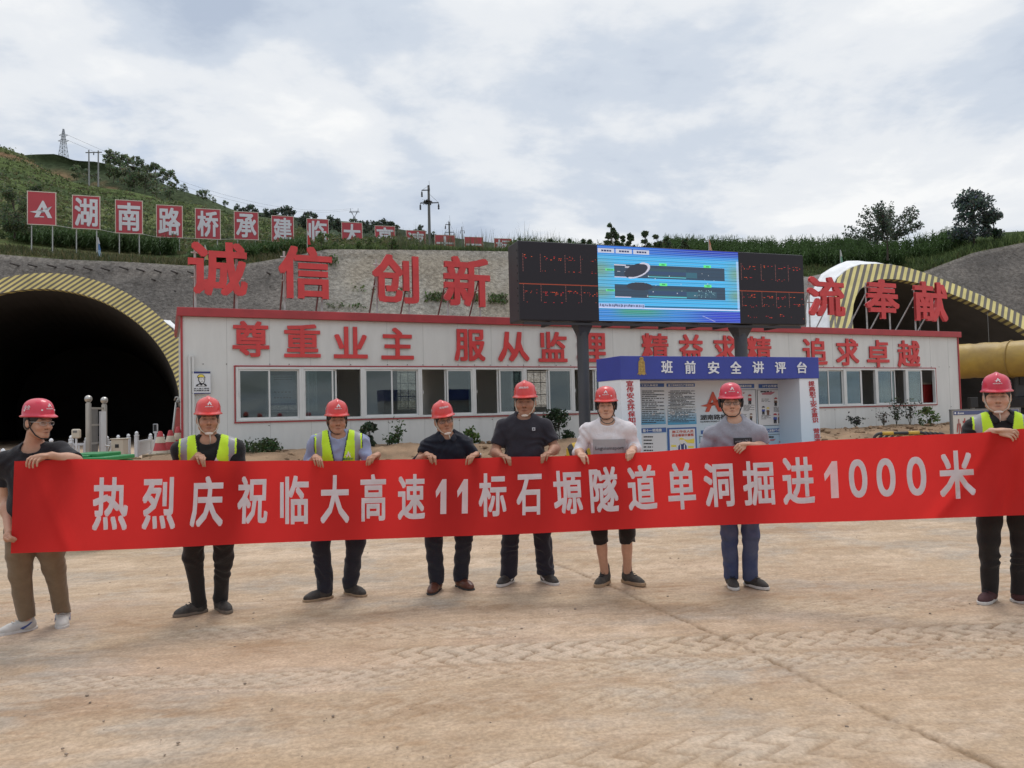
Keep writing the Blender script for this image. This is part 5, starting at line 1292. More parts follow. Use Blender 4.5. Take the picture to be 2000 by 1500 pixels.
for i, (ch, xa, xb, ya, yb) in enumerate(SIGNS):
    d_ = 2.05 * F_PX / (67 - (67 - 33) * (i / 13)); A = at(xa, (ya + yb) / 2, d_ - 0.15); Bq = at(xb, (ya + yb) / 2, d_ + 0.35)
    u = unit((Bq - A) * np.array([1, 1, 0])); n_ = np.array([u[1], -u[0], 0]); w_ = float((Bq - A) @ u); hgt = (yb - ya) * d_ / F_PX; o = A - UP * hgt / 2; ax = np.array([u, n_, UP])
    root = thing('sign_board', A + u * w_ / 2 - UP * (hgt / 2 + 1), ('red hill sign board with white ' + ('A shaped emblem' if ch == 'LOGO' else 'character ' + ch)) if i < 11 else ['red hill board mostly sunk behind weeds, first after the character 速', 'red hill board mostly sunk behind weeds, second after the character 速', 'red hill board at the end of the row, beside the black screen'][i - 11], 'sign board', 'red sign boards along the hillside')
    mb = MB(); mb.box(o + u * w_ / 2 + UP * hgt / 2, (w_, 0.06, hgt), ax); mb.build('panel', m_sred, root)
    mb = MB(); t = 0.045
    for c_, s_ in ((o + u * w_ / 2 + UP * t / 2, (w_ + 0.02, 0.08, t)), (o + u * w_ / 2 + UP * (hgt - t / 2), (w_ + 0.02, 0.08, t)), (o + u * t / 2 + UP * hgt / 2, (t, 0.08, hgt - 2 * t)), (o + u * (w_ - t / 2) + UP * hgt / 2, (t, 0.08, hgt - 2 * t))): mb.box(c_, s_, ax)
    mb.build('frame', m_sedge, root)
    mb = MB()
    if ch == 'LOGO': logo(mb, o + u * w_ * 0.09 + UP * hgt * 0.21 + n_ * 0.035, u * w_ * 0.78, UP * hgt * 0.52, n_ * 0.02); mb.box(o + u * w_ * 0.48 + UP * hgt * 0.245 + n_ * 0.04, (w_ * 0.2, 0.02, hgt * 0.03), ax)
    else: letter(mb, ch, o + u * w_ * 0.09 + UP * hgt * (0.08 if ch != '一' else 0.45) + n_ * 0.035, u * w_ * 0.82, UP * hgt * (0.84 if ch != '一' else 0.12), n_ * 0.025, 0.024)
    mb.build('character', m_swh, root)
    for f in (0.14, 0.86):
        b_ = o + u * w_ * f; z = hill_z(b_[0], b_[1]); z = b_[2] - 2.0 if z is None else min(z, b_[2] - 0.3)
        mb = MB(); mb.tube([np.array([b_[0], b_[1], z - 0.3]) - n_ * 0.06, b_ + UP * hgt * 0.9 - n_ * 0.06], 0.035, 6); mb.build('post', m_gal, root)
    if i < 13:
        nx_ = SIGNS[i + 1]; d2 = 2.05 * F_PX / (67 - 34 * ((i + 1) / 13)); e_ = at(nx_[1], nx_[4], d2)
        mb = MB(); mb.tube([o + u * w_ * 0.9 + UP * 0.05 - n_ * 0.06, e_ + UP * 0.05 + np.array([0, 0.06, 0])], 0.018, 5); mb.build('tie_rail', m_gal, root)

# small pennants on sticks
def pennant(px, yt, yb, d_, cols, label):
    a = at(px, yb, d_); b_ = at(px, yt, d_); root = thing('pennant', a, label, 'flag')
    mb = MB(); mb.tube([a - UP * 0.4, b_], 0.02, 5); mb.build('stick', m_gal, root)
    L = b_ - a; w_ = 0.22
    for k, c in enumerate(cols):
        f0, f1 = 1 - k / len(cols) * 0.85, 1 - (k + 1) / len(cols) * 0.85; mb = MB()
        pts = [(0.02, f1), (w_ * (0.35 + 0.65 * (1 - f1)), f1 - 0.03), (w_ * (0.15 + 0.85 * (1 - f0)), f0 - 0.03), (0.02, f0)]
        mb.poly(pts, a, np.array([0.95, 0.3, 0]), L, np.array([0.01, -0.02, 0])); mb.build('cloth', mat('flag_' + str(c), c, 0.7, transl=0.3), root)
pennant(191, 463, 507, 43.5, [(0.6, 0.62, 0.66), (0.12, 0.25, 0.5), (0.35, 0.5, 0.65)], 'pale blue and white furled flag below the second red board')
pennant(400, 478, 512, 43.6, [(0.6, 0.6, 0.55), (0.55, 0.45, 0.2)], 'cream furled flag behind the first roof character')
pennant(600, 450, 482, 43.0, [(0.6, 0.6, 0.6), (0.55, 0.05, 0.05), (0.55, 0.05, 0.05)], 'red furled flag below the board hidden by shrubs')
pennant(1203, 460, 480, 42.0, [(0.62, 0.60, 0.42), (0.62, 0.58, 0.35)], 'yellow pennant showing above the blue display')
pennant(1384, 467, 492, 42.0, [(0.55, 0.25, 0.16), (0.6, 0.4, 0.3)], 'orange pennant above the right part of the screen')
pennant(1641, 488, 517, 47.0, [(0.6, 0.62, 0.6), (0.2, 0.42, 0.30)], 'green and white pennant left of the slanting tunnel arch')

# ------------------------------------------------------------------ power line poles and pylons
m_pole = mat('concrete_pole', (0.14, 0.135, 0.13), 0.8); m_iron = mat('dark_ironwork', (0.05, 0.05, 0.055), 0.6); m_pyl = mat('pylon_steel', (0.30, 0.32, 0.35), 0.5, 0.3)
def power_pole(px, yt, yb, d_, label, arms, nest=False, rr_=0.13):
    a = at(px + 1, yb, d_); b_ = at(px - 1, yt, d_); root = thing('power_pole', a, label, 'power pole'); k = d_ / F_PX
    mb = MB(); mb.tube([a - UP * 1.5, b_], [rr_ * 1.25, rr_ * 0.85], 8); mb.build('pole', m_pole, root)
    for y, l, r in arms:
        c = at(px, y, d_); mb = MB(); mb.box(c + np.array([(r - l) / 2 * k, -rr_, 0]), ((l + r) * k, 0.09, 0.09)); mb.build('cross_arm', m_iron, root)
        for e in (-l, r):
            if abs(e) < 3: continue
            mb = MB(); q = c + np.array([e * k, -rr_, 0]); mb.tube([q, q - UP * 0.12], 0.03, 6); mb.lathe([(0.02, 0), (0.09, -0.1), (0.07, -0.15), (0.1, -0.28), (0.07, -0.33), (0.1, -0.5), (0.03, -0.56)], q - UP * 0.12, 8); mb.build('insulator', m_iron, root)
        mb = MB(); mb.tube([c + np.array([r * k, -rr_, 0]), at(px, y - 18, d_) - np.array([0, rr_, 0])], 0.012, 4); mb.tube([c + np.array([-l * k, -rr_, 0]), at(px, y - 9, d_) - np.array([0, rr_, 0])], 0.012, 4); mb.build('stay', m_iron, root)
    if nest:
        rng = np.random.default_rng(9); c = at(px - 3, arms[-1][0] - 2, d_); quads_mesh('nest', c + rng.standard_normal((160, 3)) * np.array([0.16, 0.12, 0.10]), 0.10, rng, tone(rng, 160, (0.03, 0.026, 0.02)), m_leaf, root, 3.0)
    return root
power_pole(838, 362, 470, 75.0, 'tall concrete power pole with two cross arms and a dark nest', [(372, 14, 2), (397, 17, 19)], True, 0.13)
power_pole(878, 433, 475, 115.0, 'shorter power pole to the right of the tall pole with the nest', [(439, 8, 2), (454, 9, 9)], False, 0.13)
power_pole(903, 443, 480, 190.0, 'faint distant power pole, smallest on the brow', [(451, 4, 4)], False, 0.12)
def lattice(base, top, wb, wt_, n, root, r, m):
    mb = MB(); base = np.asarray(base); top = np.asarray(top); cor = lambda t: [base * (1 - t) + top * t + np.array([sx * (wb * (1 - t) + wt_ * t), sy * (wb * (1 - t) + wt_ * t), 0]) for sx, sy in ((-1, -1), (1, -1), (1, 1), (-1, 1))]
    lv = 1 - (1 - np.linspace(0, 1, n + 1)) ** 1.25
    for i in range(n):
        A, Bq = cor(lv[i]), cor(lv[i + 1])
        for k in range(4):
            mb.tube([A[k], Bq[k]], r, 4); mb.tube([A[k], Bq[(k + 1) % 4]], r * 0.6, 4); mb.tube([A[(k + 1) % 4], Bq[k]], r * 0.6, 4); mb.tube([Bq[k], Bq[(k + 1) % 4]], r * 0.6, 4)
    mb.build('tower_body', m, root)
d_ = 210.0; k = d_ / F_PX; a = at(124, 308, d_); b_ = at(124, 252, d_)
py_ = thing('pylon', a, 'grey lattice pylon on top of the dark hill', 'pylon')
lattice(a - UP * 0.5, b_, 7 * k, 0.9 * k, 9, py_, 0.065, m_pyl)
for y, w_ in ((264, 9), (275, 11)):
    mb = MB(); c = at(124, y, d_)
    for s_ in (-1, 1):
        for dy in (-0.3, 0.3): mb.tube([c + np.array([0, dy, 0.5]), c + np.array([s_ * w_ * k, 0, 0])], 0.05, 4); mb.tube([c + np.array([0, dy, -0.4]), c + np.array([s_ * w_ * k, 0, 0])], 0.05, 4)
    mb.build('cross_arm', m_pyl, py_)
d_ = 420.0; k = d_ / F_PX; a = at(692, 440, d_); py2 = thing('pylon', a, 'pale cat-eared pylon far behind the red boards', 'pylon')
wst = at(692, 424, d_); lattice(a - UP * 2, wst, 4 * k, 1.5 * k, 4, py2, 0.16, m_pyl)
mb = MB()
for s_ in (-1, 1):
    e0 = at(692 + s_ * 7, 413, d_); e1 = at(692 + s_ * 7.5, 407, d_)
    mb.tube([wst, e0], 0.16, 4); mb.tube([wst + np.array([s_ * k, 0, 0]), e0 + np.array([-s_ * 2 * k, 0, 0])], 0.12, 4); mb.tube([e0, e1], 0.15, 4)
    mb.tube([e0, at(692 + s_ * 10, 415, d_)], 0.12, 4)
for y in (412.5, 414.5): mb.tube([at(682, y + 0.3, d_), at(702, y - 0.3, d_)], 0.13, 4)
for q in range(8): mb.tube([at(685 + q * 2, 412.5, d_), at(686 + q * 2, 414.5, d_)], 0.09, 4)
mb.build('cross_arm', m_pyl, py2)
d_ = 125.0; k = d_ / F_PX; a0_ = at(174, 351, d_); a1_ = at(192, 353, d_); hp = thing('power_pole', (a0_ + a1_) / 2, 'twin wooden power poles joined by one cross beam on the green terrace', 'power pole')
for b0, yt, px in ((a0_, 293, 173.5), (a1_, 294, 192)):
    mb = MB(); mb.tube([b0 - UP * 1, at(px, yt, d_)], [0.13, 0.1], 6); mb.build('pole', mat('weathered_pole', (0.27, 0.27, 0.27), 0.8), hp)
mb = MB(); mb.box((at(167, 297.5, d_) + at(199, 298, d_)) / 2, (32 * k, 0.15, 0.12)); mb.build('cross_arm', m_pole, hp)
mb = MB(); q = at(183, 298, d_); mb.tube([q, q - UP * 0.4], 0.08, 6); mb.build('insulator', m_iron, hp)
# overhead wires
mb = MB()
def wire(p, q, sag, r=0.02):
    P_ = [p * (1 - t) + q * t - UP * sag * 4 * t * (1 - t) for t in np.linspace(0, 1, 14)]; mb.tube(P_, r, 3, cap=False)
wire(at(135, 275, 210.0), at(686, 410, 420.0), 8, 0.035); wire(at(133, 264, 210.0), at(690, 407, 420.0), 8, 0.035)
tag(mb.build('overhead_wires', m_iron), 'thin overhead wires strung from the hilltop pylon', 'wires')
# ------------------------------------------------------------------ things standing about the yard
m_steel = mat('brushed_steel', (0.42, 0.40, 0.37), 0.28, 0.85, var=0.1, vscale=4); m_pvc = mat('white_pvc', (0.62, 0.63, 0.65), 0.45, var=0.05, vscale=3)
m_beige = mat('beige_plastic', (0.50, 0.44, 0.35), 0.45); m_black = mat('matt_black', (0.016, 0.016, 0.018), 0.55); m_tin = mat('grey_steel_panel', (0.16, 0.155, 0.15), 0.4, 0.3)
def stand_at(px, py, d): p = at(px, py, d); return np.array([p[0], p[1], float(ground_z(p[0], p[1]))])
# access gate of stainless posts with ball tops
D_ = 19.5; k = D_ / F_PX
A, Bq = stand_at(173, 880, D_), stand_at(204, 880, D_ + 0.9); zt = at(173, 788, D_)[2]
gate = thing('access_gate', (A + Bq) / 2, 'stainless steel gate posts with shiny ball tops and a glazed panel between', 'gate')
for p, zb_ in ((A, zt), (Bq, zt - 0.02)):
    mb = MB(); mb.tube([p - UP * 0.05, p * np.array([1, 1, 0]) + UP * zb_], 0.068, 14); mb.tube([p * np.array([1, 1, 0]) + UP * (zb_ - 0.004), p * np.array([1, 1, 0]) + UP * (zb_ + 0.03)], 0.05, 14); po = mb.build('post', m_steel, gate, auto=40)
    mb = MB(); r = 0.092; mb.lathe([(r * math.sin(t), -r * math.cos(t)) for t in np.linspace(0.15, math.pi - 0.05, 12)], p * np.array([1, 1, 0]) + UP * (zb_ + 0.03 + r * 0.95), 18); mb.build('ball', m_steel, po, smooth=True)
u = unit((Bq - A) * np.array([1, 1, 0])); n_ = np.array([u[1], -u[0], 0]); ax = np.array([u, n_, UP]); L = float(np.linalg.norm((Bq - A)[:2])); bz = A[2]; mm = lambda f: A * np.array([1, 1, 0]) + u * L * f
mb = MB()
for z in (zt - 0.12, zt - 0.55, zt - 1.02): mb.box(mm(0.5) + UP * z, (L - 0.14, 0.04, 0.05), ax)
mb.build('rail', m_steel, gate)
mb = MB(); mb.box(mm(0.36) + UP * ((bz + zt) / 2 - 0.06), (L * 0.42, 0.015, zt - bz - 0.14), ax); mb.build('grey_panel', m_tin, gate)
mb = MB(); mb.box(mm(0.76) + UP * ((bz + zt) / 2 - 0.1) + n_ * 0.05, (L * 0.36, 0.04, zt - bz - 0.2), ax); mb.build('white_board', m_pvc, gate)
# white fence runs
def fence(posts, yt, d, label, pick, board=False):
    P_ = [stand_at(x, 880, dd) for x, dd in zip(posts, d)]; root = thing('white_fence', P_[0], label, 'fence'); tops = [at(x, y, dd)[2] for x, y, dd in zip(posts, yt, d)]
    for p, z in zip(P_, tops):
        mb = MB(); mb.box(p * np.array([1, 1, 0]) + UP * (p[2] + z - 0.10) / 2, (0.085, 0.085, z - 0.10 - p[2])); mb.lathe([(0.062, 0), (0.062, 0.025), (0.035, 0.035), (0.048, 0.07), (0.03, 0.11), (0.004, 0.125)], p * np.array([1, 1, 0]) + UP * (z - 0.10), 10); mb.build('post', m_pvc, root, auto=40)
    for (p, z), (q, w) in zip(zip(P_[:-1], tops[:-1]), zip(P_[1:], tops[1:])):
        v = (q - p) * np.array([1, 1, 0]); Lq = np.linalg.norm(v); u = v / Lq; ax = np.array([u, [u[1], -u[0], 0], UP]); zz = min(z, w) - 0.16; mid_ = (p + q) / 2 * np.array([1, 1, 0]); mb = MB()
        for h in (zz, p[2] + 0.18): mb.box(mid_ + UP * h, (Lq - 0.09, 0.05, 0.06), ax)
        npk = max(3, int(Lq / pick)); pw = 0.04 if not board else Lq / npk * 0.93
        for i in range(npk): mb.box(p * np.array([1, 1, 0]) + u * (Lq * (i + 0.5) / npk) + UP * (p[2] + 0.2 + zz) / 2, (pw, 0.022, zz - p[2] - 0.22), ax)
        mb.build('panel', m_pvc, root)
fence([100, 139, 169], [858, 852, 855], [17.8, 19.5, 19.6], 'white picket fence joined to the left steel gate post', 0.095)
fence([209, 231, 251], [853, 851, 849], [20.5, 21.5, 21.0], 'white fence bay just right of the steel gate', 0.12)
fence([267, 294, 318, 345], [844, 848, 849, 850], [20.0, 22.5, 23.5, 24.0], 'white boarded fence behind the traffic cones', 0.16, True)
fence([-60, -25, 6], [862, 868, 878], [15.5, 15.8, 16.0], 'white fence end at the shoulder of the man in glasses', 0.10)
# meter box, cabinet with boom, terminal
p = stand_at(149, 880, 18.8); t0 = at(149, 856, 18.8); t1 = at(149, 838, 18.8)
r = thing('meter_box', p, 'beige rounded box with a small display on a short pole', 'control box')
mb = MB(); mb.box((t0 + t1) / 2, (0.205, 0.11, t1[2] - t0[2])); mb.build('casing', m_beige, r, bevel=0.035)
mb = MB(); mb.tube([p, t0], 0.025, 8); mb.build('pole', m_pvc, r)
mb = MB(); mb.box((t0 * 0.28 + t1 * 0.72) - np.array([0, 0.057, 0]), (0.10, 0.006, 0.055)); mb.build('display', m_tin, r)
p = stand_at(234, 880, 17.5); t1 = at(234, 858, 17.5); hh = t1[2] - p[2]
r = thing('boom_cabinet', p, 'beige boom barrier cabinet with a dark window beside the green bin', 'barrier cabinet')
mb = MB(); mb.box(p + UP * hh / 2, (0.27, 0.25, hh)); mb.box(p + UP * (hh + 0.012), (0.31, 0.29, 0.024)); mb.build('casing', m_beige, r, bevel=0.01)
mb = MB(); mb.box(p + np.array([0, -0.128, hh * 0.72]), (0.085, 0.006, 0.08)); mb.build('window', m_black, r)
mb = MB(); q = p + np.array([-0.12, -0.2, hh * 0.72]); mb.tube([q, q + np.array([-0.10, 0, -0.26])], 0.022, 8); mb.tube([q, q + np.array([-0.10, 0, 0.02])], 0.018, 8); mb.build('boom_arm', m_steel, r)
p = stand_at(304, 880, 20.5); t0 = at(304, 846, 20.5); t1 = at(304, 828, 20.5)
r = thing('gate_terminal', p, 'slim grey screen terminal on a pole behind the first traffic cone', 'terminal')
mb = MB(); mb.box((t0 + t1) / 2, (0.115, 0.06, t1[2] - t0[2])); mb.build('casing', m_pvc, r, bevel=0.01); mb = MB(); mb.box((t0 + t1) / 2 - np.array([0, 0.032, -0.02]), (0.088, 0.006, (t1[2] - t0[2]) * 0.75)); mb.build('screen', m_black, r); mb = MB(); mb.tube([p, t0], 0.035, 8); mb.build('pole', m_pvc, r)
# planks and three traffic cones
pz = []
m_plank = mat('weathered_plank', (0.20, 0.145, 0.085), 0.9, var=0.4, vscale=4, stretch=(1, 8, 8))
for i, (px, py, d, w) in enumerate(((316, 888, 18.4, 0.62), (335, 890, 18.9, 0.75), (350, 886, 19.4, 0.55), (325, 894, 18.0, 1.0), (345, 895, 18.2, 0.8))):
    c = at(px, py, d); g0 = stand_at(px, py, d)
    r = thing('plank_pile', g0, ['short plank stack under the first traffic cone', 'plank stack under the middle traffic cone', 'plank stack under the cone nearest the office', 'long loose plank in front of the cones', 'loose plank on the earth beside the office corner'][i], 'planks')
    top = max(c[2], g0[2] + 0.06); n_ = 3 if i < 3 else 1
    for q in range(n_):
        z0 = g0[2] - 0.02 + (top - g0[2] + 0.02) * q / n_; z1 = g0[2] - 0.02 + (top - g0[2] + 0.02) * (q + 1) / n_; th = 0.1 * (q - 1) + 0.2 * i
        mb = MB(); mb.box([g0[0] + 0.03 * q, g0[1], (z0 + z1) / 2], (w, 0.42, z1 - z0 - 0.004), [[math.cos(th), math.sin(th), 0], [-math.sin(th), math.cos(th), 0], [0, 0, 1]]); mb.build('plank', m_plank, r)
    pz.append(top)
m_cr = mat('cone_red', (0.45, 0.045, 0.05), 0.5, var=0.15, vscale=6); m_cw = mat('cone_band_cream', (0.58, 0.50, 0.38), 0.5, var=0.12, vscale=6)
def cone(px, yt, d, zb, label):
    b_ = at(px, 860, d); b_[2] = zb; h = at(px, yt, d)[2] - zb; root = thing('traffic_cone', b_, label, 'traffic cone', 'traffic cones by the office corner')
    R = lambda t: 0.185 * (1 - t) + 0.045 * t
    mb = MB(); mb.lathe([(R(t), h * t) for t in (0.0, 0.12, 0.16, 0.44, 0.48, 0.74, 0.78, 0.97)] + [(0.03, h)], b_, 20); mb.build('body', m_cr, root, auto=40)
    for t0, t1 in ((0.02, 0.17), (0.50, 0.76)):
        mb = MB(); mb.lathe([(R(t0) + 0.003, h * t0), (R(t0) + 0.005, h * t0 + 0.004), (R(t1) + 0.005, h * t1 - 0.004), (R(t1) + 0.003, h * t1)], b_, 20); mb.build('band', m_cw, root, auto=40)
    mb = MB(); mb.box(b_ + UP * 0.012, (0.42, 0.42, 0.024)); mb.build('base', m_black, root, bevel=0.01)
cone(313, 842, 18.4, pz[0], 'red and cream traffic cone, the one farthest from the office wall')
cone(333, 840, 18.9, pz[1], 'red and cream traffic cone, middle one on the plank pile')
cone(348, 833, 19.4, pz[2], 'red and cream traffic cone touching the office corner')
# red pump pillar with a hose crook and a slanted pole
p = stand_at(349, 880, 21.0); t1 = at(349, 800, 21.0)
r = thing('red_pump_post', p, 'narrow red metal post with a grey crook on top at the office corner', 'post')
mb = MB(); mb.box((p + t1) / 2, (0.17, 0.16, t1[2] - p[2])); mb.lathe([(0.12, 0), (0.1, 0.03), (0.03, 0.06)], t1, 4); mb.build('casing', mat('pump_red', (0.40, 0.07, 0.055), 0.5, var=0.15, vscale=4), r)
mb = MB(); q = t1 + np.array([0.02, 0, 0.05]); mb.tube([q, q + UP * 0.2, q + np.array([-0.03, 0, 0.29]), q + np.array([-0.10, 0, 0.29]), q + np.array([-0.13, 0, 0.2])], 0.022, 8); mb.build('crook', m_steel, r, smooth=True)
p0_ = stand_at(331, 880, 20.6); q_ = at(344, 786, 20.6); r = thing('slanted_pole', p0_, 'pale thin pole leaning against the red post', 'pole'); mb = MB(); mb.tube([p0_ - UP * 0.02, q_], 0.028, 8); mb.tube([q_, q_ + np.array([0.06, 0, 0.10])], 0.02, 8); mb.build('tube', m_steel, r, smooth=True); mb = MB(); mb.tube([q_, q_ + np.array([0.1, 0, 0.02])], 0.03, 8); mb.build('clamp', m_tin, r)
# green wheelie bin
d_ = 10.0; bl, br = at(144, 895, d_), at(236, 895, d_); c = (bl + br) / 2; w_ = br[0] - bl[0]; g0 = float(ground_z(c[0], c[1])); zt_ = at(190, 885, d_)[2]
r = thing('wheelie_bin', (c[0], c[1], g0), 'bright green plastic wheelie bin with closed lid behind the banner', 'bin'); m_bin = mat('green_plastic', (0.018, 0.20, 0.055), 0.4, var=0.08, vscale=5)
mb = MB(); hh = zt_ - g0 - 0.10; V = []
for z, fx, fy in ((0.06, 0.36, 0.36), (hh, 0.46, 0.48)): V += [(c[0] + sx * fx * w_, c[1] + sy * fy * 0.7, g0 + z) for sx, sy in ((-1, -1), (1, -1), (1, 1), (-1, 1))]
mb.add(V, [(3, 2, 1, 0), (4, 5, 6, 7), (0, 1, 5, 4), (1, 2, 6, 5), (2, 3, 7, 6), (3, 0, 4, 7)]); mb.box((c[0], c[1], g0 + hh - 0.03), (w_ * 0.97, 0.72, 0.06)); mb.build('body', m_bin, r, bevel=0.02)
mb = MB(); mb.box((c[0], c[1], g0 + hh + 0.035), (w_, 0.76, 0.055)); mb.box((c[0] - 0.05, c[1] + 0.02, g0 + hh + 0.082), (w_ * 0.66, 0.6, 0.05)); mb.box((c[0] - 0.12, c[1], g0 + hh + 0.075), (w_ * 0.62, 0.7, 0.028)); mb.build('lid', m_bin, r, bevel=0.018)
for s_ in (-1, 1):
    mb = MB(); mb.tube([(c[0] + s_ * w_ * 0.40 - 0.025, c[1] + 0.3, g0 + 0.1), (c[0] + s_ * w_ * 0.40 + 0.025, c[1] + 0.3, g0 + 0.1)], 0.1, 16); mb.build('wheel', m_black, r, auto=40)
# striped guards round the screen columns
m_hz = striped('hazard_stripes_guard', (1, 0, 0), (0, 0, 1), 0.24, 0.25); MATS['hz'] = m_hz
for _n in m_hz.node_tree.nodes:
    if _n.type == 'MIX' and not _n.inputs[7].is_linked and not _n.inputs[6].is_linked: _n.inputs[6].default_value = (0.55, 0.36, 0.03, 1); _n.inputs[7].default_value = (0.03, 0.03, 0.032, 1)
for i, (xa_, xb_) in enumerate(((1128, 1149), (1437, 1458))):
    a_, b_ = sp_sz(xa_, 660, -0.3)[0], sp_sz(xb_, 660, -0.3)[0]; c = spt((a_ + b_) / 2, 0, -0.32); g0 = float(ground_z(c[0], c[1]))
    r = thing('column_guard', (c[0], c[1], g0), ['yellow and black striped guard round the base of the left screen column', 'yellow and black striped guard round the hidden base of the right screen column'][i], 'column guard')
    mb = MB(); mb.lathe([(0.40, -0.03), (0.42, 0.02), (0.40, 0.78), (0.34, 0.86), (0.26, 0.90)], (c[0], c[1], g0), 8); mb.build('shell', m_hz, r)
    mb = MB(); mb.tube([(c[0] + 0.425 * math.cos(t), c[1] + 0.425 * math.sin(t), g0 + 0.5) for t in np.linspace(0, 6.283, 17)], 0.012, 5, cap=False); mb.build('strap', m_black, r)
# black and yellow tube barriers parked together
m_by = mat('barrier_yellow', (0.50, 0.32, 0.04), 0.5)
def barrier(px0, px1, d, yt, label):
    a, b_ = at(px0, yt, d), at(px1, yt, d); zt_ = a[2]; u = unit((b_ - a) * np.array([1, 1, 0])); L = float(np.linalg.norm((b_ - a)[:2])); g0 = float(ground_z(a[0], a[1])); o = np.array([a[0], a[1], g0])
    root = thing('crowd_barrier', o + u * L / 2, label, 'barrier', 'black and yellow barriers parked before the office'); H_ = zt_ - g0; q = lambda s_, z: o + u * s_ + UP * z; r_ = 0.1
    path = [q(0, 0.0), q(0, H_ - r_)] + [q(r_ - r_ * math.cos(t), H_ - r_ + r_ * math.sin(t)) for t in np.linspace(0.2, 1.57, 5)] + [q(L - r_ + r_ * math.sin(t), H_ - r_ + r_ * math.cos(t)) for t in np.linspace(0, 1.4, 5)] + [q(L, H_ - r_), q(L, 0.0)]
    mb = MB(); mb.tube(path, 0.022, 8); mb.tube([q(0, 0.25), q(L, 0.25)], 0.018, 6); mb.tube([q(0, H_ - 0.22), q(L, H_ - 0.22)], 0.018, 6)
    for f in np.linspace(0.12, 0.88, 7): mb.tube([q(L * f, 0.25), q(L * f, H_ - 0.22)], 0.011, 5)
    mb.build('hoop', m_black, root, smooth=True); mb = MB()
    for f in (0.26, 0.74): mb.tube([q(L * f - 0.08, H_ + 0.001), q(L * f + 0.08, H_ + 0.001)], 0.0245, 8)
    mb.build('yellow_band', m_by, root, smooth=True)
    mb = MB()
    for s_ in (0, L): nn = np.array([u[1], -u[0], 0]); mb.tube([q(s_, 0.02) - nn * 0.2, q(s_, 0.02) + nn * 0.2], 0.02, 6)
    mb.build('foot', m_black, root)
BL = ['frontmost black and yellow tube barrier of the parked row', 'second black and yellow tube barrier behind the frontmost one', 'third black and yellow tube barrier in the parked row', 'fourth black and yellow tube barrier in the parked row', 'rearmost black and yellow tube barrier nearest the office']
for i in range(5): barrier(1706 + 11 * i, 1812 + 9 * i, 11.2 + 0.28 * i, 847 + 0.4 * i, BL[i])
# parking sign by the slanting tunnel
d_ = 13.5; a, b_ = at(1857, 801, d_), at(1990, 799, d_ + 0.6); u = unit((b_ - a) * np.array([1, 1, 0])); n_ = np.array([u[1], -u[0], 0]); ax = np.array([u, n_, UP]); W_ = float(np.linalg.norm((b_ - a)[:2])); zt_ = a[2]; g0 = float(ground_z(a[0], a[1])); o = np.array([a[0], a[1], 0])
r = thing('parking_sign', o + u * W_ / 2 + UP * g0, 'white board with red car characters and a dark blue heading on grey legs', 'sign')
Hs = 0.82
mb = MB(); mb.box(o + u * W_ / 2 + UP * (zt_ - Hs / 2), (W_ - 0.02, 0.03, Hs - 0.02), ax); mb.build('panel', mat('sign_cream', (0.58, 0.55, 0.50), 0.5), r)
mb = MB(); mb.box(o + u * W_ / 2 + UP * (zt_ - 0.055) + n_ * 0.018, (W_ - 0.08, 0.006, 0.07), ax); mb.build('heading_band', mat('sign_slate_blue', (0.075, 0.09, 0.20), 0.5), r)
mb = MB()
for s_ in (0, W_): mb.box(o + u * s_ + UP * (zt_ + g0) / 2, (0.04, 0.04, zt_ - g0), ax)
mb.box(o + u * W_ / 2 + UP * zt_, (W_ + 0.04, 0.045, 0.022), ax); mb.box(o + u * W_ / 2 + UP * (zt_ - Hs), (W_ - 0.04, 0.04, 0.03), ax); mb.build('frame', m_tin, r)
mb = MB()
for i, ch in enumerate('小车停放'): letter(mb, ch, o + u * (0.10 + 0.155 * i * 1.0) + UP * (zt_ - 0.47 + 0.012 * i) + n_ * 0.018, u * 0.115, UP * 0.31, n_ * 0.006, 0.02)
mb.build('lettering', mat('sign_red_print', (0.42, 0.06, 0.05), 0.5), r)
mb = MB(); logo(mb, o + u * 0.125 + UP * (zt_ - 0.08) + n_ * 0.022, u * 0.045, UP * 0.05, n_ * 0.002); letter(mb, '湖南路桥', o + u * 0.175 + UP * (zt_ - 0.074) + n_ * 0.022, u * 0.11, UP * 0.026, n_ * 0.002, 0.02); mb.lathe([(0.022, 0), (0.022, 0.002)], o + u * 0.075 + UP * (zt_ - 0.055) + n_ * 0.022, 4, [u, UP, n_]); mb.build('emblem', m_white, r)
# black loudspeaker box on a pole and a dark truck inside the slanting mouth
p = stand_at(1899, 850, 34); t0, t1 = at(1900, 796, 34.0), at(1900, 776, 34.0)
r = thing('speaker_box', p, 'small black box on a short pole under the yellow duct', 'loudspeaker'); mb = MB(); mb.box((t0 + t1) / 2, (0.34, 0.25, t1[2] - t0[2])); mb.build('cabinet', m_black, r, bevel=0.02); mb = MB(); mb.tube([p, t0], 0.09, 8); mb.build('pole', m_tin, r)
p = at(2025, 850, 36.0); g0 = 0.7; r = thing('truck', (p[0], p[1], g0), 'dark truck parked in the shade of the slanting tunnel', 'truck'); m_tk = mat('truck_grey', (0.05, 0.05, 0.055), 0.5)
mb = MB(); mb.box((p[0] - 0.4, p[1], g0 + 1.75), (2.3, 2.0, 1.5)); mb.box((p[0] - 0.4, p[1] - 0.5, g0 + 0.8), (2.4, 3.0, 0.5)); mb.build('cab', m_tk, r, bevel=0.1)
mb = MB(); mb.box((p[0] - 0.4, p[1] - 1.02, g0 + 1.95), (1.9, 0.03, 0.7)); mb.build('windscreen', m_black, r)
mb = MB(); mb.box((p[0] - 0.4, p[1] - 2.05, g0 + 0.75), (2.3, 0.12, 0.3)); mb.build('bumper', m_steel, r, bevel=0.03)
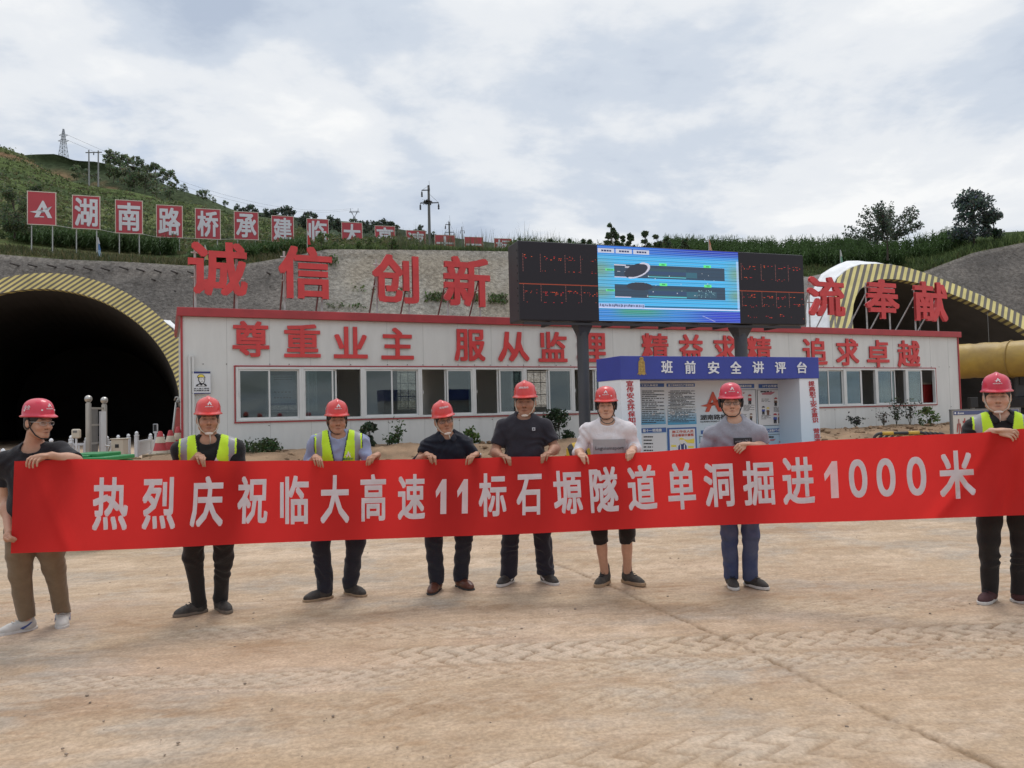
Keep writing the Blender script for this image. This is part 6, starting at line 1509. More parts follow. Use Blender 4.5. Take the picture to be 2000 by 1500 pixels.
for s_ in (-1, 1):
    mb = MB(); mb.tube([(p[0] - 0.4 + s_ * 1.05 - 0.12, p[1] - 0.9, g0 + 0.45), (p[0] - 0.4 + s_ * 1.05 + 0.12, p[1] - 0.9, g0 + 0.45)], 0.48, 18); mb.build('wheel', m_black, r, auto=40)
    mb = MB(); mb.box((p[0] - 0.4 + s_ * 0.85, p[1] - 2.05, g0 + 1.0), (0.3, 0.05, 0.16)); mb.build('headlight', m_pvc, r, bevel=0.02)
# ------------------------------------------------------------------ the red banner, hanging in a shallow arc in front of the group
B_TOP = [(-20, 902), (28, 900), (150, 897), (400, 900), (640, 900), (900, 896), (1000, 893), (1130, 889), (1250, 884), (1350, 876), (1500, 868), (1700, 855), (1900, 846), (1985, 838), (2100, 833)]
B_BOT = [(-20, 1082), (20, 1081), (300, 1071), (500, 1061), (870, 1048), (1000, 1044), (1250, 1032), (1450, 1024), (1700, 1017), (2000, 1006), (2100, 1003)]
_bd = np.array([(-100, 5.48), (20, 5.46), (75, 5.48), (240, 5.70), (400, 5.92), (530, 6.20), (660, 6.42), (770, 6.54), (870, 6.62), (1025, 6.70), (1185, 6.60), (1300, 6.52), (1430, 6.41), (1600, 6.20), (1780, 5.96), (1960, 5.74), (2150, 5.52)])
_bx = np.linspace(-100, 2150, 400); _by = np.interp(_bx, _bd[:, 0], _bd[:, 1])
for _ in range(60): _by[1:-1] = (_by[:-2] + 2 * _by[1:-1] + _by[2:]) / 4
def ban_depth(px): return np.interp(px, _bx, _by)
def smooth_prof(x, pts):
    return sum(prof(np.asarray(x) + o, pts) for o in (-40, -20, 0, 20, 40)) / 5
def ban_wave(px, py):
    f = (py - smooth_prof(px, B_TOP)) / 165.0
    w = 0.010 * np.sin(px / 61.0 + 0.6 * f) * (0.4 + 0.6 * f) + 0.012 * fbm(np.asarray(px) / 46.0 + f * 1.2, f * 1.6, 7, 3) + 0.005 * np.abs(((np.asarray(px) / 97.0) % 1.0) - 0.5) * 2 + 0.005 * np.sin(px / 27.0 + 2 + f) + 0.010 * fbm(np.asarray(px) / 130.0, f * 1.2, 2, 3)
    w = w + (0.045 * np.exp(-((px - 1975 + 150 * f) / 18) ** 2) - 0.04 * np.exp(-((px - 1990 + 40 * f) / 14) ** 2) + 0.03 * np.exp(-((px - 60 - 70 * f) / 16) ** 2)) * np.sqrt(np.clip(f, 0, 1))
    return w
def ban_pt(px, py, off=0.0):
    px = np.asarray(px, float); py = np.asarray(py, float)
    p = at(px, py, ban_depth(px) + ban_wave(px, py)); off = np.asarray(off, float); return p + unit_rows(CAM - p) * (off[..., None] if off.ndim else off)
def unit_rows(v): return v / np.linalg.norm(v, axis=-1, keepdims=True)
nu, nv = 420, 36
F_, U_ = np.meshgrid(np.linspace(0, 1, nv), np.linspace(0, 1, nu), indexing='ij')
xl = 28 - 7 * F_; PX = xl + (2085 - xl) * U_
PY = smooth_prof(PX, B_TOP) * (1 - F_) + smooth_prof(PX, B_BOT) * F_
PY = PY + np.where(F_ == 0, 0.7 * np.sin(PX / 33.0), 0)
BP = ban_pt(PX, PY)
idx = np.arange(nu * nv).reshape(nv, nu)
BF = np.stack([idx[:-1, :-1], idx[1:, :-1], idx[1:, 1:], idx[:-1, 1:]], -1).reshape(-1, 4)
m_ban = mat('red_banner_cloth', (0.74, 0.040, 0.038), 0.7, var=0.05, vscale=1.2, bump=0.12, bscale=220, transl=0.62, spec=0.2)
ban = mesh_obj('banner', BP, BF, m_ban, None, True)
tag(ban, 'long red cloth banner with white characters held up by the eight men', 'banner')
CH_ = [('热', 181, 250, 932, 1036), ('烈', 278, 343, 932, 1034), ('庆', 372, 436, 930, 1029), ('祝', 464, 523, 930, 1023), ('临', 547, 603, 929, 1024), ('大', 626, 682, 928, 1022), ('高', 704, 754, 926, 1018), ('速', 777, 830, 926, 1015), ('1', 851, 872, 936, 1004), ('1', 893, 914, 936, 1003), ('标', 935, 989, 924, 1009),
       ('石', 1009, 1058, 926, 1006), ('塬', 1081, 1137, 919, 1004), ('隧', 1152, 1207, 912, 1001), ('道', 1226, 1282, 908, 996), ('单', 1304, 1358, 904, 995), ('洞', 1375, 1433, 904, 990), ('掘', 1451, 1512, 900, 987), ('进', 1528, 1590, 893, 985), ('1', 1610, 1637, 901, 973), ('0', 1658, 1694, 897, 972), ('0', 1712, 1749, 895, 970), ('0', 1771, 1809, 892, 968), ('米', 1834, 1904, 880, 974)]
m_bch = mat('banner_white_paper', (0.84, 0.77, 0.79), 0.6, var=0.06, vscale=9, transl=0.38, spec=0.2)
def refine(q, f, L):
    bm = bmesh.new(); vs = [bm.verts.new(tuple(p)) for p in q]
    for t in f:
        try: bm.faces.new([vs[i] for i in t])
        except ValueError: pass
    for _ in range(6):
        bmesh.ops.triangulate(bm, faces=bm.faces[:]); e = [x for x in bm.edges if x.calc_length() > L]
        if not e: break
        bmesh.ops.subdivide_edges(bm, edges=e, cuts=1)
    bmesh.ops.triangulate(bm, faces=bm.faces[:]); bm.verts.index_update()
    r = np.array([v.co[:] for v in bm.verts]), [tuple(v.index for v in t.verts) for t in bm.faces]; bm.free(); return r
for ch, xa_, xb_, ya_, yb_ in CH_:
    if ch == '1': v, f = np.array([(0.42, 0, .5), (0.98, 0, .5), (1.0, 1.0, .5), (0.62, 1.0, .5), (0.0, 0.66, .5), (0.04, 0.47, .5), (0.46, 0.66, .5)]), [(0, 1, 2, 3, 6), (3, 4, 5, 6)]
    else: v, f = glyph(ch, 0.024 if not ch.isdigit() else 0.016, False)
    xm = (xa_ + xb_) / 2; px = xa_ + v[:, 0] * (xb_ - xa_); py = yb_ - v[:, 1] * (yb_ - ya_)
    sl_ = float(smooth_prof(xm + 40, B_BOT) + smooth_prof(xm + 40, B_TOP) - smooth_prof(xm - 40, B_BOT) - smooth_prof(xm - 40, B_TOP)) / 160; py = py + sl_ * (px - xm)
    px = px + (0.06 if xm > 1100 else -0.03 if xm < 500 else 0.0) * (py - (ya_ + yb_) / 2)
    q, f = refine(np.stack([px, py, v[:, 2]], 1), f, 11.0); px, py, v = q[:, 0], q[:, 1], q
    off = 0.004 + (0.5 - v[:, 2]) / 0.045 * 0.0028
    o = mesh_obj('banner_character', ban_pt(px, py, off), f, m_bch, ban)
# ------------------------------------------------------------------ people: each body one continuous surface grown from a distance field
def surface_nets(f, org, h):
    s = f < 0
    c = [s[i:s.shape[0] - 1 + i, j:s.shape[1] - 1 + j, k:s.shape[2] - 1 + k] for i in (0, 1) for j in (0, 1) for k in (0, 1)]
    n = sum(x.astype(np.int8) for x in c); act = (n > 0) & (n < 8)
    I = np.argwhere(act); vid = np.full(act.shape, -1, np.int32); vid[act] = np.arange(len(I))
    acc = np.zeros((len(I), 3)); cnt = np.zeros(len(I))
    cr = [(i, j, k) for i in (0, 1) for j in (0, 1) for k in (0, 1)]
    val = {q: f[I[:, 0] + q[0], I[:, 1] + q[1], I[:, 2] + q[2]] for q in cr}
    for a in cr:
        for ax in range(3):
            if a[ax] == 1: continue
            b = list(a); b[ax] = 1; b = tuple(b); va, vb = val[a], val[b]; m = (va < 0) != (vb < 0)
            t = np.where(m, va / np.where(m, va - vb, 1), 0); p = np.zeros((len(I), 3)); p[:] = a; p[:, ax] = t
            acc[m] += p[m]; cnt[m] += 1
    V = org + (I + acc / cnt[:, None]) * h
    Fs = []
    for ax in range(3):
        sl0 = [slice(None)] * 3; sl1 = [slice(None)] * 3; sl0[ax] = slice(0, -1); sl1[ax] = slice(1, None)
        a, b = s[tuple(sl0)], s[tuple(sl1)]; e = np.argwhere(a != b); flip = a[tuple(e.T)]
        o1, o2 = [(1, 2), (2, 0), (0, 1)][ax]; d1 = np.zeros(3, int); d1[o1] = 1; d2 = np.zeros(3, int); d2[o2] = 1
        ok = np.all((e - d1 - d2) >= 0, 1) & np.all(e < np.array(vid.shape), 1); e = e[ok]; flip = flip[ok]
        q = np.stack([vid[tuple((e - d1 - d2).T)], vid[tuple((e - d2).T)], vid[tuple(e.T)], vid[tuple((e - d1).T)]], 1)
        q[~flip] = q[~flip][:, ::-1]; Fs.append(q)
    return V, np.concatenate(Fs)

class Field:
    def __init__(s, lo, hi, h):
        s.h = h; s.lo = np.asarray(lo, float); s.n = np.ceil((np.asarray(hi, float) - s.lo) / h).astype(int) + 1
        s.f = np.full(s.n, 0.12, np.float32)
    def sub(s, lo, hi):
        a = np.clip(np.floor((np.asarray(lo) - s.lo) / s.h).astype(int), 0, s.n); b = np.clip(np.ceil((np.asarray(hi) - s.lo) / s.h).astype(int) + 1, 0, s.n)
        if np.any(b <= a): return None, None
        ax = [s.lo[i] + np.arange(a[i], b[i], dtype=np.float32) * s.h for i in range(3)]
        return (slice(a[0], b[0]), slice(a[1], b[1]), slice(a[2], b[2])), np.meshgrid(*ax, indexing='ij', sparse=True)
    def comb(s, sl, d, k, op='add'):
        g = s.f[sl]
        if op == 'add':
            hh = np.maximum(k - np.abs(g - d), 0) / k if k > 0 else 0; s.f[sl] = np.minimum(g, d) - hh * hh * k * 0.25
        else:
            hh = np.maximum(k - np.abs(g + d), 0) / k if k > 0 else 0; s.f[sl] = np.maximum(g, -d) + hh * hh * k * 0.25
    def cone(s, a, b, r1, r2, k=0.02, op='add'):
        a = np.asarray(a, float); b = np.asarray(b, float); m = max(r1, r2) + max(k, 0.012) + 0.01
        sl, (x, y, z) = s.sub(np.minimum(a, b) - m, np.maximum(a, b) + m)
        if sl is None: return s
        d = b - a; L2 = float(d @ d) + 1e-12
        t = np.clip(((x - a[0]) * d[0] + (y - a[1]) * d[1] + (z - a[2]) * d[2]) / L2, 0, 1)
        q = np.sqrt((x - a[0] - t * d[0]) ** 2 + (y - a[1] - t * d[1]) ** 2 + (z - a[2] - t * d[2]) ** 2) - (r1 + (r2 - r1) * t)
        s.comb(sl, q.astype(np.float32), k, op); return s
    def chain(s, pts, rs, k=0.02):
        for i in range(len(pts) - 1): s.cone(pts[i], pts[i + 1], rs[i], rs[i + 1], k)
        return s
    def ell(s, c, r, R=None, k=0.02, op='add'):
        c = np.asarray(c, float); r = np.asarray(r, float); R = np.eye(3) if R is None else R       # rows of R: the ellipsoid's axes
        m = np.abs(R.T) @ r + max(k, 0.012) + 0.01
        sl, (x, y, z) = s.sub(c - m, c + m)
        if sl is None: return s
        u = [((x - c[0]) * R[i][0] + (y - c[1]) * R[i][1] + (z - c[2]) * R[i][2]) / r[i] for i in range(3)]
        k0 = np.sqrt(u[0] ** 2 + u[1] ** 2 + u[2] ** 2); k1 = np.sqrt((u[0] / r[0]) ** 2 + (u[1] / r[1]) ** 2 + (u[2] / r[2]) ** 2)
        d = k0 * (k0 - 1) / np.maximum(k1, 1e-6); s.comb(sl, d.astype(np.float32), k, op); return s
    def warp(s, fn):
        sl, (x, y, z) = s.sub(s.lo, s.lo + (s.n - 1) * s.h); s.f += fn(x, y, z).astype(np.float32); return s
    def noise(s, amp, sc, seed=0.0, o=2, zs=1.0):
        """folds in cloth: displaced only close to the surface"""
        m = np.argwhere(np.abs(s.f) < 0.03)
        p = s.lo + m * s.h; v = fbm(p[:, 0] * sc, p[:, 1] * sc + seed, p[:, 2] * sc * zs, o)
        s.f[tuple(m.T)] += (amp * v).astype(np.float32); return s
    def folds(s, amp, freq, direction, seed=0.0):
        m = np.argwhere(np.abs(s.f) < 0.03); p = s.lo + m * s.h
        ph = p @ np.asarray(direction, float) * freq + 2.2 * fbm(p[:, 0] * 4, p[:, 1] * 4 + seed, p[:, 2] * 4, 2); w = np.clip(fbm(p[:, 0] * 3 + seed, p[:, 1] * 3, p[:, 2] * 3, 2) + 0.35, 0, 1)
        s.f[tuple(m.T)] += (amp * w * np.sin(ph * 6.283)).astype(np.float32); return s
    def mesh(s):
        s.f[[0, -1]] = np.maximum(s.f[[0, -1]], 0.01); s.f[:, [0, -1]] = np.maximum(s.f[:, [0, -1]], 0.01); s.f[:, :, [0, -1]] = np.maximum(s.f[:, :, [0, -1]], 0.01)
        return surface_nets(s.f, s.lo, s.h)

def rotz(a): c, s = math.cos(a), math.sin(a); return np.array([[c, -s, 0], [s, c, 0], [0, 0, 1.0]])
def roty(a): c, s = math.cos(a), math.sin(a); return np.array([[c, 0, s], [0, 1, 0], [-s, 0, c]])
def rotx(a): c, s = math.cos(a), math.sin(a); return np.array([[1, 0, 0], [0, c, -s], [0, s, c]])

m_skin = mat('skin', rough=0.55, attr='tone', var=0.06, vscale=40, spec=0.35)
m_hair = mat('black_hair', (0.012, 0.010, 0.010), 0.5, var=0.3, vscale=200)
m_hat = mat('red_helmet', (0.60, 0.045, 0.040), 0.28, var=0.07, vscale=5, coat=0.25)
m_hatb = mat('crimson_helmet', (0.56, 0.025, 0.055), 0.32, var=0.07, vscale=5, coat=0.2)
m_mark = mat('helmet_mark_white', (0.70, 0.62, 0.62), 0.4)
m_strapk = mat('black_webbing', (0.014, 0.014, 0.015), 0.7); m_strapw = mat('cream_webbing', (0.50, 0.44, 0.36), 0.6); m_cup = mat('clear_chin_cup', (0.60, 0.52, 0.46), 0.4)
m_hv = mat('hi_vis_yellow', (0.55, 0.80, 0.02), 0.7, var=0.05, vscale=8, transl=0.15); m_refl = mat('reflective_grey', (0.24, 0.24, 0.25), 0.4); m_bind = mat('vest_binding', (0.02, 0.02, 0.022), 0.8)
m_lens = glass_mat('spectacle_lens', (0.92, 0.94, 0.95), 0.03); m_rimm = mat('spectacle_frame', (0.05, 0.045, 0.045), 0.35, 0.3); m_rims = mat('silver_spectacle_frame', (0.55, 0.52, 0.50), 0.3, 0.7)
SKINS = {'pale': (0.54, 0.315, 0.220), 'mid': (0.47, 0.26, 0.175), 'tan': (0.40, 0.205, 0.130), 'dark': (0.34, 0.170, 0.108)}

def head_frame(chin, yaw, roll, pitch):
    R = rotz(yaw) @ roty(roll) @ rotx(pitch); return R
def make_person(P):
    d = P['d']; rng = np.random.default_rng(P['seed']); sk = P.get('scale', 1.0)
    X_ = lambda px, py, off=0.0: at(px, py, d + off)
    chin = X_(*P['chin'], -0.06); hs = 0.905 * P.get('head', 1.0)
    face = -math.degrees(math.atan2(float(chin[0]), float(chin[1])))      # the turn that faces the camera man
    HR = rotz(math.radians(P['yaw'] + face)) @ roty(math.radians(P.get('roll', 0))) @ rotx(math.radians(P.get('pitch', 0)))
    hc = chin - HR @ (np.array([0, -0.070, -0.112]) * hs)
    wx = 1.12 * P.get('face', 1.0)
    def hp(x, y, z): return hc + HR @ (np.array([x * wx, y, z]) * hs)
    BY = rotz(math.radians(P.get('body', 0) + face * 0.8))
    aL, aR = X_(*P['acr'][0], 0.0), X_(*P['acr'][1], 0.0)                # tops of the two shoulders
    bw = P.get('bulk', 1.0)
    mid = (aL + aR) / 2; half = float(np.linalg.norm((aR - aL)[:2])) / 2
    fwd = BY @ np.array([0, -1.0, 0]); side = BY @ np.array([1.0, 0, 0])
    cx = np.array([mid[0], mid[1], 0]); zsh = float(X_(P['chin'][0], P['nb'])[2])
    jL = cx - side * (half - 0.030) + UP * (aL[2] - 0.050); jR = cx + side * (half - 0.030) + UP * (aR[2] - 0.050)
    half = half + 0.045
    # feet on the ground
    feet = []
    for (px, py), ang in P['feet']:
        c = on_ground(px, py); feet.append((c, math.radians(ang)))
    hipz = 0.52 * (zsh + 0.30) * 0.99
    hipL = cx - side * 0.088 + UP * (hipz - 0.03); hipR = cx + side * 0.088 + UP * (hipz - 0.03)
    leg = []
    for hip, (c, ang) in zip((hipL, hipR), feet):
        fd = np.array([math.sin(ang), -math.cos(ang), 0]); ank = c - fd * 0.065 + UP * 0.085
        kn = hip * 0.5 + ank * 0.5 + UP * 0.015 + fd * 0.025 + (np.array([P.get('knee_out', 0.0), 0, 0]) * (-1 if hip is hipL else 1)); leg.append((hip, kn, ank, fd, c))
    root = thing('person', ((feet[0][0] + feet[1][0]) / 2), P['label'], 'person', 'men holding the banner')
    # ---------------- arms and hands
    arms = []
    for sname, jt in (('L', jL), ('R', jR)):
        A = P['arm' + sname]; el = at(*A['el'], max(d + A.get('eo', -0.02), float(ban_depth(A['el'][0])) + 0.075)); hk = A['hand']
        kx, ky = hk; yb = float(ban_depth(kx)) if A.get('hold', True) else float(ban_depth(kx)) + 0.16
        kn = at(kx, ky, yb - 0.018); arms.append((sname, jt, el, kn, A, yb))
    allp = np.array([hc + UP * 0.16, hc - np.array([0.16, 0.16, 0]), hc + np.array([0.16, 0.16, 0])] + [q for l in leg for q in (l[0], l[2])] + [q for a in arms for q in (a[2] - 0.08, a[2] + 0.08, a[3] - 0.1, a[3] + 0.1)] + [jL, jR, cx + np.array([0.24, 0.18, 1]), cx - np.array([0.24, 0.18, -1])] + [f[0] for f in feet])
    lo = allp.min(0) - 0.12; hi = allp.max(0) + 0.12; lo[2] = -0.02
    B = Field(lo, hi, 0.005)
    # torso, neck
    def torso(F, inf, k=0.05, belly=0.0):
        F.ell(cx + UP * (zsh - 0.19) + fwd * 0.005, (0.160 * bw + inf, 0.105 * bw + inf, 0.165 + inf), BY.T, k)
        F.ell(cx + UP * (zsh - 0.38) + fwd * (0.01 + belly * 0.5), (0.152 * bw + inf, 0.10 * bw + belly + inf, 0.17 + inf), BY.T, k)
        F.ell(cx + UP * (hipz + 0.03), (0.162 * bw + inf, 0.108 * bw + inf, 0.15 + inf), BY.T, k)
        F.cone(jL - UP * 0.02, jR - UP * 0.02, 0.050 + inf, 0.050 + inf, k)
        for j in (jL, jR): F.cone(cx + UP * (zsh - 0.035), j, 0.050 + inf, 0.047 + inf, 0.03)
    nk0 = cx + UP * (zsh - 0.02) + fwd * 0.0; nk1 = hp(0, 0.022, -0.03)
    torso(B, 0.0); B.cone(nk0, nk1, 0.062 * P.get('neck', 1), 0.053 * P.get('neck', 1), 0.035)
    for j in (jL, jR): B.cone(nk0 + UP * 0.035, j * 0.5 + nk0 * 0.5 + UP * 0.005, 0.036, 0.042, 0.04)
    for hip, kn, ank, fd, c in leg: B.chain([hip, kn, ank - UP * 0.02], [0.076 * bw, 0.050, 0.036], 0.02); B.ell(kn * 0.55 + ank * 0.45 - fd * 0.008 + UP * 0.05, (0.044, 0.047, 0.11), None, 0.03)
    # head
    H = lambda c, r, k=0.012, op='add': B.ell(hp(*c), np.array([r[0] * wx, r[1], r[2]]) * hs, HR.T, k, op)
    C = lambda a, b, r1, r2, k=0.01, op='add': B.cone(hp(*a), hp(*b), r1 * hs, r2 * hs, k, op)
    jw = P.get('jaw', 1.0)
    H((0, 0.012, 0.045), (0.076, 0.094, 0.083), 0.02); H((0, -0.018, -0.015), (0.066 * jw, 0.076, 0.092), 0.02); H((0, -0.034, -0.072), (0.051 * jw, 0.052, 0.040), 0.02)
    C((0.012, -0.070, -0.100), (-0.012, -0.070, -0.100), 0.016, 0.016, 0.02)
    for s_ in (-1, 1):
        C((s_ * 0.055 * jw, -0.005, -0.062), (s_ * 0.02, -0.06, -0.098), 0.020, 0.018, 0.025)
        H((s_ * 0.040, -0.066, -0.030), (0.026, 0.020, 0.022), 0.02)
        C((s_ * 0.012, -0.090, 0.031), (s_ * 0.046, -0.076, 0.033), 0.009, 0.008, 0.012)
        B.ell(hp(s_ * 0.032, -0.101, 0.011), np.array((0.019, 0.019, 0.012)) * hs, HR.T, 0.014, 'sub')
        H((s_ * 0.032, -0.079, 0.011), (0.0135, 0.012, 0.0115), 0.003)
        C((s_ * 0.012, -0.098, -0.032), (s_ * 0.010, -0.090, -0.028), 0.008, 0.008, 0.008)
        H((s_ * 0.079, 0.012, 0.0), (0.011, 0.024, 0.034), 0.008); B.ell(hp(s_ * 0.089, 0.006, 0.002), np.array((0.006, 0.012, 0.018)) * hs, HR.T, 0.006, 'sub')
        C((s_ * 0.004, -0.094, -0.061), (s_ * 0.019, -0.086, -0.063), 0.006, 0.004, 0.006); C((0, -0.091, -0.073), (s_ * 0.017, -0.084, -0.070), 0.007, 0.0045, 0.006)
    C((0, -0.088, 0.022), (0, -0.113, -0.026), 0.008, 0.014, 0.010)
    B.ell(hp(0, -0.098, -0.0665), np.array((0.020, 0.006, 0.0016)) * hs, HR.T, 0.003, 'sub')
    # arms
    fit = P.get('arm', 1.0)
    for sname, jt, el, kn, A, yb in arms:
        sg = 1 if sname == 'L' else -1            # towards the body's middle in the picture
        inw = np.array([sg * 1.0, 0, 0])
        r1, r2, r3 = 0.044 * fit, 0.037 * fit, 0.026
        mode = A.get('mode', 'drape')
        if mode == 'drape':
            tdir = unit(np.array([A.get('tx', 0.0) * 1.0, 0, A.get('tz', 0.0)]) + 1e-9) if ('tx' in A) else inw * 1.0
            # wrist lies behind and above the cloth's edge
            wr = kn + np.array([A.get('wx', -0.035 * sg), 0.075, A.get('wz', 0.012)]) 
            B.chain([jt, el, wr], [r1, r2, r3], 0.02); B.ell(el * 0.65 + wr * 0.35, (0.036 * fit, 0.036 * fit, 0.04), None, 0.05)
            palm0 = wr + (kn - wr) * 0.30; spread = np.array([sg, 0, 0]); kd = unit(np.array([0.92 * sg, -0.10, A.get('kz', -0.10)]))
            B.ell((wr + kn) / 2 + UP * 0.002, (0.036, 0.046, 0.016), rotz(-0.35 * sg * 0).T, 0.018)
            for i in range(4):      # index (inner side) .. little finger
                o = 0.033 - 0.0222 * i; ln = (1.0, 1.08, 1.02, 0.82)[i]; kb = kn + kd * o + UP * (-0.002 if i in (0, 3) else 0.002)
                B.cone((wr + kb) / 2 + UP * 0.002, kb, 0.0125, 0.0096, 0.005)
                fx = sg * (0.004 + 0.004 * i) + 0.0025 * rng.standard_normal(); curl = 0.85 + 0.3 * rng.random()
                p1 = kb + np.array([fx, -0.020, -0.016]) * ln; p2 = p1 + np.array([fx * 0.7, -0.004 * curl, -0.027]) * ln; p3 = p2 + np.array([fx * 0.4, 0.006 * curl, -0.021]) * ln
                B.chain([kb, p1, p2, p3], [0.0092, 0.0083, 0.0076, 0.0066], 0.002)
            t0 = wr + (kn - wr) * 0.35 + kd * 0.030; t1 = t0 + np.array([0.014 * sg, -0.012, -0.026]); t2 = t1 + np.array([0.004 * sg, -0.010, -0.030])
            B.chain([wr, t0, t1, t2], [0.018, 0.013, 0.0105, 0.0085], 0.008)
        elif mode in ('across', 'pinch'):
            # forearm lies along the edge, fingers hang over the front at the end of it
            dr = np.array([A['dx'], 0, A.get('dz', 0.0)]); dr = unit(dr); wr = kn - dr * 0.085 + np.array([0, A.get('wy', 0.06), A.get('wz', 0.0)])
            B.chain([jt, el, wr], [r1, r2, r3], 0.02); B.ell(el * 0.65 + wr * 0.35, (0.05, 0.034 * fit, 0.036 * fit), None, 0.05)
            B.ell(wr * 0.45 + kn * 0.55 + UP * 0.004, (0.044, 0.036, 0.017), None, 0.018)
            B.cone(wr, kn, 0.023, 0.017, 0.015)
            dn = np.array([dr[0] * 0.45, 0, -1.0])
            for i in range(4):
                kb = kn + np.array([0, 0.030 - 0.020 * i, 0]) + dr * (-0.004 * abs(i - 1)) + (np.array([0, -0.012, 0.0])); ln = (1.0, 1.08, 1.0, 0.80)[i]
                if mode == 'across':
                    kb = kn + dr * (0.026 - 0.0225 * i) + np.array([0, -0.002, -0.003 * i]); fx = dr[0] * 0.012
                    p1 = kb + np.array([fx * 0.8, -0.022, -0.014]) * ln; p2 = p1 + np.array([fx * 0.5, -0.004, -0.028]) * ln; p3 = p2 + np.array([fx * 0.2, 0.005, -0.023]) * ln
                else:
                    o = -0.018 * i; kb = kn + dr * (0.01 + 0.6 * o) + np.array([0, 0.002, -0.002 - 0.011 * i]); p1 = kb + np.array([dr[0] * 0.020, -0.018, 0.004 - 0.005 * i]) * ln; p2 = p1 + np.array([dr[0] * 0.018, 0.002, -0.018]) * ln; p3 = p2 + np.array([dr[0] * 0.010, 0.010, -0.016]) * ln
                B.cone(wr * 0.4 + kb * 0.6, kb, 0.0135, 0.0105, 0.008); B.chain([kb, p1, p2, p3], [0.0094, 0.0085, 0.0078, 0.0068], 0.002)
            t0 = wr * 0.5 + kn * 0.5 + np.array([0, -0.01, -0.014]); t1 = t0 + dr * 0.035 + np.array([0, 0.004, -0.022]); t2 = t1 + dr * 0.028 + np.array([0, 0, -0.010]); B.chain([t0, t1, t2], [0.015, 0.011, 0.0085], 0.006)
        elif mode == 'fist':
            dr = unit(kn - el); wr = kn - dr * 0.075
            B.chain([jt, el, wr], [r1, r2, r3], 0.02); B.ell(el * 0.65 + wr * 0.35, (0.036 * fit, 0.036 * fit, 0.05), None, 0.05)
            B.ell(kn - dr * 0.02 - np.array([0.012, 0, 0]), (0.022, 0.034, 0.040), None, 0.015)
            for i in range(4):
                kb = kn + np.array([-0.006, -0.030 + 0.018 * i, -0.006 * i + 0.014]) + dr * 0.006; p1 = kb + np.array([0.022, -0.002, -0.014]); p2 = p1 + np.array([0.014, 0, 0.012]); p3 = p2 + np.array([-0.010, 0, 0.014])
                B.chain([kb, p1, p2, p3], [0.0105, 0.0098, 0.009, 0.0075], 0.004)
            t0 = kn - dr * 0.045 + np.array([0.012, -0.024, 0]); t1 = t0 + np.array([0.022, -0.008, -0.018]); t2 = t1 + np.array([0.012, 0.004, -0.022]); B.chain([t0, t1, t2], [0.013, 0.0105, 0.0085], 0.005)
        else:                                       # hidden behind the cloth, hanging to the hip
            dr = unit(kn - el); wr = kn - dr * 0.09
            B.chain([jt, el, wr], [r1, r2, r3], 0.02); B.ell(kn - dr * 0.03, (0.02, 0.036, 0.045), None, 0.015)
            for i in range(4):
                kb = kn + np.array([0, -0.028 + 0.019 * i, 0]); p1 = kb + dr * 0.034 + np.array([0.006 * sg, 0, 0]); p2 = p1 + dr * 0.024 + np.array([0.012 * sg, 0, 0]); p3 = p2 + dr * 0.015 + np.array([0.012 * sg, 0, 0]); B.chain([kb, p1, p2, p3], [0.0102, 0.0095, 0.0085, 0.0072], 0.004)
            t0 = kn - dr * 0.06 + np.array([0, -0.03, 0]); B.chain([t0, t0 + dr * 0.04 + np.array([0.008 * sg, -0.016, 0]), t0 + dr * 0.068 + np.array([0.012 * sg, -0.012, 0])], [0.013, 0.011, 0.0085], 0.005)
        arms[[a[0] for a in arms].index(sname)] = (sname, jt, el, kn, A, yb, wr)
    for hip, kn, ank, fd, c in leg: B.ell(c + UP * 0.042, np.array((0.036, 0.105, 0.030)), np.array([np.cross(fd, UP), fd, UP]), 0.02)
    V, Fq = B.mesh()
    # skin colour, painted where brows, eyes, lips and stubble are
    base = np.array(SKINS[P['skin']]); q = ((V - hc) @ HR) / hs / np.array([wx, 1, 1]); x, y, z = q.T
    col = base * np.ones((len(V), 3)) * (1 + 0.10 * fbm(V[:, 0] * 14, V[:, 1] * 14, V[:, 2] * 14, 3))[:, None]
    inh = (np.abs(x) < 0.11) & (np.abs(y) < 0.13) & (z > -0.14) & (z < 0.15); fr = inh & (y < -0.03)
    def paint(m, c, k=1.0): w = (np.asarray(m, float) * k)[:, None]; col[:] = col * (1 - w) + np.asarray(c) * w
    g = lambda v, s_: np.exp(-(v / s_) ** 2)
    paint(fr * g(np.abs(x) - 0.040, 0.016) * g(z + 0.028, 0.018), base * np.array([1.10, 0.86, 0.82]), 0.5)
    paint(fr * g(z + 0.031, 0.014) * g(x, 0.016), base * np.array([1.08, 0.86, 0.82]), 0.5)
    paint(fr * (y < -0.06) * g(np.abs(x) - 0.031, 0.017) * g(z - 0.035 + 0.12 * (np.abs(x) - 0.031), 0.0062), (0.014, 0.011, 0.010), 0.95)
    paint(fr * (y < -0.06) * g(np.abs(x) - 0.032, 0.016) * g(z - 0.011, 0.0066), (0.014, 0.010, 0.010), 0.95)
    paint(fr * (y < -0.06) * g(np.abs(x) - 0.032, 0.024) * g(z - 0.012, 0.014), base * 0.66, 0.5)  # soft shade below the brow, painted into the skin colour
    paint(fr * (y < -0.07) * g(x, 0.020) * g(z + 0.0668, 0.0075), base * np.array([0.80, 0.46, 0.46]), 0.75)
    paint(fr * (y < -0.07) * g(x, 0.020) * g(z + 0.0668, 0.0026), (0.05, 0.018, 0.016), 0.9)
    paint(fr * (y < -0.08) * g(np.abs(x) - 0.010, 0.005) * g(z + 0.041, 0.006), (0.05, 0.022, 0.018), 0.85)
